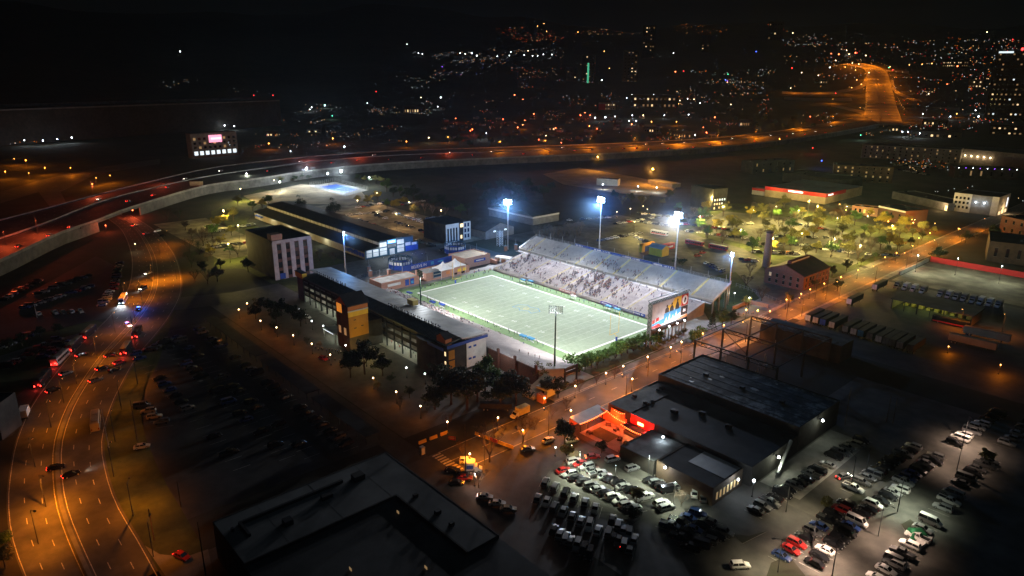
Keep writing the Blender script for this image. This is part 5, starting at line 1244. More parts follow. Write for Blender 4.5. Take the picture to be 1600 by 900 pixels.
# lower right lot: double row nose to nose, single rows on both sides (cars lie along x)
dk = ['black', 'black', 'black', 'grey', 'dark blue', 'red', 'silver', 'white']
row('the hall-side file of the big lit lot', 'the near end', (1222, 872), (1322, 790), 10, 0, cols=dk, fixed=[('car', 'dark blue'), ('car', 'red'), ('suv', 'red'), ('car', 'black')])
row('the hall-side file past the first island', 'the near island', (1333, 765), (1355, 748), 3, 0, fixed=[('pickup', 'white'), ('suv', 'grey'), ('car', 'grey')])
row('the upper hall-side file of the big lot', 'its near end', (1362, 744), (1428, 700), 8, 0, cols=['silver', 'black', 'grey', 'black'])
row('the outer file of the big lit lot', 'the near end', (1270, 882), (1338, 817), 8, 0, cols=dk)
row('the outer file past the first island', 'the near island', (1345, 805), (1405, 766), 7, 0, fixed=[('car', 'black'), ('car', 'black'), ('suv', 'white'), ('car', 'black'), ('suv', 'black'), ('car', 'silver'), ('suv', 'white')])
row('the upper outer file of the big lot', 'its near end', (1410, 755), (1462, 716), 8, 0, cols=['dark blue', 'black', 'silver', 'grey', 'white'], fixed=[('pickup', 'silver'), ('suv', 'dark blue')])
row('the row along the dark hall', 'the near end', (1182, 800), (1292, 728), 13, 0, cols=['silver', 'grey', 'grey', 'black', 'black'], skip=.15)
row('the row by the green tent', 'the near end', (1398, 880), (1490, 775), 10, 0, cols=['grey', 'silver', 'grey', 'black', 'black'], skip=.1, fixed=[None, None, ('suv', 'white'), ('pickup', 'white'), None, ('van', 'white'), ('suv', 'silver'), ('pickup', 'white')])
row('the dark row beyond the white van', 'its near end', (1500, 757), (1545, 722), 6, 0, cols=['black', 'grey', 'grey'])
row('the pale row beside the scrap yard', 'its near end', (1490, 694), (1558, 648), 9, 0, cols=['white', 'silver', 'white', 'black'])
row('the short row opposite the scrap yard', 'its near end', (1572, 694), (1610, 668), 5, 0, cols=['black', 'grey', 'silver'])
row('the dim row below the conveyor', 'the left', (1302, 715), (1345, 690), 5, 0, cols=['black', 'grey', 'black'], skip=.1)
row('the short row below the green tent', 'the near end', (1370, 905), (1398, 885), 3, 0, cols=['white', 'silver'])
# oval lot
hd = math.pi/2-.35
row('the front row of the lamp-lit oval lot', 'the bar end', (880, 738), (992, 798), 11, hd, fixed=[('car', 'red'), ('suv', 'silver'), ('car', 'black'), ('car', 'black'), ('suv', 'grey'), ('car', 'silver'), ('car', 'black'), ('suv', 'white'), ('car', 'white'), ('suv', 'white'), ('car', 'white')], flip=.3)
row('the back row of the lamp-lit oval lot', 'the bar end', (897, 723), (1008, 779), 12, hd, fixed=[('suv', 'white'), ('car', 'red'), ('suv', 'silver'), ('car', 'grey'), ('pickup', 'silver'), ('car', 'silver'), ('car', 'black'), ('car', 'black'), ('car', 'silver'), ('car', 'black'), ('car', 'black'), ('pickup', 'white')], flip=.3)
row('the pair beside the bright bush', 'the back', (1034, 789), (1040, 796), 2, hd, fixed=[('suv', 'white'), ('suv', 'silver')])
h2 = R(121)
row('the outer arc of the oval lot', 'the street end', (841, 781), (936, 832), 8, h2, kinds=['car', 'car', 'suv'], cols=['grey', 'silver', 'grey', 'white'], flip=.2)
row('the inner arc of the oval lot', 'the street end', (853, 757), (930, 797), 6, h2, kinds=['car', 'car', 'suv'], cols=['black', 'grey', 'silver'], flip=.2)
row('the dark row beside the courtyard building', 'the street end', (866, 832), (920, 868), 7, h2, kinds=['car', 'car', 'suv'], cols=['grey', 'silver', 'black'], flip=.2)
row('the dark middle cluster', 'the courtyard end', (958, 815), (990, 845), 5, h2, kinds=['car', 'car', 'suv'], cols=['grey', 'silver', 'black'])
row('the back of the dark cluster', 'the courtyard end', (950, 835), (985, 862), 5, h2, kinds=['car', 'car', 'suv'], cols=['grey', 'black'])
row('the first glinting row beyond the dark cluster', 'the courtyard end', (1046, 824), (1090, 806), 4, .3, cols=['black', 'dark blue', 'grey'])
row('the second glinting row beyond the dark cluster', 'the courtyard end', (1062, 842), (1108, 818), 5, .3, cols=['black', 'dark blue', 'grey', 'silver'])
row('the third glinting row beyond the dark cluster', 'the courtyard end', (1080, 858), (1130, 835), 5, .3, cols=['black', 'grey', 'silver'])
row('the kerbside line behind the oval lot', 'the courtyard end', (1016, 752), (1046, 768), 4, 1.1, cols=['black', 'black', 'grey'])
singles = [('suv', 'silver', (957, 720), 1.25, 'silver SUV standing alone behind the top of the oval lot'), ('suv', 'silver', (988, 734), 1.3, 'silver SUV with bright bonnet between the oval lot and the annex'), ('suv', 'silver', (1055, 764), 1.1, 'silver hatchback parked at the right end of the oval lot driveway'),
 ('van', 'white', (1084, 772), 2.2, 'dim white van right of the oval lot driveway'), ('suv', 'grey', (1098, 780), 2.2, 'dark grey SUV next to the dim white van'), ('suv', 'white', (730, 723), .9, 'white SUV at the street corner beside a lamp post'), ('car', 'black', (707, 737), .7, 'black saloon below the white SUV at the street corner'),
 ('car', 'red', (726, 749), .8, 'red hatchback beside the pale bare bush'), ('car', 'black', (713, 757), .8, 'black car between the red hatchback and the roof edge'), ('car', 'silver', (757, 779), .8, 'silver car against the edge of the courtyard building roof'), ('car', 'white', (777, 789), .8, 'white car near the edge of the courtyard building roof'), ('car', 'beige', (794, 798), .8, 'beige car last along the edge of the courtyard building roof'),
 ('car', 'grey', (825, 704), 1.0, 'grey car under the bare street tree left of the oval lot'), ('car', 'beige', (857, 690), 1.5, 'beige car beyond the bare trees left of the oval lot'), ('car', 'silver', (893, 690), 1.2, 'silver car beside the dark evergreens near the bar'),
 ('suv', 'white', (1086, 489), 1.2, 'white SUV on the concrete lane behind the billboard'), ('car', 'white', (480, 497), .2, 'white car on the dark promenade left of the entrance canopy'), ('car', 'red', (505, 562), .2, 'red car on the promenade below the entrance tower')]
for kd, cl, pp, hd_, lab in singles: vehicle(kd, cl, at(*pp), hd_, lab)
vehicle('suv', 'white', at(1156, 887), .9, 'white hatchback pulling out at the bottom of the lower right lot', lit='')
vehicle('car', 'grey', at(1318, 747), 1.2, 'grey car with red tail lights braking in the lower right lot aisle', lit='th')
vehicle('car', 'red', at(926, 716), 1.0, 'red car with lit tail lights behind the oval lot', lit='t')
vehicle('suv', 'silver', at(976, 851), h2, 'silver SUV with red tail lights in the dark bottom cluster', lit='t')
# promenade lot (almost black) and left-hand lots
for k, (y, n, nm) in enumerate(((-128.5, 26, 'the front row of the black lot'), (-139, 24, 'the second row of the black lot'), (-145, 22, 'the third row of the black lot'), (-157, 18, 'the back row of the black lot'))):
    row(nm, 'the street end', (58-4*k, y), (-74+4*k, y), n, math.pi/2, px=False, parts=False, cols=['black', 'grey', 'black', 'dark blue', 'black'], skip=.35)
lr = ['black', 'grey', 'dark blue', 'silver', 'red', 'black']
row('the pale row beside the highway lot edge', 'the cross street', (160, 478), (172, 457), 6, 1.2, cols=['silver', 'beige', 'white'], parts=False)
row('the red and dark row beside the highway', 'the lower end', (177, 453), (187, 412), 8, 1.0, fixed=[('car', 'red'), ('suv', 'red')], cols=lr, parts=False)
for k, (a, b, n, nm) in enumerate((((2, 545), (58, 520), 9, 'the first dark row below the left cross street'), ((8, 575), (88, 532), 13, 'the second dark row below the left cross street'), ((68, 560), (100, 535), 5, 'the short row behind the queue of buses'), ((60, 460), (150, 428), 14, 'the back row of the left lot'), ((40, 482), (148, 447), 15, 'the middle row of the left lot'), ((4, 470), (60, 440), 8, 'the far left row of the left lot'))):
    row(nm, 'the left', a, b, n, 1.15, cols=lr, parts=False, skip=.15)
row('the line of cars along the left cross street', 'the left', (60, 492), (125, 488), 6, .1, cols=['white', 'beige', 'grey'], parts=False, skip=.2)
row('the dim group by the carport corner', 'the left', (235, 548), (262, 532), 4, 1.0, cols=['silver', 'grey'], parts=False)
row('the dim roadside row at the bottom left lot', 'the top', (222, 636), (252, 662), 4, 1.2, cols=['beige', 'grey'], parts=False)
struct('bay_markings', BAY, M['road_paint'])
# moving traffic
for kd, cl, pp, hd_, lab, lit, z in [('car', 'white', (232, 428), R(-58), 'car with bright headlights coming down the orange-lit highway', 'hH', 0), ('suv', 'grey', (224, 452), R(-55), 'second car with headlights coming down the highway below the first', 'hH', 0),
 ('car', 'black', (210, 353), R(128), 'dark car with red tail lights entering the underpass', 'tH', 0), ('car', 'silver', (229, 366), R(110), 'silver car with headlight pool just before the underpass', 'tH', 0), ('suv', 'white', (246, 362), R(-70), 'white SUV beside a dark car on the right edge below the underpass', '', 0), ('car', 'black', (253, 370), R(-70), 'dark car behind the white SUV below the underpass', '', 0),
 ('car', 'black', (173, 557), R(105), 'dark car with red tail lights waiting left of the second bus lane', 't', 0), ('suv', 'black', (180, 580), R(100), 'dark SUV at the tail of the second queue on the highway', '', 0), ('car', 'black', (88, 733), R(80), 'dark car with tail lights in the left carriageway of the highway', 't', 0), ('car', 'black', (112, 744), R(95), 'dark car with orange headlight pool beside the highway median', 'tH', 0),
 ('car', 'black', (160, 577), R(105), 'dark car with tail lights beside the last car of the second lane', 't', 0), ('suv', 'grey', (150, 596), R(105), 'grey SUV with tail lights joining the queue on the highway', 't', 0), ('car', 'red', (187, 568), R(106), 'red car with tail lights directly behind the tan-roofed second-lane bus', 't', 0), ('car', 'black', (128, 556), R(108), 'dark car with tail lights beside the second and third buses', 't', 0), ('car', 'grey', (104, 585), R(108), 'grey car with tail lights beside the third bus', 't', 0), ('suv', 'black', (84, 612), R(105), 'dark SUV with tail lights beside the last bus of the queue', 't', 0),
 ('car', 'beige', (222, 700), R(70), 'beige car parked on the verge beside the leaning pole', '', 0), ('car', 'red', (285, 872), R(20), 'red car at the side road by the bottom left verge', 't', 0)]:
    vehicle(kd, cl, at(*pp, z), hd_, lab, lit=lit)
for k, (px, py, s, cl) in enumerate(((30, 386, 1, 'black'), (78, 369, 1, 'grey'), (155, 312, -1, 'white'), (290, 280, -1, 'white'), (240, 306, 1, 'red'), (345, 268, -1, 'silver'), (470, 253, -1, 'white'), (585, 243, -1, 'white'), (660, 247, 1, 'red'), (705, 239, -1, 'grey'), (820, 241, 1, 'black'), (900, 236, 1, 'red'), (952, 232, 1, 'white'), (975, 233, 1, 'black'), (995, 232, 1, 'red'), (1015, 234, 1, 'grey'), (1045, 233, 1, 'black'), (1010, 226, -1, 'white'), (1036, 225, -1, 'white'), (1085, 231, 1, 'red'), (1128, 224, 1, 'black'), (1160, 226, 1, 'grey'), (1205, 212, -1, 'white'), (1240, 209, -1, 'white'), (1275, 206, -1, 'silver'), (1300, 198, -1, 'white'), (1290, 208, 1, 'red'), (1318, 196, 1, 'black'), (110, 356, 1, 'red'), (200, 315, 1, 'black'), (262, 293, 1, 'grey'), (420, 268, 1, 'black'), (520, 255, 1, 'red'), (560, 251, 1, 'grey'), (610, 250, 1, 'black'), (740, 243, 1, 'black'), (770, 238, -1, 'silver'), (860, 238, 1, 'grey'), (880, 231, -1, 'white'), (925, 234, 1, 'black'), (1070, 223, -1, 'silver'), (1110, 227, 1, 'grey'), (1145, 217, -1, 'white'), (1180, 221, 1, 'black'), (1230, 213, 1, 'grey'), (1258, 211, 1, 'black'))):
    p = at(px, py, ZI); i = min(range(89), key=lambda j: (IM[j]-p).length); d = IM[i+1]-IM[i]; a = math.atan2(d.y, d.x)
    vehicle(cr.choice(['car', 'suv']), cl, p, a if s > 0 else a+math.pi, f'{cl} car {"showing tail lights" if s > 0 else "with headlights on"} on the raised interstate, {nth(k)} from the left edge', 'traffic on the interstate', parts=True, lit='t' if s > 0 else 'h', z=ZI+.02)
k = 0
for t_, lane, s in [(.18, .2, -1), (.3, .3, -1), (.42, .2, -1), (.52, .36, -1), (.6, .25, -1), (.7, .3, -1), (.8, .2, -1), (.88, .33, -1), (.15, .7, 1), (.2, .62, 1), (.26, .72, 1), (.3, .64, 1), (.36, .66, 1), (.44, .7, 1), (.5, .6, 1), (.62, .8, 1), (.66, .62, 1)]:
    i = min(28, int(t_*29)); p = NA[i].lerp(NB[i], lane); d = NA[i+1]-NA[i]; a = math.atan2(d.y, d.x)
    lf = 2.2   # seen over a kilometre away
    v = vehicle('suv', 'white' if s < 0 else 'grey', p, a if s > 0 else a+math.pi, f'{"oncoming car with headlights" if s < 0 else "car with red tail lights"} on the far highway, {nth(k)} {"from the overpass on the left side" if s < 0 else "on the right side"}', 'traffic on the far highway', lit='h' if s < 0 else 't', z=p.z+.05); k += 1
# buses
def bus(name, label, p, hd_, col='grey', L=12.0, lit='t', z=0.0, stripe=None, group=None, roofc='white', inside=False):
    t = thing(name, label, 'bus' if 'bus' in name else 'trailer', (p[0], p[1], z+.035), hd_, group); h = L/2
    mb = MB(); W = 1.27
    mb.loft([[(x, -w, .35), (x, -w, 2.55), (x, -w*.9, 3.1), (x, w*.9, 3.1), (x, w, 2.55), (x, w, .35)] for x, w in ((-h, W*.97), (-h+.15, W), (h-.2, W), (h, W*.94))]); mb.build('body', [PAINTS[col] if col in PAINTS else M[col]], t)
    MB().box(-h+.25, h-.3, -1.08, 1.08, 3.1, 3.2).box(-h+1, -h+3, -.8, .8, 3.2, 3.45).box(1, 2.5, -.7, .7, 3.2, 3.4).build('roof', M[roofc], t)
    n_ = int(L/1.5)
    for sy in (-1, 1):
        for i in range(n_-1): x = -h+.9+i*(L-1.6)/(n_-1); MB().box(x, x+(L-1.6)/(n_-1)-.15, sy*W-.01, sy*W+.012, 1.45, 2.45).build('window', G_['busin'] if inside and i % 2 == 0 else M['glass'], t)
    MB().box(h-.02, h+.02, -1.1, 1.1, 1.2, 2.6).build('windscreen', M['glass'], t)
    wm = car_meshes('car')['wheel']
    for x in (-h+2.6, h-2.4):
        for y in (-1.08, 1.08): put('wheel', wm, t, (x, y, 0), 0, None, (1.45, 1.45, 1.45))
    for y0 in (-1.1, .8): MB().box(-h-.03, -h+.02, y0, y0+.3, .8, 1.3).build('tail_light', G_['tail'] if 't' in lit else M['tailoff'], t)
    for y0 in (-1.05, .7): MB().box(h-.02, h+.04, y0, y0+.35, .6, .9).build('headlight', G_['white'] if 'h' in lit else M['headoff'], t)
    if stripe: MB().box(-h+.4, h-.4, -W-.012, -W-.004, .7, 1.3).box(-h+.4, h-.4, W+.004, W+.012, .7, 1.3).build('stripe', M[stripe], t)
    if 't' in lit: light((-h-1.0, 0, 1.1), 'red', 260, t, .2)
    if inside: light((0, -2.2, 1.7), 'head', 45, t, .2)
    return t
bh = R(112)
bus('city_bus', 'tan-roofed bus at the head of the queue by the intersection', at(139, 524), math.atan2(*(lambda a, b: (b-a).yx)(at(128, 534), at(150, 514))), 'black', 12, 'th', roofc='tanwall', group='buses queuing on the highway')
bus('city_bus', 'pale-roofed bus second in the queue by the intersection', at(117, 543), math.atan2(*(lambda a, b: (b-a).yx)(at(106, 553), at(127, 533))), 'black', 12, 't', roofc='tanwall', group='buses queuing on the highway')
bus('city_bus', 'grey-roofed bus third in the queue, with white advert on its side', at(95, 564), math.atan2(*(lambda a, b: (b-a).yx)(at(84, 574), at(105, 554))), 'silver', 12, 't', roofc='greywall', group='buses queuing on the highway')
bus('city_bus', 'dark bus last in the queue with light spilling beside it', at(68, 597), math.atan2(*(lambda a, b: (b-a).yx)(at(58, 611), at(79, 585))), 'black', 12, 't', roofc='darkwall', group='buses queuing on the highway')
bus('city_bus', 'tan-roofed bus in the second lane with two red tail lights', at(198, 549), math.atan2(*(lambda a, b: (b-a).yx)(at(190, 562), at(206, 538))), 'black', 10, 't', roofc='tanwall', inside=False)
bus('city_bus', 'dark bus ahead in the second lane beside the light pole', at(215, 524), math.atan2(*(lambda a, b: (b-a).yx)(at(208, 536), at(222, 514))), 'black', 10, 't', roofc='darkwall', inside=False)
b_ = bus('city_bus', 'white and purple bus with bright headlights turning at the intersection', at(193, 471), math.atan2(*(lambda a, b: (b-a).yx)(at(199, 461), at(187, 481))), 'white', 11, 'h', stripe='purple', roofc='tanwall')
for y in (-.9, .9): L = light((5.9, y, .9), 'white', 3000, b_, .15, 'SPOT', R(75), .8); L.rotation_euler = (R(80), 0, R(-90))
b_ = bus('coach', 'tan parked coach trailer beside the dark verge', at(150, 664), math.atan2(*(lambda a, b: (b-a).yx)(at(149, 684), at(151, 646))), 'beige', 11, '', roofc='tanwall', inside=False)
def boxtruck(label, p, hd_, cab='white', box='white', L=6.0):
    t = thing('box_truck', label, 'truck', (p[0], p[1], .035), hd_); MB().box(-L/2, L/2-1.9, -1.15, 1.15, .9, 3.3).build('cargo_box', M[box], t)
    mb = MB(); mb.loft([[(x, -w, .45), (x, -w, z), (x, w, z), (x, w, .45)] for x, w, z in ((L/2-1.8, 1.0, 2.2), (L/2-.9, 1.0, 2.2), (L/2-.4, .98, 1.35), (L/2+.5, .9, 1.1))]); mb.build('cab', PAINTS[cab], t)
    MB().loft([[(L/2-.88, -.9, 1.4), (L/2-.88, .9, 1.4), (L/2-.88, .9, 2.1), (L/2-.88, -.9, 2.1)], [(L/2-.38, -.9, 1.4), (L/2-.38, .9, 1.4), (L/2-.82, .9, 2.1), (L/2-.82, -.9, 2.1)]]).build('windscreen', M['glass'], t)
    for x in (-L/2+1.2, L/2-.5):
        for y in (-.95, .95): put('wheel', car_meshes('car')['wheel'], t, (x, y, 0), 0, None, (1.2, 1.2, 1.2))
    MB().box(-L/2+.1, L/2-2, -1.0, 1.0, .5, .9).build('chassis', M['dark'], t)
    return t
boxtruck('white box truck on the left edge of the highway, seen from behind', at(40, 650), math.atan2(*(lambda a, b: (b-a).yx)(at(36, 662), at(44, 640))), 'white', 'white', 7)
boxtruck('pale box truck with glowing cargo side parked beside the stadium trees', at(813, 650), math.atan2(*(lambda a, b: (b-a).yx)(at(822, 645), at(805, 652))), 'white', 'yellow_paint', 6.5)
tr = thing('flatbed_trailer', 'dark flatbed with blue sheet parked under the trees beside the box truck', 'trailer', at(775, 640), .8); MB().box(-6, 6, -1.2, 1.2, .9, 1.2).build('deck', M['dark'], tr); MB().box(-5.5, 5.5, -1.0, 1.0, 1.2, 2.6).build('load', M['darkwall'], tr)
for x in (-4, -2.8, 4):
    for y in (-1, 1): put('wheel', car_meshes('car')['wheel'], tr, (x, y, 0), 0, None, (1.2, 1.2, 1.2))
vn = boxtruck('white and blue service cubicle van at the corner beside the white SUV', at(738, 737), .9, 'white', 'white', 4.6); MB().box(-1.6, .3, -1.17, -1.151, 1.5, 2.6).build('blue_panel', M['blue'], vn)
# police cars
for kd, pp, hd_, lab in (('car', (217, 484), R(160), 'police car with blue roof lights in the intersection'), ('suv', (200, 510), R(10), 'police car with red and blue lights in front of the second bus lane')):
    v = vehicle(kd, 'white' if kd == 'suv' else 'black', at(*pp), hd_, lab, lit='h'); z = SPEC[kd]['roof']
    MB().box(-.5, -.1, -.6, 0, z+.02, z+.2).build('light_bar', G_['blue'], v); MB().box(-.5, -.1, 0, .6, z+.02, z+.2).build('light_bar', G_['blue'] if kd == 'car' else G_['red'], v); light((0, 0, z+1.2), 'blue', 2200 if kd == 'car' else 500, v, .2)
# buses and tents in the red tailgate area
bus('touring_bus', 'long red bus with white roof behind the grandstand, the left one of two', at(1085, 383), math.atan2(*(lambda a, b: (b-a).yx)(at(1072, 380), at(1105, 386))), 'red', 13, '', roofc='white', inside=False, group='red buses')
bus('touring_bus', 'long red bus with white roof behind the grandstand, the right one of two', at(1122, 390), math.atan2(*(lambda a, b: (b-a).yx)(at(1105, 387), at(1140, 394))), 'red', 13, '', roofc='white', inside=False, group='red buses')
bus('touring_bus', 'white-roofed coach with pink side further left behind the grandstand', at(1030, 367), math.atan2(*(lambda a, b: (b-a).yx)(at(1016, 365), at(1044, 370))), 'white', 13, '', roofc='white', inside=False, stripe='red')
vehicle('suv', 'red', at(1090, 401), 1.3, 'red car nearest the short floodlight mast'); vehicle('suv', 'red', at(1098, 396), 1.3, 'red car between the red buses and the gabled yellow booth')
row('the blue-lit row behind the grandstand', 'the left', (1103, 412), (1128, 425), 6, 1.6, cols=['dark blue', 'silver', 'white'], parts=False)
row('the kerb row behind the grandstand', 'the left', (995, 372), (1015, 381), 4, .3, cols=['white', 'black'], parts=False)
# semi-trailers in the truck yard
def trailer(label, p, hd_, L=14.0, col='white', roofc='dark_roof', group=None):
    t = thing('semi_trailer', label, 'trailer', (p[0], p[1], .04), hd_, group); MB().box(-L/2, L/2, -1.28, 1.28, 1.2, 4.0).build('cargo_box', M['darkwall'] if col != 'pale' else M['tanwall'], t); MB().box(-L/2+.1, L/2-.1, -1.2, 1.2, 4.003, 4.08).build('roof', M[roofc], t)
    MB().box(-L/2-.06, -L/2-.002, -1.2, -.05, 1.3, 3.9).box(-L/2-.06, -L/2-.002, .05, 1.2, 1.3, 3.9).build('rear_door', M[col if col != 'pale' else 'white'], t)
    for x in (-L/2+1.4, -L/2+2.7):
        for y in (-1, 1): put('wheel', car_meshes('car')['wheel'], t, (x, y, 0), 0, None, (1.45, 1.45, 1.45))
    MB().box(L/2-3, L/2-2.8, -.8, -.6, 0, 1.2).box(L/2-3, L/2-2.8, .6, .8, 0, 1.2).build('landing_leg', M['dark'], t); return t
cs = ['white', 'white', 'blue', 'white', 'greywall', 'white', 'lightblue', 'greywall', 'white', 'greywall', 'greywall', 'white', 'tanwall']
for k, px in enumerate((1261, 1273, 1284, 1298, 1319, 1332, 1343, 1357, 1371, 1382, 1392, 1404, 1420)):
    p = at(px, 505+(px-1261)*.305); trailer(f'{dict(white="white", blue="blue", greywall="grey", lightblue="pale blue", tanwall="tan")[cs[k]]}-doored semi-trailer, {nth(k)} from the left in the dark parked row', (p.x, p.y+7), math.pi/2, 14, cs[k], group='semi-trailers parked in a row')
for k, (px, py) in enumerate(((1322, 478), (1362, 455))): p = at(px, py); trailer(f'single semi-trailer with white doors near the orange street, the {"nearer" if k == 0 else "farther"} one', (p.x+1, p.y+7), math.pi/2, 14, 'white')
p = at(1518, 542); trailer('long pale trailer lit orange beside the wooden posts', (p.x, p.y), math.atan2(*(lambda a, b: (b-a).yx)(at(1485, 534), at(1550, 549))), 17, 'pale', 'tanwall')
p = at(1540, 530); trailer('second long pale trailer behind the orange-lit one', (p.x, p.y), math.atan2(*(lambda a, b: (b-a).yx)(at(1512, 524), at(1570, 537))), 17, 'pale', 'tanwall')
p = at(1485, 508); bus('city_bus', 'dark parked bus with red lettering in front of the lit shed', (p.x, p.y), math.atan2(*(lambda a, b: (b-a).yx)(at(1455, 500), at(1520, 514))), 'black', 15, '', roofc='dark_roof', inside=False, stripe='red')
for k, px in enumerate((1402, 1415, 1428, 1442, 1470, 1482, 1494, 1506, 1520, 1532, 1546, 1560)):
    p = at(px, 449+(px-1400)*.19); boxtruck(f'parked box truck on the near edge of the gravel yard, {nth(k)} from the left', (p.x, p.y), math.pi/2*3, 'white', 'white' if k in (1, 2, 5, 9, 10) else 'greywall', 6.5)['group'] = 'box trucks beside the gravel yard'
# far lots seen only as texture of roofs: individuals first, then one mass
row('the second line of the market hall lot', 'the left', (560, 345), (640, 372), 14, 1.2, parts=False, skip=.1); row('the third line of the market hall lot', 'the left', (590, 338), (672, 366), 14, 1.2, parts=False, skip=.1)
row('the lot left of the mill tower, front line', 'the left', (333, 388), (398, 378), 9, 1.2, parts=False, skip=.2); row('the lot left of the mill tower, back line', 'the left', (340, 362), (395, 352), 8, 1.2, parts=False, skip=.2)
row('the front line under the parking trees', 'the left', (1180, 395), (1245, 398), 12, .8, parts=False, skip=.1, cols=['white', 'white', 'silver', 'black'])
mass = MB(); mr = random.Random(5); pts = []
def mass_row(a, b, n, hd_, skip=.15):
    A, B = at(*a), at(*b)
    for i in range(n):
        if mr.random() > skip: p = A.lerp(B, i/max(1, n-1)); pts.append((p.x, p.y, hd_+mr.uniform(-.06, .06)))
for a, b, n in (((540, 352), (620, 380), 14), ((605, 330), (690, 358), 14), ((560, 325), (600, 318), 7), ((640, 345), (690, 340), 8), ((530, 338), (600, 332), 10), ((620, 322), (660, 315), 6), ((655, 376), (700, 395), 7)): mass_row(a, b, n, 1.2)
for a, b, n in (((930, 378), (1000, 365), 12), ((955, 352), (1030, 340), 12), ((985, 345), (1055, 355), 12), ((1000, 335), (1100, 345), 14), ((1060, 350), (1160, 362), 16), ((1075, 362), (1170, 374), 16), ((1080, 342), (1110, 337), 5), ((1140, 352), (1180, 350), 6), ((1195, 383), (1260, 384), 10), ((1270, 388), (1330, 396), 9), ((1195, 370), (1290, 372), 12), ((1240, 350), (1290, 360), 6), ((1340, 398), (1400, 400), 8), ((890, 345), (960, 340), 8), ((1150, 405), (1200, 412), 6), ((1215, 340), (1300, 345), 5), ((1390, 250), (1480, 256), 20), ((1400, 258), (1470, 264), 16), ((1405, 266), (1450, 274), 10)): mass_row(a, b, n, .9)
mt = [PAINTS[c] for c in ('white', 'silver', 'grey', 'black', 'dark blue', 'red')]+[M['glass'], M['tyre']]
for x, y, hd_ in pts:
    k = mr.choice((0, 0, 1, 1, 2, 3, 3, 4, 5)); kd = mr.choice(('car', 'suv', 'car', 'pickup')); one = MB(); car_body(kd, one); one.m = [k if q == 0 else 7 for q in one.m]; car_glass(kd, one, 6)
    for wx in (-1.3, 1.4):
        for wy in (-.8, .8): one.box(wx-.32, wx+.32, wy-.11, wy+.11, 0, .66, 7)
    n0 = len(mass.v); c_, s_ = math.cos(hd_), math.sin(hd_)
    mass.v += [(x+c_*a-s_*b, y+s_*a+c_*b, z+.03) for a, b, z in one.v]; mass.f += [tuple(i+n0 for i in f) for f in one.f]; mass.m += one.m
tag(mass.build('parked_cars', mt), 'mass of small parked cars in the far lots behind the stadium', 'cars', kind='stuff')
# islands with kerbs in the lower right lot
for k, pl in enumerate(([(1318, 783), (1340, 770), (1352, 778), (1330, 800)], [(1362, 738), (1378, 727), (1400, 742), (1385, 752)], [(1408, 820), (1422, 812), (1458, 838), (1435, 862)], [(1196, 905), (1205, 880), (1232, 868), (1262, 905)], [(1145, 835), (1170, 838), (1200, 830), (1160, 850)])):
    q = [at(*a) for a in pl]; mb = MB(); mb.prism([(p.x, p.y) for p in q], 0, .15, 0, 1); mb.build('traffic_island', [M['concrete'], M['earth']])['kind'] = 'structure'
bl = tag(MB().box(-3.4, 3.4, -.9, .9, 0, .9).build('planter_wall', M['white'], loc=at(1440, 850), rz=1.45), 'pale low wall at the corner of the right-hand island', 'wall')
tn = thing('green_tent', 'small green tarpaulin tent on the right-hand parking island', 'tent', at(1432, 838), .8); MB().loft([[(-2, -1.6, .2), (2, -1.6, .2), (2, 1.6, .2), (-2, 1.6, .2)], [(-1.6, -1.2, 1.6), (1.6, -1.2, 1.6), (1.6, 1.2, 1.6), (-1.6, 1.2, 1.6)], [(-.6, -.3, 2.3), (.6, -.3, 2.3), (.6, .3, 2.3), (-.6, .3, 2.3)]]).build('cover', M['green'], tn)
print('vehicles', COUNT)
# ================================================================ TREES
tr_ = random.Random(31)
def leaf(mb, c, s, m=0):
    a = Vector((tr_.gauss(0, 1), tr_.gauss(0, 1), tr_.gauss(0, 1))).normalized(); b = a.orthogonal().normalized(); c2 = a.cross(b)
    t = tr_.uniform(0, 6.28); u = (b*math.cos(t)+c2*math.sin(t))*s; v = a.cross(u.normalized())*s*.62
    mb.face([c-u, c-v*.9, c+u, c+v*.9], m)
def limb(mb, p, d, L, r, depth, ends, spread=.55, n=4):
    q = p+d*L; mb.tube(p, q, r, r*.62, n, 0, False)
    if depth == 0: ends.append(q); return
    for k in range(tr_.choice((2, 3, 3))):
        e = (d+Vector((tr_.uniform(-1, 1), tr_.uniform(-1, 1), tr_.uniform(-.25, .7)))*spread).normalized()
        limb(mb, p.lerp(q, tr_.uniform(.65, 1)), e, L*tr_.uniform(.6, .8), r*.55, depth-1, ends, spread, 4)
PROTO = {}
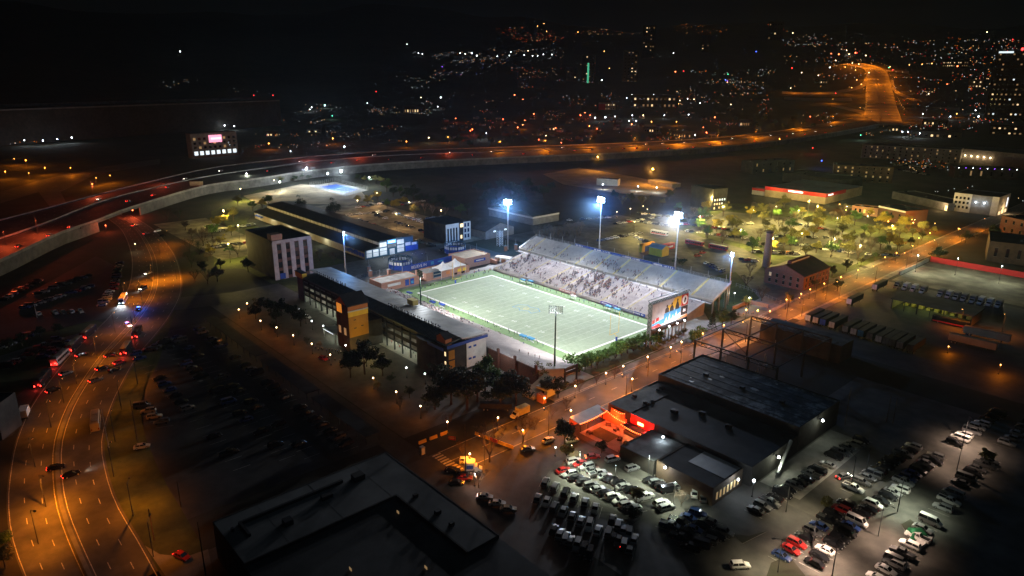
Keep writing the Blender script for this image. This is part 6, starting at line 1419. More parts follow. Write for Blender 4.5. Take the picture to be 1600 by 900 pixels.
def proto(kind, seed):
    """unit-height (about 1) tree meshes: trunk, crown"""
    tr_.seed(seed); tk = MB(); ends = []; cr_ = MB()
    if kind == 'bare':
        p = Vector((0, 0, .16)); tk.tube((0, 0, -.02), p, .022, .018, 6, 0, False)
        for k in range(6):
            a = k*1.05+tr_.uniform(-.3, .3); d = Vector((math.cos(a)*.42, math.sin(a)*.42, 1)).normalized(); limb(cr_, p, d, .30, .011, 3, ends, .42, 3)
        for q in list(ends):
            for _ in range(5):
                e = q+Vector((tr_.gauss(0, .035), tr_.gauss(0, .035), abs(tr_.gauss(.04, .04)))); cr_.tube(q, e, .0028, .0012, 3, 0, False)
        return tk, cr_
    if kind == 'cone':
        tk.tube((0, 0, -.02), (0, 0, .9), .02, .006, 5, 0, False)
        for _ in range(1500):
            z = tr_.random()**.8; r_ = .26*(1-z)**.8*(.55+.45*tr_.random()**.5)*(1+.25*math.sin(z*40)); a = tr_.uniform(0, 6.28)
            leaf(cr_, Vector((r_*math.cos(a), r_*math.sin(a), .06+.94*z)), .026)
        return tk, cr_
    if kind == 'shrub':
        for k in range(5): a = k*1.3; tk.tube((0, 0, -.02), (.2*math.cos(a), .2*math.sin(a), .5), .02, .01, 4, 0, False)
        cl = [(Vector((tr_.uniform(-.4, .4), tr_.uniform(-.4, .4), tr_.uniform(.25, .7))), tr_.uniform(.18, .32)) for _ in range(9)]; n_, s = 90, .06
    else:
        p = Vector((0, 0, .28)); tk.tube((0, 0, -.02), p, .028, .021, 7, 0, False)
        for k in range(5):
            a = k*1.257+tr_.uniform(-.3, .3); d = Vector((math.cos(a)*.75, math.sin(a)*.75, 1)).normalized(); limb(tk, p, d, .22, .013, 1, ends, .5, 4)
        limb(tk, p, Vector((0, 0, 1)), .28, .016, 1, ends, .5, 4)
        cl = [(e+Vector((0, 0, .03)), tr_.uniform(.11, .19)) for e in ends]+[(Vector((tr_.gauss(0, .16), tr_.gauss(0, .16), tr_.uniform(.45, .92))), tr_.uniform(.10, .17)) for _ in range(7)]; n_, s = (95, .032) if kind == 'leafy' else (48, .030)
    for c, r_ in cl:
        for _ in range(n_):
            v = Vector((tr_.gauss(0, 1), tr_.gauss(0, 1), tr_.gauss(0, 1))).normalized()*r_*(tr_.random()**.45); v.z *= .8
            leaf(cr_, c+v, s*tr_.uniform(.6, 1.3))
    return tk, cr_
def tree_mesh(kind, leafm, var):
    key = (kind, leafm, var)
    if key not in PROTO:
        a, b = proto(kind, 100+var*7+len(kind)); PROTO[key] = (a.mesh('trunk', [M['bark']]), b.mesh('crown', [M[leafm]]))
    return PROTO[key]
def tree(p, h, kind, leafm, label, group=None, name=None, wd=1.0, cat=None):
    a, b = tree_mesh(kind, leafm, tr2.randint(0, 2)); nm = name or {'bare': 'bare_tree', 'cone': 'conifer', 'shrub': 'bush'}.get(kind, 'tree')
    t = thing(nm, label, cat or ('bush' if kind == 'shrub' else 'tree'), (p[0], p[1], 0), tr2.uniform(0, 6.28), group); s = (h*wd, h*wd, h)
    put('trunk' if kind != 'shrub' else 'stem', a, t, scale=s); put('crown', b, t, scale=s); return t
tr2 = random.Random(77)
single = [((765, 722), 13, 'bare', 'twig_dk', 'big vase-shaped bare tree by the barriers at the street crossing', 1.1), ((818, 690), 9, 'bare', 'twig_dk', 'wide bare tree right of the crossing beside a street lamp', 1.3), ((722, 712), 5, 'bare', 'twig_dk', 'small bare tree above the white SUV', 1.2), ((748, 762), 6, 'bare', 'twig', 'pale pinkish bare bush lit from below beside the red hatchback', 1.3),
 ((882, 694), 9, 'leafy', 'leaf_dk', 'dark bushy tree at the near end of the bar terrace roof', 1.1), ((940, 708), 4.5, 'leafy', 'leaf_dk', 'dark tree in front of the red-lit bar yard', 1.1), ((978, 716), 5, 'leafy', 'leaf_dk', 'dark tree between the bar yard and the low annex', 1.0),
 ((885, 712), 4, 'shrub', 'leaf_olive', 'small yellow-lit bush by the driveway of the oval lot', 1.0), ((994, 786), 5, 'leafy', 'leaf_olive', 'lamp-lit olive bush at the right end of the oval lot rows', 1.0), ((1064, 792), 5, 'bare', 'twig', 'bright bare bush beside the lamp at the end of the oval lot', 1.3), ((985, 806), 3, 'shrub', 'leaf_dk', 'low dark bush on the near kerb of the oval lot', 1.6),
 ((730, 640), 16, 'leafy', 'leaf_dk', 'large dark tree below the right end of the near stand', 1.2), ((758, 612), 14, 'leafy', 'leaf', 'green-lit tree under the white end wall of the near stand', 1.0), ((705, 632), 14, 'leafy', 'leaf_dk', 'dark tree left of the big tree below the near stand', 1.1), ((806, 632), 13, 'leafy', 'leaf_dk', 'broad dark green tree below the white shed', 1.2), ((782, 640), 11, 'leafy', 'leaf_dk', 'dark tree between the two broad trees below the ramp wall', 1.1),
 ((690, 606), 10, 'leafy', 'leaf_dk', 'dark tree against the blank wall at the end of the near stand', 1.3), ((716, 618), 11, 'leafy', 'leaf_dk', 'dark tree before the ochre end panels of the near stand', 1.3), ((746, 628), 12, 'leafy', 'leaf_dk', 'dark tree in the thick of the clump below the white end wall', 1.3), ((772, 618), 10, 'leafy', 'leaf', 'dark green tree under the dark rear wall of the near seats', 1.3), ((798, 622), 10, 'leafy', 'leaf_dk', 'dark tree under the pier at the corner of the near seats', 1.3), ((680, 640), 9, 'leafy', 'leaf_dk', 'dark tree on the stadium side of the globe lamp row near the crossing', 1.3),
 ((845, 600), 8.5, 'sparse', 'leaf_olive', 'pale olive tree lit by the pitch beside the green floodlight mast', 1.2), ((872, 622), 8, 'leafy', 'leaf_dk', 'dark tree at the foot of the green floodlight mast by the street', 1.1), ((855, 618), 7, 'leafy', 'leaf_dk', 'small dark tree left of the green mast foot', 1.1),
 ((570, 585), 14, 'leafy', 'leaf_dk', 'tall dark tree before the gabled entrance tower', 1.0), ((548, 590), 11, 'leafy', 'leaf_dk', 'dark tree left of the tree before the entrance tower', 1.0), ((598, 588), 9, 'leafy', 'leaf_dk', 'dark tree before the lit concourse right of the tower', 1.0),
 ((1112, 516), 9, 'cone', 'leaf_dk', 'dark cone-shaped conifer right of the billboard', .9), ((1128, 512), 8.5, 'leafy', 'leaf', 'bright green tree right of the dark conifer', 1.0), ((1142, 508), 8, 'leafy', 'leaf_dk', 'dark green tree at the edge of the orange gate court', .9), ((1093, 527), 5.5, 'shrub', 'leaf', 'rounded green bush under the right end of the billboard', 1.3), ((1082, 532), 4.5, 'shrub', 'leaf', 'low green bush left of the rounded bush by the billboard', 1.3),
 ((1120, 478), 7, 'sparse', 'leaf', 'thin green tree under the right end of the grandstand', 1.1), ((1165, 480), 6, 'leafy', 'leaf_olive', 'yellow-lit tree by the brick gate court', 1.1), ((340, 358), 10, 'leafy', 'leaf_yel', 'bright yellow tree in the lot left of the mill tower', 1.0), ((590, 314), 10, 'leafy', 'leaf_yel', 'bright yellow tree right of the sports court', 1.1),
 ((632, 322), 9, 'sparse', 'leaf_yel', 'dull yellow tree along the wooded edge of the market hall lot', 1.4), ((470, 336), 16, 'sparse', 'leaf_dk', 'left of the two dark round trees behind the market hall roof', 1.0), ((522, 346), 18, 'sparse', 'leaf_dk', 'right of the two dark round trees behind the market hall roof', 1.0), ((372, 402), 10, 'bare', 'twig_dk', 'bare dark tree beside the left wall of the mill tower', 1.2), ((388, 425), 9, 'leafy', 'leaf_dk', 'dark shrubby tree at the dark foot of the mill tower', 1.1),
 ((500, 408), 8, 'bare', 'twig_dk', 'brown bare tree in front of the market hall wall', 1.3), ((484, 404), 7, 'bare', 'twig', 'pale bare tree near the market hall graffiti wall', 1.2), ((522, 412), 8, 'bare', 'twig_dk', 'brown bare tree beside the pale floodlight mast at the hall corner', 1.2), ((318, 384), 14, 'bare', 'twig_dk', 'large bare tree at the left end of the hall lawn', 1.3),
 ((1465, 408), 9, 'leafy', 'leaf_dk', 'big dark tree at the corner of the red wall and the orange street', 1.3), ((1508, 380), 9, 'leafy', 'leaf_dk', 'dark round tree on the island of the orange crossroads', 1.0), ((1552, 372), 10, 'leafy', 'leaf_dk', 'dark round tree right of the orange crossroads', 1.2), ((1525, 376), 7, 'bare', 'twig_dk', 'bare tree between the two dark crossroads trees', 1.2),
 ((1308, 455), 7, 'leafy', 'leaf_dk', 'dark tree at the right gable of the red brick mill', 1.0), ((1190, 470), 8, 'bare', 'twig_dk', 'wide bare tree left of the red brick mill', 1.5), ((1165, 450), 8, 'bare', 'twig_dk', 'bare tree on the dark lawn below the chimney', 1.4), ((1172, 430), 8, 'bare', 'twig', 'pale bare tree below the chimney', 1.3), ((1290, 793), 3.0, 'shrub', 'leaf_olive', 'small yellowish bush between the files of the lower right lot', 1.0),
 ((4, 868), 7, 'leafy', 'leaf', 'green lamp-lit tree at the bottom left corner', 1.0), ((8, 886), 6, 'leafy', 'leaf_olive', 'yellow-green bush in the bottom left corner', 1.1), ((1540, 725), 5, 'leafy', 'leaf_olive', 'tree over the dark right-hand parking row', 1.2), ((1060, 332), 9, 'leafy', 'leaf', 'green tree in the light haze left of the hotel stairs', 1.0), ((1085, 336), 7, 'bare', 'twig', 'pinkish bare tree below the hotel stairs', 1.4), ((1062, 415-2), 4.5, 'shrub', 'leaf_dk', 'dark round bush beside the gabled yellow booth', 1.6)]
for pp, h, kd, lf, lab, wd in single: tree(at(*pp), h, kd, lf, lab, None, wd=wd)
hed = [(905+i*9.4, 581-i*3.6) for i in range(14)]
for k, pp in enumerate(hed): tree(at(*pp), tr2.uniform(5.8, 7.8), 'leafy' if k % 3 else 'shrub', 'leaf', f'green hedge tree below the right end of the pitch, {nth(k)} from the small scoreboard', 'hedge trees between pitch and street', 'hedge_tree', wd=1.15, cat='tree')
for k, pp in enumerate([(1020+i*8, 548-i*4.5) for i in range(7)]): tree(at(*pp), 2.4, 'shrub', 'leaf_olive', f'low bush along the wall under the billboard, {nth(k)} from the left', 'bushes under the billboard', wd=1.2)
for k, pp in enumerate([(1300, 432), (1322, 424), (1345, 415), (1366, 408), (1386, 398), (1405, 391), (1422, 384), (1440, 376), (1458, 366), (1272, 452), (1232, 480)]): tree(at(*pp), tr2.uniform(6, 8.5), tr2.choice(('leafy', 'sparse')), tr2.choice(('leaf_dk', 'leaf_olive')), f'street tree along the left side of the orange street, {nth(k)} outward from the mill' if k < 9 else ('street tree between the mill corner and the orange street' if k == 9 else 'street tree beside the lamp left of the mill corner'), 'street trees on the orange street', 'street_tree')
for k, pp in enumerate([(905, 612), (862, 655), (885, 640), (932, 600), (960, 592), (835, 672)]): tree(at(*pp), tr2.uniform(4, 6), 'bare', 'twig_dk', f'bare young street tree near the brick-paved corner, {nth(k)} from the small scoreboard', 'bare young street trees', 'bare_tree', wd=1.2)
# parking trees in the yellow-lit lot
lots = [(1075, 352), (1100, 345), (1105, 372), (1130, 338), (1140, 352), (1150, 362), (1120, 362), (1172, 342), (1180, 335), (1192, 350), (1205, 340), (1215, 330), (1225, 325), (1240, 345), (1252, 338), (1262, 355), (1278, 350), (1280, 338), (1225, 372), (1218, 362), (1245, 380), (1205, 378), (1235, 392), (1300, 345), (1300, 385), (1310, 392), (1320, 360), (1335, 352), (1350, 366), (1360, 372), (1345, 385), (1360, 395), (1375, 390), (1390, 380), (1395, 368), (1410, 360), (1405, 372), (1425, 372), (1440, 365), (1378, 355), (1325, 402), (1298, 402), (1275, 395), (1258, 402), (1340, 405), (1318, 340), (1160, 376), (1128, 385), (1095, 360), (1195, 362), (1185, 378), (1270, 372)]
lots += [(tr2.uniform(1095, 1430), tr2.uniform(326, 400)) for _ in range(26)]
lots = by_dist(lots, 1095, 328)
for k, pp in enumerate(lots):
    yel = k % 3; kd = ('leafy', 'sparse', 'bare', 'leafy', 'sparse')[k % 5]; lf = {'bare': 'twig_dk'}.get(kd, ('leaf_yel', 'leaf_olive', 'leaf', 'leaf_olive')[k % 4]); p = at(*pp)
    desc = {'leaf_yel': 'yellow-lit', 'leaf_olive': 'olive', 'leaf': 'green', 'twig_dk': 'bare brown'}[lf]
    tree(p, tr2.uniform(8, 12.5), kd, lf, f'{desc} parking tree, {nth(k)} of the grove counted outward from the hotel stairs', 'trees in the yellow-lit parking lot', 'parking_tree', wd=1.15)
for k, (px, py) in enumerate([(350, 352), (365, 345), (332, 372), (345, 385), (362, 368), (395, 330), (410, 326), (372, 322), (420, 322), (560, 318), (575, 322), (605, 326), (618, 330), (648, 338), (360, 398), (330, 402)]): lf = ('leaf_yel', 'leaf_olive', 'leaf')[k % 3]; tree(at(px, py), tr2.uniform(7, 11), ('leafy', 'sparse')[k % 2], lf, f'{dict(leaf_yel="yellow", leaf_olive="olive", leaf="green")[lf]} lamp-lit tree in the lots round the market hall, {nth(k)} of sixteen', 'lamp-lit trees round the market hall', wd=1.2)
# wooded edges, dark at night: clumps that can still be told apart by position
def grove(group, what, pts, hh, kinds, leaves, end):
    for k, pp in enumerate(pts): tree(at(*pp), tr2.uniform(*hh), tr2.choice(kinds), tr2.choice(leaves), f'{what}, {nth(k)} from {end}', group, wd=1.2)
grove('trees along the interstate wall', 'dark tree on the bank under the interstate wall', [(395+i*11, 290-i*.9-3*(i % 2)) for i in range(9)]+[(560+i*9, 283+1.2*i) for i in range(6)], (6, 10), ('leafy', 'sparse'), ('leaf_dk', 'leaf_olive'), 'the left')
grove('trees behind the market hall lot', 'dark tree in the wooded strip behind the market hall lot', [(604+i*10.5, 300+i*3+5*(i % 2)) for i in range(13)], (9, 14), ('leafy', 'sparse', 'leafy'), ('leaf_dk', 'leaf', 'leaf_dk'), 'the yellow tree')
grove('pale reeds trees', 'pale thin tree lit beside the white apartment block', [(652, 330), (664, 333), (676, 336), (688, 340), (696, 338)], (7, 10), ('bare',), ('twig',), 'the left')
grove('bare trees behind the grandstand', 'pale bare tree behind the left end of the grandstand', [(838+i*8.5, 372-i*.5+3*(i % 2)) for i in range(9)], (8, 11), ('bare',), ('twig',), 'the dark shed')
grove('trees behind the near stand left end', 'dark tree in the clump left of the near stand', [(408, 486), (424, 490), (440, 494), (456, 498), (400, 498), (432, 504), (470, 510)], (6, 9), ('leafy',), ('leaf_dk',), 'the street')
grove('dark trees right of the highway', 'dark tree on the wooded slope by the orange highway', [(300, 372), (296, 395), (312, 398), (300, 418), (318, 424), (305, 440), (325, 444), (290, 360), (280, 345), (325, 408), (340, 440), (345, 420), (262, 345), (335, 395)], (6, 11), ('leafy', 'bare', 'sparse'), ('leaf_dk', 'twig_dk'), 'the underpass')
grove('promenade trees', 'small dark tree on the promenade', [(430, 520), (466, 528), (500, 545), (552, 558), (610, 600), (640, 622), (668, 645), (700, 668), (480, 540), (590, 610), (625, 640)], (3.5, 5.5), ('bare', 'sparse'), ('leaf_dk', 'twig_dk'), 'the left corner')
grove('dark wood beyond the apartment', 'dark blue-lit tree in the unlit wood behind the dark shed', [(745+i*13, 300+6*(i % 3)) for i in range(10)]+[(760+i*14, 322+4*(i % 2)) for i in range(5)], (10, 15), ('leafy',), ('leaf_dk',), 'the apartment block')
grove('trees round the service yard', 'dark tree below the service yard beyond the grandstand', [(960, 312), (985, 318), (1003, 322), (1020, 318), (1035, 322), (1045, 312), (972, 322)], (7, 11), ('leafy', 'bare'), ('leaf_dk', 'leaf_olive'), 'the left')
grove('roadside trees left', 'small dark tree beside the left cross street', [(35, 540), (63, 528), (93, 522), (15, 548)], (4, 6), ('leafy',), ('leaf_dk',), 'the left')
grove('far wood trees', 'dark tree on the wooded ground beyond the interstate', [(700+i*17, 222+5*(i % 3)) for i in range(8)]+[(1150+i*15, 190+6*(i % 3)) for i in range(10)], (12, 18), ('leafy',), ('leaf_dk',), 'the left')
# ================================================================ STREET LAMPS AND OTHER LAMP POSTS
_lm = {}
def lamp_mesh(h, style, col, r_):
    k = (round(h, 1), style, col, round(r_, 2))
    if k in _lm: return _lm[k]
    a = MB(); b = MB()
    if style == 'globe':
        a.tube((0, 0, 0), (0, 0, h-r_), .09, .06, 6).box(-.18, .18, -.18, .18, 0, .5); b.ball((0, 0, h), r_, 0, 7)
    else:
        a.tube((0, 0, 0), (0, 0, h), .13, .08, 6).tube((0, 0, h), (1.9, 0, h+.35), .06, .05, 5); a.box(1.7, 2.5, -.2, .2, h+.33, h+.5); b.ball((2.1, 0, h+.24), r_, 0, 7, .6)
    _lm[k] = (a.mesh('post', [M['dark']]), b.mesh('lamp_globe', [G_[col]])); return _lm[k]
def lamp(p, label, col='sodium', h=4.5, style='globe', power=0, r_=.26, rz=0.0, group=None, z=0.0, name='street_lamp', lc=None, lr=None, spot=True, cone=150):
    a, b = lamp_mesh(h, style, col, r_); t = thing(name, label, 'street lamp', (p[0], p[1], z), rz, group); put('post', a, t); put('lamp_globe', b, t)
    if power and style == 'globe' and cone < 150: light((.4, 0, h-.4), lc or col, power, t, .15, 'SPOT', R(cone), .9)
    elif power and (style == 'globe' or not spot): light((.32 if style == 'globe' else 2.1, 0, h-(r_+.35)), lc or col, power, t, lr or max(.12, r_))
    elif power: light((2.1, 0, h-.4), lc or col, power, t, lr or max(.1, r_), 'SPOT', R(cone), .9 if cone < 160 else .3)
    return t
def lamp_at_head(px, py, label, h, **kw):
    """lamp whose head shows at the picture point"""
    st = kw.get('style', 'globe'); p = at(px, py, h); return lamp((p.x, p.y), label, h=h, **kw)
def lamps(lst, what, end, h, group, **kw):
    for k, (px, py) in enumerate(lst): lamp_at_head(px, py, f'{what}, {nth(k)} from {end}', h, group=group, **kw)
lamps([(373, 483.5), (386, 474)], 'warm globe lamp at the promenade corner by the cross street', 'the dark lot', 4.5, 'promenade corner lamps', power=170, col='warm', lc='sodium')
lamps([(407, 501), (432, 511.5), (458, 524), (487, 538-1), (516, 554), (583, 590.5), (619, 612), (657, 634.5), (699, 659)], 'warm globe lamp in the promenade row beside the black carports', 'the left', 4.5, 'promenade lamps', power=125, col='warm', lc='sodium')
lamps([(467, 483), (477, 492), (487, 501.5), (505, 509), (635, 574.5), (664, 584), (693, 592), (540, 539.5), (565+7, 557)], 'white globe lamp in the inner row along the near stand', 'the left', 4.2, 'inner promenade lamps', power=55, col='white', lc='warm')
lamps([(778, 652.5), (734, 709), (817, 672), (851, 622), (892, 641), (899, 603), (947, 583), (974, 572), (1012, 557.5), (1048, 542.5), (1065, 534)], 'warm globe lamp along the stadium side of the street', 'the crossing', 4.6, 'street globe lamps', power=800, col='warm', lc='sodium')
lamps([(1098, 521), (1131, 508), (1203, 486), (1229, 468), (1252, 459), (1266, 452), (1288, 443), (1314, 433), (1341, 422), (1383, 402), (1401, 395), (1426, 384), (1436, 372)], 'orange globe lamp along the upper part of the diagonal street', 'the billboard', 5.0, 'orange street lamps', power=1100, col='sodium')
lamps([(1461, 349), (1498, 357), (1453, 376-12), (1425, 343)], 'orange lamp near the far crossroads', 'the right end of the grove', 6.0, 'crossroads lamps', power=2400, col='sodium')
lamp_at_head(988, 592, 'warm lamp on the kerb above the dark warehouse roof', 5, power=700, col='warm', lc='sodium')
for k, y in enumerate((40, 90, 130, 175, 220, 270, 320, 375)): lamp((93.6, y), f'tall arm lamp on the right kerb of the diagonal street, {nth(k)} from the stadium', 'sodium', 8.5, 'arm', 4200, .24, math.pi, 'arm lamps on the diagonal street')
for k, y in enumerate((-8, -40, -78, -104)): lamp((94.2, y), f'tall arm lamp on the warehouse side of the street, {nth(k)} from the steel frame', 'sodium', 8.5, 'arm', 2800, .2, math.pi, 'arm lamps by the warehouse')
lamps([(1148, 458), (1171, 465)], 'white lamp beside the right end of the grandstand', 'the grandstand', 5.5, 'white end lamps', power=420, col='white', lc='pale')
lamps([(1166, 486-2), (1184, 485)], 'amber lamp over the brick gate court', 'the left', 4.5, 'gate court lamps', power=1300, col='amber')
wallb = thing('brick_gate_wall', 'low brick wall round the amber-lit gate court by the street', 'wall', at(1150, 484)); MB().box(-1, -.5, -2, 14, 0, 2.0).box(-.5, 9, 13.5, 14, 0, 2.0).build('brickwork', M['brick'], wallb)
# highway and roads at left
lamp_at_head(143, 287.5, 'red-orange lamp beside the raised interstate at the left', 15, style='arm', power=22000, col='redorange', r_=.5, spot=False)
lamp_at_head(207, 328, 'red-orange lamp inside the underpass', 6, power=6500, col='redorange', r_=.4, lc='redorange')
lamp_at_head(165, 352, 'hidden red lamp at the left mouth of the underpass', 5, power=2200, col='redorange', r_=.25)
lamp_at_head(211, 381, 'small warm lamp on the grass left of the highway bend', 5, power=260, col='warm')
for k, (px, py, rz, pw) in enumerate(sorted(((262, 384, 2.6, 1600), (238, 440, 0, 2600), (276, 436, 2.8, 2200), (196, 470, .2, 900), (152, 560, .4, 900), (215, 600, 2.6, 500), (80, 668, .5, 700), (72, 792, .3, 2600), (208, 806, 2.6, 1100), (222, 470, 3.0, 900), (190, 640, 2.7, 300), (250, 400, 2.6, 900), (212, 505, 0, 700), (120, 600, .4, 500), (100, 630, .4, 500), (180, 690, 2.7, 420), (55, 730, .4, 500), (178, 745, 2.6, 500), (60, 850, .3, 1200), (240, 870, 2.6, 420), (180, 520, .3, 500)), key=lambda q: q[1])):  # intermediate lamps added to even out the orange light
    lamp(at(px, py), f'tall arm street lamp on the left highway, {nth(k)} from the underpass', 'sodium', 9.5, 'arm', pw*2.7, .14, rz, 'arm lamps on the left highway')
lamps([(22, 248), (45, 270), (70, 262), (110, 262), (172, 274), (8, 268), (40, 250), (150, 278)], 'dim orange lamp on the road beyond the interstate at far left', 'the left', 8, 'far left orange lamps', power=3200, col='sodium', r_=.3)
# sports court and hall lot
for k, (px, py, lab) in enumerate(((479, 263, 'tall white lamp at the left corner of the sports court'), (533, 267, 'brightest white lamp behind the sports court'), (512, 271, 'white lamp over the middle of the sports court'), (577, 277, 'small blue-white lamp right of the sports court'), (385, 271, 'blue-white lamp beside the interstate left of the sand lot'), (437, 284, 'white lamp over the sand lot'))):
    lamp_at_head(px, py, lab, 17 if k < 3 else 10, power=(60000, 70000, 26000, 5000, 4000, 12000)[k], col='flood' if k < 2 else 'white', r_=(.9, 1.0, .6, .5, .5, .5)[k], lc='white' if k < 3 else 'pale')
for k, (px, py) in enumerate(((378, 315), (352, 352), (375, 378), (360, 410), (590, 322), (640, 338), (690, 352), (620, 358), (560, 335), (430, 300))): lamp(at(px, py), f'pole lamp in the lots round the market hall, {nth(k)} from the sand lot', 'warm', 11.5, 'globe', (5000, 4000, 4000, 2600, 6200, 6200, 4200, 4800, 5600, 2600)[k], .3, 0, 'lot pole lamps by the market hall', lc='yellow' if k < 4 else 'warm')
# service yard
for k, (px, py, pw) in enumerate(((934, 245, 16000), (1020, 264, 26000))): lamp_at_head(px, py, ('left' if k == 0 else 'right, starry')+' amber high lamp over the service yard beyond the grandstand', 17, power=pw, col='amber', r_=.75 if k else .55)
lamps([(997, 291), (1026, 293), (942, 288)], 'white lamp in the service yard', 'the shed', 5, 'service yard lamps', power=3000, col='white', r_=.5)
lamps([(1005, 322), (964, 331), (985, 326)], 'small warm lamp on the path behind the grandstand', 'the left', 5, 'path lamps', power=400, col='warm', r_=.3)
# parking grove lamps (unlit-looking white posts that light the grass)
for k, (px, py) in enumerate(by_dist(((1092, 362), (1128, 345), (1175, 352), (1210, 345), (1245, 352), (1262, 335), (1305, 365), (1352, 362), (1250, 392), (1300, 400), (1340, 412), (1390, 378), (1425, 368), (1155, 385), (1205, 400), (1320, 345), (1275, 345), (1052, 360), (990, 372), (1010, 350), (1110, 330)), 1095, 328)): lamp(at(px, py), f'slim pole lamp among the parking trees, {nth(k)} outward from the hotel stairs', 'warm', 11.5, 'globe', 5200 if px > 1060 else 3000, .2, 0, 'pole lamps among the parking trees', lc='yellow')
lamps([(1263, 315), (1312, 319), (1322, 330-2), (1402, 336), (1388, 346), (1427, 348)], 'orange path lamp below the striped warehouse', 'the warehouse', 5, 'warehouse path lamps', power=900, col='sodium', r_=.35)
# gravel yard and truck yard lamps
for k, (px, py) in enumerate(((1492, 430), (1560, 443), (1430, 425))): lamp(at(px, py), f'pole lamp on the pale gravel yard, {nth(k)} of three by the red wall', 'white', 10, 'globe', 3600, .2, 0, 'gravel yard lamps', lc='pale')
lamp(at(1500, 512), 'orange lamp on a wooden post behind the pale trailer', 'sodium', 9, 'arm', 1500, .2, -1.6); lamp(at(1565, 520), 'orange lamp on the second wooden post by the pale trailers', 'sodium', 9, 'arm', 1200, .2, -1.6); lamp(at(1480, 552), 'low orange work lamp in the scrap yard', 'sodium', 3, 'globe', 260, .2); lamp(at(1560, 585), 'orange work lamp over the scrap heap at right', 'sodium', 4, 'globe', 420, .2)
# lower right lots
for k, (px, py, pw, lc) in enumerate(by_dist(((1402, 800, 2300, 'pale'), (1372, 838, 1900, 'pink'), (1268, 862, 1900, 'pink'), (1330, 760, 900, 'cream'), (1352, 745, 700, 'white'), (1228, 800, 1300, 'cream'), (1300, 900, 1500, 'pink'), (1505, 692, 1700, 'pink'), (1495, 735, 900, 'pink'), (1215, 895, 1500, 'cream')), 1432, 838)): lamp(at(px, py), f'dark pole lamp lighting the big lot, {nth(k)} from the green tent', 'warm', 9, 'arm', pw*2.4, .04, (k*1.3) % 6.28, 'pole lamps of the lower right lot', lc=lc, cone=134)
lamp(at(1052, 790), 'dark pole lamp above the bright bush of the oval lot', 'white', 7, 'globe', 3000, .10, lc='pale', cone=136); lamp(at(905, 745), 'dark pole lamp in the upper half of the oval lot', 'white', 8, 'globe', 7000, .06, lc='pale', cone=136); lamp(at(1012, 752), 'added dark pole lamp on the driveway behind the oval lot', 'white', 8, 'globe', 5200, .06, lc='pale', cone=136); lamp(at(960, 768), 'dark pole lamp in the middle of the oval lot', 'white', 8, 'globe', 1900, .06, lc='pale', cone=136)  # driveway lamp added to brighten the ground there
lamp(at(742, 760), 'dark pole lamp lighting the pale bare bush by the parked cars', 'white', 4, 'globe', 520, .12, lc='pink'); lamp_at_head(868, 699, 'small blue-white lamp by the driveway of the oval lot', 3, power=40, col='white', r_=.2); lamp(at(893, 706), 'low yellow lamp beside the small bush at the oval driveway', 'warm', 2.2, 'globe', 120, .1, lc='yellow')
lamp_at_head(1178, 751, 'white lamp post at the end of the dark hall annex lane', 5, power=420, col='white', r_=.4)
# utility poles without lamps
for k, (bx, by, ty) in enumerate(((1012, 588, 556), (322, 902, 815), (214, 552, 470), (241, 844, 795), (1320, 665, 605), (1228, 502, 452), (728, 742, 640), (170, 700, 640), (283, 792, 752), (1273, 470, 425), (1290, 468, 425), (1385, 660, 618), (1395, 662, 622), (215, 690, 625), (58, 497, 475))):
    p = at(bx, by); h = min(16, hgt(p, ty)); t = thing('utility_pole', ['thin pole on the kerb above the warehouse corner', 'tall dark pole at the bottom edge left of centre', 'tall dark pole leaning over the second bus lane', 'wooden utility pole with crossarm on the round verge', 'thin pole in the dark yard right of the warehouse', 'utility pole by the torn roof shed', 'tall dark pole beside the white SUV at the crossing', 'pale pole on the verge right of the coach', 'short pole at the kiosk left of the courtyard building', 'left of the paired poles before the brick mill', 'right of the paired poles before the brick mill', 'left thin pole in the dark scrap yard', 'right thin pole in the dark scrap yard', 'dark pole at the edge of the black lot', 'pale pole beside the left cross street'][k], 'pole', p); MB().tube((0, 0, 0), (0, 0, h), .16, .10, 6).build('shaft', M['bark'] if k not in (7, 14) else M['steel'], t)
    if k in (3, 9, 10, 5): MB().box(-1.3, 1.3, -.08, .08, h-1.0, h-.85).box(-1.0, 1.0, -.07, .07, h-1.8, h-1.66).build('crossarm', M['bark'], t)
# yellow crowd barriers at the crossing
bid = 0
for grp, (a, b), n_ in (('left', ((660, 692), (694, 679)), 3), ('right', ((748, 681), (796, 699)), 5)):
    A, B = at(*a), at(*b); d = B-A
    for k in range(n_):
        p = A.lerp(B, k/(n_-1)); t = thing('barrier', f'{"red and yellow" if (grp == "right" and k == 2) else "yellow"} water-filled barrier, {nth(k)} in the {grp} line across the street', 'barrier', p, math.atan2(d.y, d.x), 'yellow street barriers')
        MB().loft([[(x, -.3, 0), (x, .3, 0), (x, .22, .45), (x, .12, 1.0), (x, -.12, 1.0), (x, -.22, .45)] for x in (-1.35, 1.35)]).build('shell', M['yellow'] if not (grp == 'right' and k == 2) else M['red'], t)
t = thing('road_sign', 'red and white striped road-closed board in the crossing', 'sign', at(706, 689), .6)
for z in (.4, .85, 1.3): MB().box(-1.2, 1.2, -.04, .04, z, z+.25).build('board', M['red'] if z != .85 else M['orange'], t)
for x in (-.9, .9): MB().box(x-.06, x+.06, -.05, .05, 0, 1.6).build('leg', M['dark'], t)
t = tag(MB().box(-1.6, 1.6, -.8, .8, 0, 3.0).build('orange_booth', M['orange'], loc=at(846, 628)), 'small orange-lit ticket booth under the trees by the street', 'booth'); light((p.x, p.y, 0), 'sodium', 0.01).name = 'spare'
bpy.data.objects.remove(bpy.data.objects['spare'])
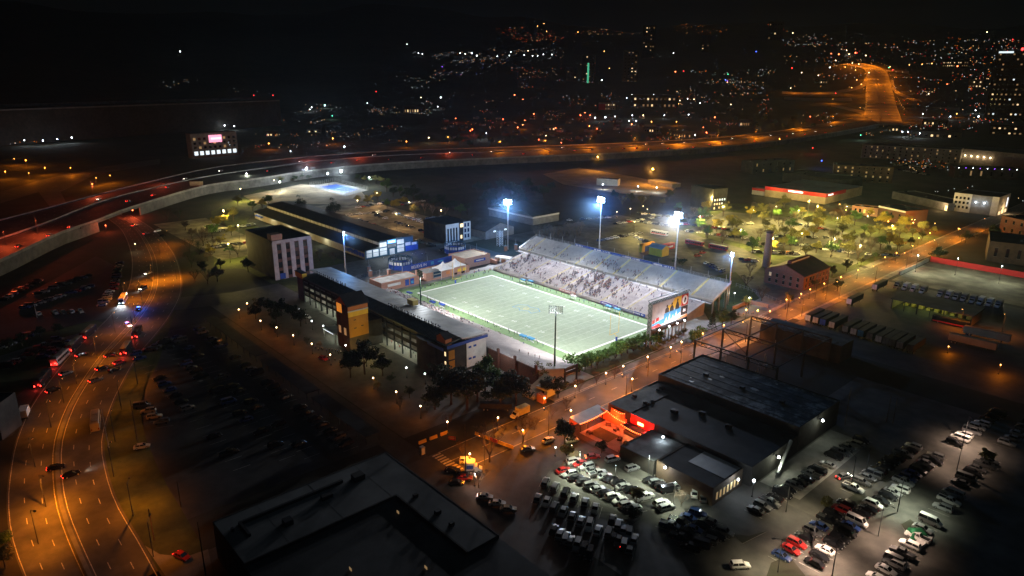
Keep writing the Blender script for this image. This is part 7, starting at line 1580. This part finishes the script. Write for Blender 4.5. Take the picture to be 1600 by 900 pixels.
pt = thing('portable_toilet', 'pale portable cabin beside the left barriers', 'cabin', at(660, 709)); MB().box(-.6, .6, -.6, .6, 0, 2.2).build('body', M['white'], pt); MB().box(-.65, .65, -.65, .65, 2.2, 2.35).build('roof', M['white'], pt)
# ================================================================ FAR CITY
cyr = random.Random(3)
wmat = [M['glass']]*11+[G_['win_dim']]*5+[G_['win'], G_['win_cool']]
far_b = [('slab tower at the far right edge with white-lit crown and many windows', (1536, 188), (1606, 190), 80, 40, 9, 14), ('tower with a green-lit edge in the middle distance', (908, 130), (929, 130), 86, 30, 4, 10), ('dark tower right of the green-lit one', (972, 128), (996, 128), 79, 30, 4, 10), ('short tower left of the green-lit one', (884, 127), (902, 127), 105, 30, 3, 5), ('squat tower beside dim orange lights left of the towers', (810, 136), (826, 136), 112, 30, 3, 5),
 ('low school-like building with red-lit wall below the towers', (935, 172), (962, 174), 160, 40, 6, 2), ('long low lit hall right of the red-lit school', (985, 168), (1060, 160), 148, 40, 10, 2), ('flat hall with lit front at the far centre left', (630, 178), (664, 176), 165, 40, 8, 1), ('long low building with yellow windows at the far right', (1470, 105), (1514, 105), 95, 60, 12, 2), ('pale low block with lit front beside the slab tower', (1512, 137), (1534, 138), 124, 40, 4, 2),
 ('store with bright lamps beside the highway junction', (1386, 206), (1404, 208), 196, 25, 3, 1), ('row house block with red lamps left of the junction', (1005, 208), (1030, 210), 198, 25, 6, 1), ('yellow-lit terrace right of the red lamp street', (1050, 216), (1085, 214), 205, 25, 8, 1), ('lit fence-like block by the interstate', (1155, 198), (1175, 196), 186, 25, 6, 1), ('small hall with orange lights left of the interchange', (1272, 131), (1294, 131), 124, 30, 5, 1),
 ('dark low shop below the pale street left of centre', (480, 208), (502, 206), 202, 25, 4, 1), ('dark shop beside warm lamps left of centre', (416, 214), (436, 212), 205, 25, 4, 1), ('dark block in the brown light near the apartment hills', (850, 205), (880, 204), 196, 30, 5, 1), ('long dark roof right of the highway junction', (1420, 214), (1500, 224), 204, 60, 8, 1), ('dim block under the slab tower', (1545, 210), (1600, 214), 195, 40, 6, 2),
 ('low dark store with warm windows below the slab tower', (1440, 196), (1480, 198), 186, 40, 6, 1), ('dark tower with few lights in the haze at far centre', (1002, 92), (1022, 92), 40, 60, 5, 9), ('lone dim tower right of the haze tower', (1095, 82), (1108, 82), 55, 60, 3, 6), ('hilltop block with dim red lights at the upper right', (1198, 62), (1222, 62), 34, 60, 5, 4)]
for k, (lab, p0, p1, top, dep, nc, nr) in enumerate(far_b):
    A = on_terrain(*p0) or at(*p0); B = on_terrain(*p1) or at(*p1); B = CAM.xy.to_3d()+(B-CAM.xy.to_3d())*((A-CAM.xy.to_3d()).length/(B-CAM.xy.to_3d()).length); z0 = terrain(A.x, A.y); A.z = B.z = z0
    d = B-A; L = d.length; rz = math.atan2(d.y, d.x); lo, hi = 0.0, 500.0
    for _ in range(40):
        mid = (lo+hi)/2
        if px_of((A.x, A.y, z0+mid))[1] > top: lo = mid
        else: hi = mid
    h = max(4, lo); c = (A+B)/2+Vector((-math.sin(rz), math.cos(rz), 0))*dep/2; c.z = z0
    t, a, b = block('city_building', lab, 'building', -L/2, L/2, -dep/2, dep/2, h, 'darkwall' if k not in (5, 9) else 'tanwall', 'dark_roof', 0, None, 0, k, rz, c)
    windows(t, 'y-', a, b, h, nc, nr, 2*a/nc*.35, h/nr*.3, h/nr*.2, h/nr, ([M['glass']]*14+[G_['win_dim']]*3+[G_['win']] if k else wmat) if nr > 3 else [M['glass'], G_['win_dim'], G_['win']], k+4, margin=a*.1)
    if k == 0:
        for x0, x1 in ((-a*.9, -a*.25), (a*.5, a*.98)): MB().box(x0, x1, -b-.6, -b-.1, h-5, h-.5).build('lit_crown', G_['win_cool'], t)
        MB().ball((a*.1, 0, h+5), 3.0, 0).tube((a*.1, 0, h), (a*.1, 0, h+3), .5, n=5).build('red_beacon', G_['red'], t)
    if k == 1: MB().box(-a*.15, a*.12, -b-1.2, -b-.1, 0, h*.72).build('green_edge', G_['win_green'], t)
    if k == 5: MB().box(-a, -a*.2, -b-.5, -b-.1, 0, h*.8).build('red_wall', M['red'], t)
# individual bright far lamps: (x, y, colour, size)
FL = {'white': [(654, 86), (660, 87), (719, 86), (727, 87), (737, 86), (745, 90), (777, 91), (798, 84), (796, 90), (819, 89), (832, 90), (840, 90), (849, 88), (862, 88), (636, 72), (684, 172+-5), (484, 171), (487, 168), (508, 165), (940, 128), (574, 162), (987, 151), (979, 156), (1021, 151), (1074, 157), (1094, 162), (930, 184), (865, 197), (988, 180), (983, 189), (994, 189), (1038, 180), (1076, 179), (946, 183), (961, 182), (1086, 211), (1296, 109), (1524, 173), (1545, 174), (1485, 182), (1529, 182), (1392, 197), (1410, 206), (1419, 206), (1437, 208), (1363, 267-5), (22, 213), (30, 216), (38, 219), (67, 219), (89, 217), (112, 215), (178, 201), (217, 198), (351, 196), (366, 197), (454, 236), (538, 229), (689, 155), (751, 211), (760, 208), (282, 84), (1052, 76+10), (1020, 84), (1442, 178), (1478, 204)],
 'warm': [(658, 155), (670, 215), (853, 212), (1142, 164), (1084, 158), (1062, 160), (1357, 117), (1341, 104), (1305, 98), (1322, 82), (1238, 55), (1278, 121), (1235, 143-2), (1450, 150), (825, 92-10), (1005, 192+-12), (1252, 117), (1541, 54), (1331, 102), (1352, 90), (1326, 88)],
 'sodium': [(944, 83), (952, 110), (420, 224), (520, 216), (635, 221), (1136, 132), (1390, 108), (1420, 105), (1440, 104), (1455, 103), (1495, 178), (1218, 217), (1060, 163), (1330, 140), (1338, 128), (1345, 135), (1320, 108), (1336, 113), (700, 214), (817, 195), (921, 197), (1018, 190), (1057, 190), (854, 52), (850, 40), (903, 53), (840, 44)],
 'redorange': [(712, 185), (786, 186), (735, 204), (738, 202), (784, 221), (809, 199), (842, 218), (820, 188), (834, 178), (914, 176), (907, 180), (922, 180), (933, 201), (987, 194), (1099, 199), (1104, 207), (877, 223), (804, 151), (817, 158), (1266, 182), (1117, 183), (986, 121), (1298, 87), (1310, 88), (1336, 86), (1479, 135), (1495, 107), (868, 200), (1055, 115)],
 'red': [(427, 152), (397, 152), (1237, 110), (1581, 66), (1305, 149), (1587, 143), (1338, 86), (1394, 113), (1068, 114), (398, 193+-2), (588, 146), (1270, 231)],
 'green': [(507, 165), (519, 181), (1388, 109), (1345, 211), (1137, 119)], 'blue': [(1284, 251), (1181, 84), (1133, 128)], 'purple': [(691, 107), (1136, 130)]}
rg = {'white': 'the far dark town', 'warm': 'the far lit districts', 'sodium': 'the far streets', 'redorange': 'the dark housing beyond the interstate', 'red': 'far masts and signals', 'green': 'far signals', 'blue': 'far yards', 'purple': 'the far centre'}
nm_ = {'white': 'white', 'warm': 'warm', 'sodium': 'orange', 'redorange': 'red-orange', 'red': 'red', 'green': 'green', 'blue': 'blue', 'purple': 'purple'}
for col, pts_ in FL.items():
    for k, (px, py) in enumerate(sorted(pts_)):
        h = 9.0; p = at(px, py, h)
        D = (p-CAM).length if py > 150 else 9e9
        if D > 2900:
            q = on_terrain(px, py+2) or CAM+ray(px, py)*8000; D = (q-CAM).length; p = q; z = terrain(q.x, q.y)
        else: z = 0.0
        r_ = max(.3, D*.00048*(1.5 if (col in ('white', 'redorange') and cyr.random() < .35) else 1))
        pw = 0 if D > 2700 else 2200*(D/700)
        lamp((p.x, p.y), f'{nm_[col]} lamp in {rg[col]}, {nth(k)} from the left edge', col, max(h, D*.004), 'globe', pw, r_, 0, f'{nm_[col]} lamps in {rg[col]}', z, name='coloured_lamp' if col in ('red', 'green', 'blue', 'purple') else 'street_lamp')  # coloured far lamps have the same post and globe as the street lamps
hm = {}
for q, (wl, rf) in enumerate((('brownwall', 'dark_roof'), ('greywall', 'dark_roof'), ('brick_dk', 'black_roof'))):
    b = MB().box(-6, 6, -4.5, 4.5, 0, 4.2); gable_walls(b, -6, 6, -4.5, 4.5, 4.2, 2.6); hm[q] = (b.mesh('wall', [M[wl]]), gable(MB(), -6, 6, -4.5, 4.5, 4.2, 2.6).mesh('roof', [M[rf]]), MB().box(-3, -1.6, -4.56, -4.5, 1.2, 2.6).mesh('window', [G_['win_dim']]), MB().box(6.0, 6.06, -1, 1, 1.2, 2.6).mesh('window', [G_['win_dim']]))
hp = sorted((cyr.uniform(690, 1215), cyr.uniform(168, 222)) for _ in range(84))
for k, (px, py) in enumerate(hp):
    t = thing('house', f'small dark gabled house in the housing district beyond the interstate, {nth(k)} from the left', 'house', at(px, py), cyr.choice((0, 1.57))+cyr.uniform(-.2, .2), 'houses beyond the interstate'); h_ = hm[k % 3]
    put('wall', h_[0], t); put('roof', h_[1], t)
    if k % 2: put('window', h_[2], t)
    if k % 3: put('window', h_[3], t)
# strong lamps that light the interchange and the far interstate
for k, (px, py, pw) in enumerate(((1350, 125, 90e3), (1395, 118, 50e3), (1347, 150, 60e3), (1405, 145, 45e3), (1342, 175, 45e3), (1325, 148, 60e3), (1280, 146, 50e3), (1240, 146, 45e3), (1300, 160, 40e3), (1420, 155, 40e3), (1370, 135, 60e3), (1360, 108, 60e3), (1250, 202, 26e3), (1180, 214, 26e3), (1120, 222, 24e3), (1060, 226, 22e3), (990, 228, 22e3), (920, 230, 20e3), (850, 233, 18e3), (780, 235, 9e3), (1300, 190, 30e3))):
    p = far_point(px, py, 0.0) if py < 160 else at(px, py, ZI); lamp((p.x, p.y), f'high mast lamp on the lit interchange and far interstate, {nth(k)} in order along the roads', 'sodium', 34 if py < 160 else 20, 'arm', pw*(.8 if py < 160 else 1), .8 if k < 12 else .3, 0, 'high mast lamps on the interchange', p.z if py < 160 else 0, lr=.5, spot=py < 160, cone=172, name='mast_lamp')
for k, (px, py, pw) in enumerate(((560, 247, 7000), (480, 250, 8000), (700, 240, 7000), (250, 288, 6000), (60, 366, 9000), (10, 384, 9000))):  # red lamps added for the reddish glow on the road
    p = at(px, py, ZI); lamp((p.x, p.y), f'added dim red lamp on the raised interstate, {nth(k)} of six', 'redorange', 17, 'arm', pw, .05, 0, 'added interstate lamps', 0, spot=False)
for k in range(27):  # lamps added along both edges to spread light evenly over the road
    for L_, nm in ((NA, 'western'), (NB, 'eastern')):
        p = L_[2+k]; lamp((p.x, p.y), f'added mast lamp on the {nm} edge of the far highway, {nth(k)} from the overpass', 'sodium', 32, 'arm', 24e3, .35, 0, 'far highway mast lamps', p.z-5, lr=.5, cone=172, name='mast_lamp')
# the countless small lights of the hills and districts: one mass of tiny lamps on posts
cols_ = ['sodium', 'warm', 'white', 'redorange', 'red', 'green', 'blue']
dimmed = {c: glow('far_'+c+'_light', LCOL[c], s) for c, s in (('sodium', 3.2), ('warm', 3.0), ('white', 1.9), ('redorange', 2.2), ('red', 2.0), ('green', 1.2), ('blue', 1.4))}
mass = MB()
zones = [((1210, 62, 1600, 100), 230, 'swwwrrgs', .8), ((1380, 88, 1600, 150), 210, 'sswwwrro', .9), ((1280, 95, 1345, 125), 50, 'sswwo', .9), ((1200, 28, 1230, 50), 30, 'so', .7), ((1215, 52, 1300, 80), 40, 'wwws', .7), ((755, 44, 880, 66), 60, 'soor', .7), ((900, 46, 1000, 54), 34, 'sooy', .7), ((640, 76, 880, 94), 70, 'wwwws', .8), ((680, 96, 800, 118), 50, 'wwwsb', .8), ((620, 118, 700, 142), 26, 'wgw', .7), ((800, 95, 930, 140), 60, 'sooww', .8), ((985, 38, 1140, 52), 26, 's', .6), ((1080, 110, 1210, 138), 70, 'swwgg', .8), ((880, 135, 1200, 165), 60, 'wwso', .9), ((700, 150, 1200, 225), 170, 'ooorwws', .8), ((460, 160, 680, 182), 70, 'wwssgw', .8), ((400, 190, 640, 235), 60, 'sswwr', .9), ((1400, 150, 1600, 215), 140, 'swwror', .9), ((1480, 60, 1600, 195), 60, 'swo', .8), ((1160, 150, 1340, 205), 26, 'wos', .8), ((0, 195, 400, 235), 20, 'wws', .7), ((250, 125, 480, 145), 14, 'w', .6), ((1380, 228, 1480, 275), 80, 'wwsso', .8), ((1460, 300, 1600, 330), 20, 'wws', .8), ((1290, 200, 1400, 215), 16, 'wgs', .8)]
cm_ = {'s': 0, 'w': 2, 'o': 3, 'r': 4, 'g': 5, 'b': 6, 'y': 1}
for (x0, y0, x1, y1), n_, cc, sz in zones:
    cl = [(cyr.uniform(x0, x1), cyr.uniform(y0, y1)) for _ in range(max(3, n_//5))]
    for _ in range(int(n_*(1.0 if x0 >= 1200 else 1.5))):
        c = cyr.choice(cl); px = min(x1, max(x0, c[0]+cyr.gauss(0, 12))); py = min(y1, max(y0, c[1]+cyr.gauss(0, 2.2))); q = on_terrain(px, py)
        if q is None: continue
        D = (q-CAM).length; r_ = max(.25, D*.00028*sz*cyr.choice((.7, 1, 1, 1.3))); z = q.z+max(4, r_*1.5); k = cm_[cyr.choice(cc)]
        if cyr.random() < .25: k = 1
        mass.ball((q.x, q.y, z), r_, k, 4); mass.tube((q.x, q.y, q.z-.5), (q.x, q.y, z-r_*.8), r_*.12, n=3, m=7)
tag(mass.build('city_lights', [dimmed[c] for c in cols_]+[M['dark']]), 'countless small lights of the far city and its hills', 'lights', kind='stuff')
# ================================================================ PEOPLE
def skinned(joints, edges, name):
    """one continuous body grown over a skeleton; joints: (x, y, z, radius)"""
    me = bpy.data.meshes.new(name); me.from_pydata([j[:3] for j in joints], edges, []); o = bpy.data.objects.new(name, me); C.objects.link(o)
    md = o.modifiers.new('skin', 'SKIN'); md.use_smooth_shade = True
    for v, j in zip(me.skin_vertices[0].data, joints): v.radius = (j[3], j[3]*.85)
    me.skin_vertices[0].data[0].use_root = True
    o.modifiers.new('sub', 'SUBSURF').levels = 1; o.modifiers['sub'].render_levels = 1
    dg = bpy.context.evaluated_depsgraph_get(); e = bpy.data.meshes.new_from_object(o.evaluated_get(dg)); bpy.data.objects.remove(o); e.name = name; return e
def pose(seat=False, stride=.0, arm=.0):
    if seat: J = [(0, 0, .50, .15), (0, 0, .80, .15), (0, 0, 1.02, .13), (0, 0, 1.12, .055), (.02, 0, 1.27, .105), (0, .19, .98, .06), (.12, .24, .74, .048), (.34, .16, .66, .04), (0, -.19, .98, .06), (.12, -.24, .74, .048), (.34, -.16, .66, .04), (.02, .10, .48, .095), (.44, .12, .50, .07), (.46, .12, .10, .05), (.58, .12, .05, .045), (.02, -.10, .48, .095), (.44, -.12, .50, .07), (.46, -.12, .10, .05), (.58, -.12, .05, .045)]
    else: J = [(0, 0, .95, .145), (0, 0, 1.2, .14), (0, 0, 1.42, .13), (0, 0, 1.52, .055), (.02, 0, 1.66, .105), (0, .2, 1.40, .06), (.04+arm*.5, .25, 1.14, .046), (.12+arm, .22, .92+arm*.6, .04), (0, -.2, 1.40, .06), (-.02, -.25, 1.14, .046), (.06, -.24, .90, .04), (0, .10, .90, .095), (stride*.5+.02, .11, .50, .068), (stride, .11, .09, .05), (stride+.14, .12, .05, .042), (0, -.10, .90, .095), (-stride*.4+.02, -.11, .50, .068), (-stride, -.11, .09, .05), (-stride+.14, -.12, .05, .042)]
    E_ = [(0, 1), (1, 2), (2, 3), (3, 4), (2, 5), (5, 6), (6, 7), (2, 8), (8, 9), (9, 10), (0, 11), (11, 12), (12, 13), (13, 14), (0, 15), (15, 16), (16, 17), (17, 18)]
    return J, E_
def person_mesh(name, **kw):
    me = skinned(*pose(**kw), name); top = max(v.co.z for v in me.vertices); me.materials.clear()
    for mt in (PAINTS['dark blue'], PAINTS['black'], M['skin'], M['bark']): me.materials.append(mt)
    waist = .60 if kw.get('seat') else .92
    for f in me.polygons:
        z = f.center.z; y = abs(f.center.y); f.material_index = 3 if z > top-.10 else (2 if z > top-.34 or (not kw.get('seat') and y > .19 and z < 1.0 and z > .8) else (0 if z > waist else 1))
        if kw.get('seat') and f.center.x > .2: f.material_index = 1
    return me
PM = [person_mesh('person'), person_mesh('person', stride=.22, arm=.08), person_mesh('person', arm=.25), person_mesh('person', stride=.12)]
SEATED = person_mesh('seated', seat=True)
shirts = {'dark': PAINTS['black'], 'blue': M['blue'], 'white': M['white_fabric'], 'red': M['red'], 'grey': PAINTS['grey'], 'pink': mat('pink_cloth', (.55, .28, .30), (.48, .22, .25), 2, .9), 'orange': M['orange'], 'pale blue': mat('pale_blue_cloth', (.25, .38, .5), (.2, .3, .42), 2, .9)}
pr = random.Random(19); pcount = 0
def person(p, shirt, label, group, z=0.0, rz=None):
    global pcount; pcount += 1
    o = put('person', pr.choice(PM), None, (p[0], p[1], z+.05), pr.uniform(0, 6.28) if rz is None else rz, shirts[shirt]); return tag(o, label, 'person', group)
def crowd_line(group, where, end, a, b, n, shirts_, z=0.0, jit=1.0, px=True):
    A, B = (at(*a, z), at(*b, z)) if px else (Vector((*a, 0)), Vector((*b, 0)))
    for k in range(n):
        p = A.lerp(B, (k+pr.uniform(-.3, .3))/max(1, n-1)); s = pr.choice(shirts_); person((p.x+pr.uniform(-jit, jit), p.y+pr.uniform(-jit, jit)), s, f'person in {s} standing {where}, {nth(k)} from {end}', group, z)
mix = ['dark', 'blue', 'white', 'grey', 'dark']
crowd_line('people on the near sideline', 'on the near touchline', 'the left', (-50, -27.6), (40, -27.2), 36, mix, px=False)
crowd_line('people on the far sideline', 'on the far touchline', 'the left', (-48, 28), (46, 28), 34, mix, px=False)
crowd_line('people at the left end line', 'behind the left end line', 'the near corner', (-60, -26), (-60, 28), 26, ['dark', 'blue', 'white', 'pale blue'], px=False, jit=1.4)
crowd_line('people at the far corner', 'by the square brick building', 'the tent', (-66, 20), (-62, 40), 16, ['blue', 'dark', 'white', 'red'], px=False, jit=1.5)
crowd_line('people on the near lower seats', 'in front of the near seats', 'the left', (-62, -33.8), (30, -32.6), 26, ['red', 'white', 'pink', 'dark', 'blue', 'white'], px=False, jit=.5)
crowd_line('people at the gate', 'under the entrance canopy', 'the left', (492, 562-16), (535, 565-12), 12, mix)
crowd_line('people on the promenade', 'on the promenade below the tower', 'the canopy', (500, 560), (545, 572), 9, ['dark', 'grey', 'white'])
crowd_line('people inside the concourse', 'inside the lit concourse right of the tower', 'the tower', (-4, -72), (31, -73), 20, ['white', 'dark', 'red', 'grey', 'blue'], px=False, jit=2.2)
crowd_line('people inside the left concourse', 'inside the concourse left of the tower', 'the far end', (-76, -72), (-22, -72), 12, ['white', 'dark', 'grey'], px=False, jit=1.5)
crowd_line('people on the forecourt', 'on the forecourt before the market hall', 'the left', (596, 405), (668, 398), 12, ['dark', 'grey', 'white'], jit=2)
crowd_line('people near the small scoreboard', 'on the concrete near the small scoreboard', 'the left', (806, 547), (912, 566), 8, ['dark', 'white'], jit=.8)
crowd_line('people on the gate court', 'in the amber-lit gate court', 'the left', (1152, 494), (1178, 490), 7, ['dark', 'orange'], jit=1)
crowd_line('people on the terrace', 'on the red-lit bar terrace', 'the street', (940, 655), (1000, 672), 8, ['dark', 'red'], jit=1)
crowd_line('people on the empty near seats', 'on the near seats', 'the roofed block', (48, -48), (58, -46), 4, ['dark'], z=5.0, px=False, jit=.3)
# two players' benches under blue covers at each touchline, small tents and mats
for k, (px, py, lab) in enumerate(((676, 476.5, 'left blue covered bench on the near touchline by the red mat'), (691, 480.5, 'right blue covered bench on the near touchline by the red mat'), (817.5, 441.5, 'left of two bright blue shelters at the far touchline'), (829, 443.5, 'right of two bright blue shelters at the far touchline'), (919, 463, 'dark blue shelter at the far touchline before the crowd'), (951, 483.5, 'left pale blue shelter at the far touchline near the billboard end'), (964, 488, 'right pale blue shelter at the far touchline near the billboard end'), (817.5, 530, 'left pale blue shelter at the near touchline close to the corner'), (829.5, 534, 'right pale blue shelter at the near touchline close to the corner'), (896, 467.5, 'pale grey shelter at the far touchline'), (640, 462, 'dark blue shelter at the near left corner'))):
    t = thing('team_shelter', lab, 'shelter', at(px, py), .0, 'touchline shelters'); c = ('blue', 'blue', 'lightblue', 'lightblue', 'blue', 'lightblue', 'lightblue', 'lightblue', 'lightblue', 'white', 'blue')[k]
    MB().loft([[(x, -.9, 1.5), (x, .9, 1.5), (x, .7, 2.0), (x, -.7, 2.0)] for x in (-1.7, 1.7)]).build('cover', M[c], t); MB().box(-1.6, 1.6, -.25, .25, .42, .5).box(-1.6, -1.5, -.2, .2, 0, .42).box(1.5, 1.6, -.2, .2, 0, .42).build('bench', M['white'], t)
    for x in (-1.6, 1.6):
        for y in (-.8, .8): MB().tube((x, y, 0), (x, y, 1.55), .04, n=4).build('leg', M['steel'], t)
tag(MB().box(-2.4, 2.4, -1.5, 1.5, .05, .12).build('red_mat', M['red'], loc=at(688, 486)), 'red mat on the grass before the blue benches', 'mat')
# the seated crowd reads as one mass
import numpy as np
v0 = np.array([v.co[:] for v in SEATED.vertices]); f0 = [tuple(p.vertices) for p in SEATED.polygons]; m0 = [p.material_index for p in SEATED.polygons]
cmats = [PAINTS['black'], M['blue'], M['white_fabric'], M['red'], PAINTS['grey'], shirts['pink'], shirts['pale blue'], PAINTS['dark blue'], M['skin'], M['bark']]
V, F, MI = [], [], []; base = 0
def seat_at(x, y, z, face):
    global base
    s = pr.choice((0, 0, 0, 0, 7, 7, 1, 2, 3, 4, 4, 5, 6)); a = face+pr.uniform(-.3, .3); c, n_ = math.cos(a), math.sin(a); q = v0.copy(); q[:, 0], q[:, 1] = x+c*v0[:, 0]-n_*v0[:, 1], y+n_*v0[:, 0]+c*v0[:, 1]; q[:, 2] += z
    V.append(q); F.extend(tuple(i+base for i in f) for f in f0); MI.extend({0: s, 1: pr.choice((0, 7, 4)), 2: 8, 3: 9}[k] if k < 2 else {2: 8, 3: 9}[k] for k in m0); base += len(v0)
def dens_low(x, r_):   # people per seat in the lower tier
    d = .0
    d = max(d, .62*math.exp(-((x+53)/7.5)**2)*(1 if r_ > .35 else .5)); d = max(d, .75*math.exp(-((x-6)/17)**2)*(.95 if r_ > .3 else .6)); d = max(d, .55*math.exp(-((x+14)/9)**2)*(.9 if r_ < .6 else .5)); d = max(d, .30*math.exp(-((x+38)/9)**2)*(1 if r_ < .45 else .2)); return max(d*.95*(.10+.90*(math.sin(x*.55+r_*9)*math.sin(x*.23-r_*6)+.5*math.sin(x*1.3+r_*21) > -.05)), .012)
for i in range(30):
    r_ = (i+.7)/30; y = 33.5+23.5*r_; z = 1.2+5.1*(i+1)/30
    x = FX0+1
    while x < FX1-1:
        if pr.random() < dens_low(x, r_) and all(abs(x-a) > .7 for a in AX): seat_at(x, y, z, -math.pi/2)
        x += .62
grp_ = [(-60, .2, 5, 40), (-36, .25, 4, 22), (-42, .6, 3, 8), (-14, .25, 5, 30), (-4, .45, 4, 40), (6, .2, 7, 40), (16, .3, 4, 22), (24, .15, 5, 14), (-24, .2, 3, 9), (34, .1, 2, 5), (-10, .7, 3, 5), (28, .35, 2, 4)]
for cx_, cr_, sd, n_ in grp_:
    for _ in range(int(n_*.6)):
        x = pr.gauss(cx_, sd); i = min(19, max(0, int((cr_+pr.gauss(0, .09))*20))); seat_at(x, 59.4+14.2*(i+.65)/20, 7.2+5.7*(i+1)/20-.05, -math.pi/2)
for k in range(110): x = pr.gauss(-22, 20); i = pr.randint(0, 8); seat_at(x, -33.5-22.5*(i+.65)/26, 1.2+5.4*(i+1)/26-.03, math.pi/2)
me = bpy.data.meshes.new('crowd'); me.from_pydata(np.concatenate(V).tolist(), [], F)
for mt in cmats: me.materials.append(mt)
me.polygons.foreach_set('material_index', MI); me.polygons.foreach_set('use_smooth', [True]*len(F)); me.update()
tag(put('crowd', me), 'crowd of small seated spectators on the grandstand bleachers', 'crowd', kind='stuff'); print('crowd', len(V), 'persons', pcount)
HAZE = 4e-5; HALO_MIST = 3e-3
# ================================================================ NIGHT HAZE
hz = bpy.data.materials.new('night_haze'); hz.use_nodes = True; t_ = hz.node_tree; t_.nodes.clear()
pv = t_.nodes.new('ShaderNodeVolumePrincipled'); pv.inputs['Color'].default_value = (.45, .68, 1.0, 1); pv.inputs['Density'].default_value = HAZE; pv.inputs['Anisotropy'].default_value = .75
ho = t_.nodes.new('ShaderNodeOutputMaterial'); t_.links.new(pv.outputs[0], ho.inputs['Volume']); hz.cycles.homogeneous_volume = True
tag(MB().box(CAM.x-15500, CAM.x+15500, CAM.y-15500, CAM.y+15500, -20, 1400).build('haze', [hz]), 'thin night haze over the whole town', 'haze', kind='stuff')

# thin mist added to put halos round the lamps, plus smoke by the right-hand mast
def halo_mist_mat(name, col, dens):
    m = bpy.data.materials.new(name); m.use_nodes = True; t = m.node_tree; t.nodes.clear()
    tc = t.nodes.new('ShaderNodeTexCoord'); ln_ = t.nodes.new('ShaderNodeVectorMath'); ln_.operation = 'LENGTH'; t.links.new(tc.outputs['Object'], ln_.inputs[0])
    mr_ = t.nodes.new('ShaderNodeMapRange'); mr_.interpolation_type = 'SMOOTHSTEP'; mr_.inputs['From Min'].default_value = .1; mr_.inputs['From Max'].default_value = 1.0; mr_.inputs['To Min'].default_value = dens; mr_.inputs['To Max'].default_value = 0.0
    t.links.new(ln_.outputs['Value'], mr_.inputs['Value'])
    ns_ = t.nodes.new('ShaderNodeTexNoise'); ns_.inputs['Scale'].default_value = 1.6; ns_.inputs['Detail'].default_value = 3.0; t.links.new(tc.outputs['Object'], ns_.inputs['Vector'])
    mu = t.nodes.new('ShaderNodeMath'); mu.operation = 'MULTIPLY'; t.links.new(mr_.outputs[0], mu.inputs[0]); t.links.new(ns_.outputs['Fac'], mu.inputs[1])
    v = t.nodes.new('ShaderNodeVolumePrincipled'); v.inputs['Color'].default_value = (*col, 1); v.inputs['Anisotropy'].default_value = .3; t.links.new(mu.outputs[0], v.inputs['Density'])
    o_ = t.nodes.new('ShaderNodeOutputMaterial'); t.links.new(v.outputs[0], o_.inputs['Volume']); return m
mA = halo_mist_mat('blue_halo_mist', (.28, .58, 1.0), HALO_MIST); mB = halo_mist_mat('pale_halo_smoke', (.95, .95, .95), HALO_MIST*1.3)
rings = [[(math.sin(a)*math.cos(b*.5236), math.sin(a)*math.sin(b*.5236), -math.cos(a)) for b in range(12)] for a in (.15, .6, 1.05, 1.57, 2.09, 2.54, 2.99)]
for mt_, pts_ in ((mA, ((-95, 72, 30, 30), (-21.5, 77, 41, 26), (61, 79.5, 25, 14), (-100, -42, 26, 14))), (mB, ((31, 79, 40, 26),))):
    me_ = MB().loft(rings).mesh('halo_mist', [mt_])
    for x, y, z, r_ in pts_: tag(put('halo_mist', me_, None, (x, y, z), 0, None, (r_, r_, r_*.8)), kind='stuff')
for (px, py, h_, r_) in ((479, 263, 17, 16), (533, 267, 17, 20), (1020, 264, 17, 20), (934, 245, 17, 14)):
    p = at(px, py, h_); tag(put('halo_mist', me_, None, (p.x, p.y, h_-1), 0, None, (r_, r_, r_*.8)), kind='stuff')
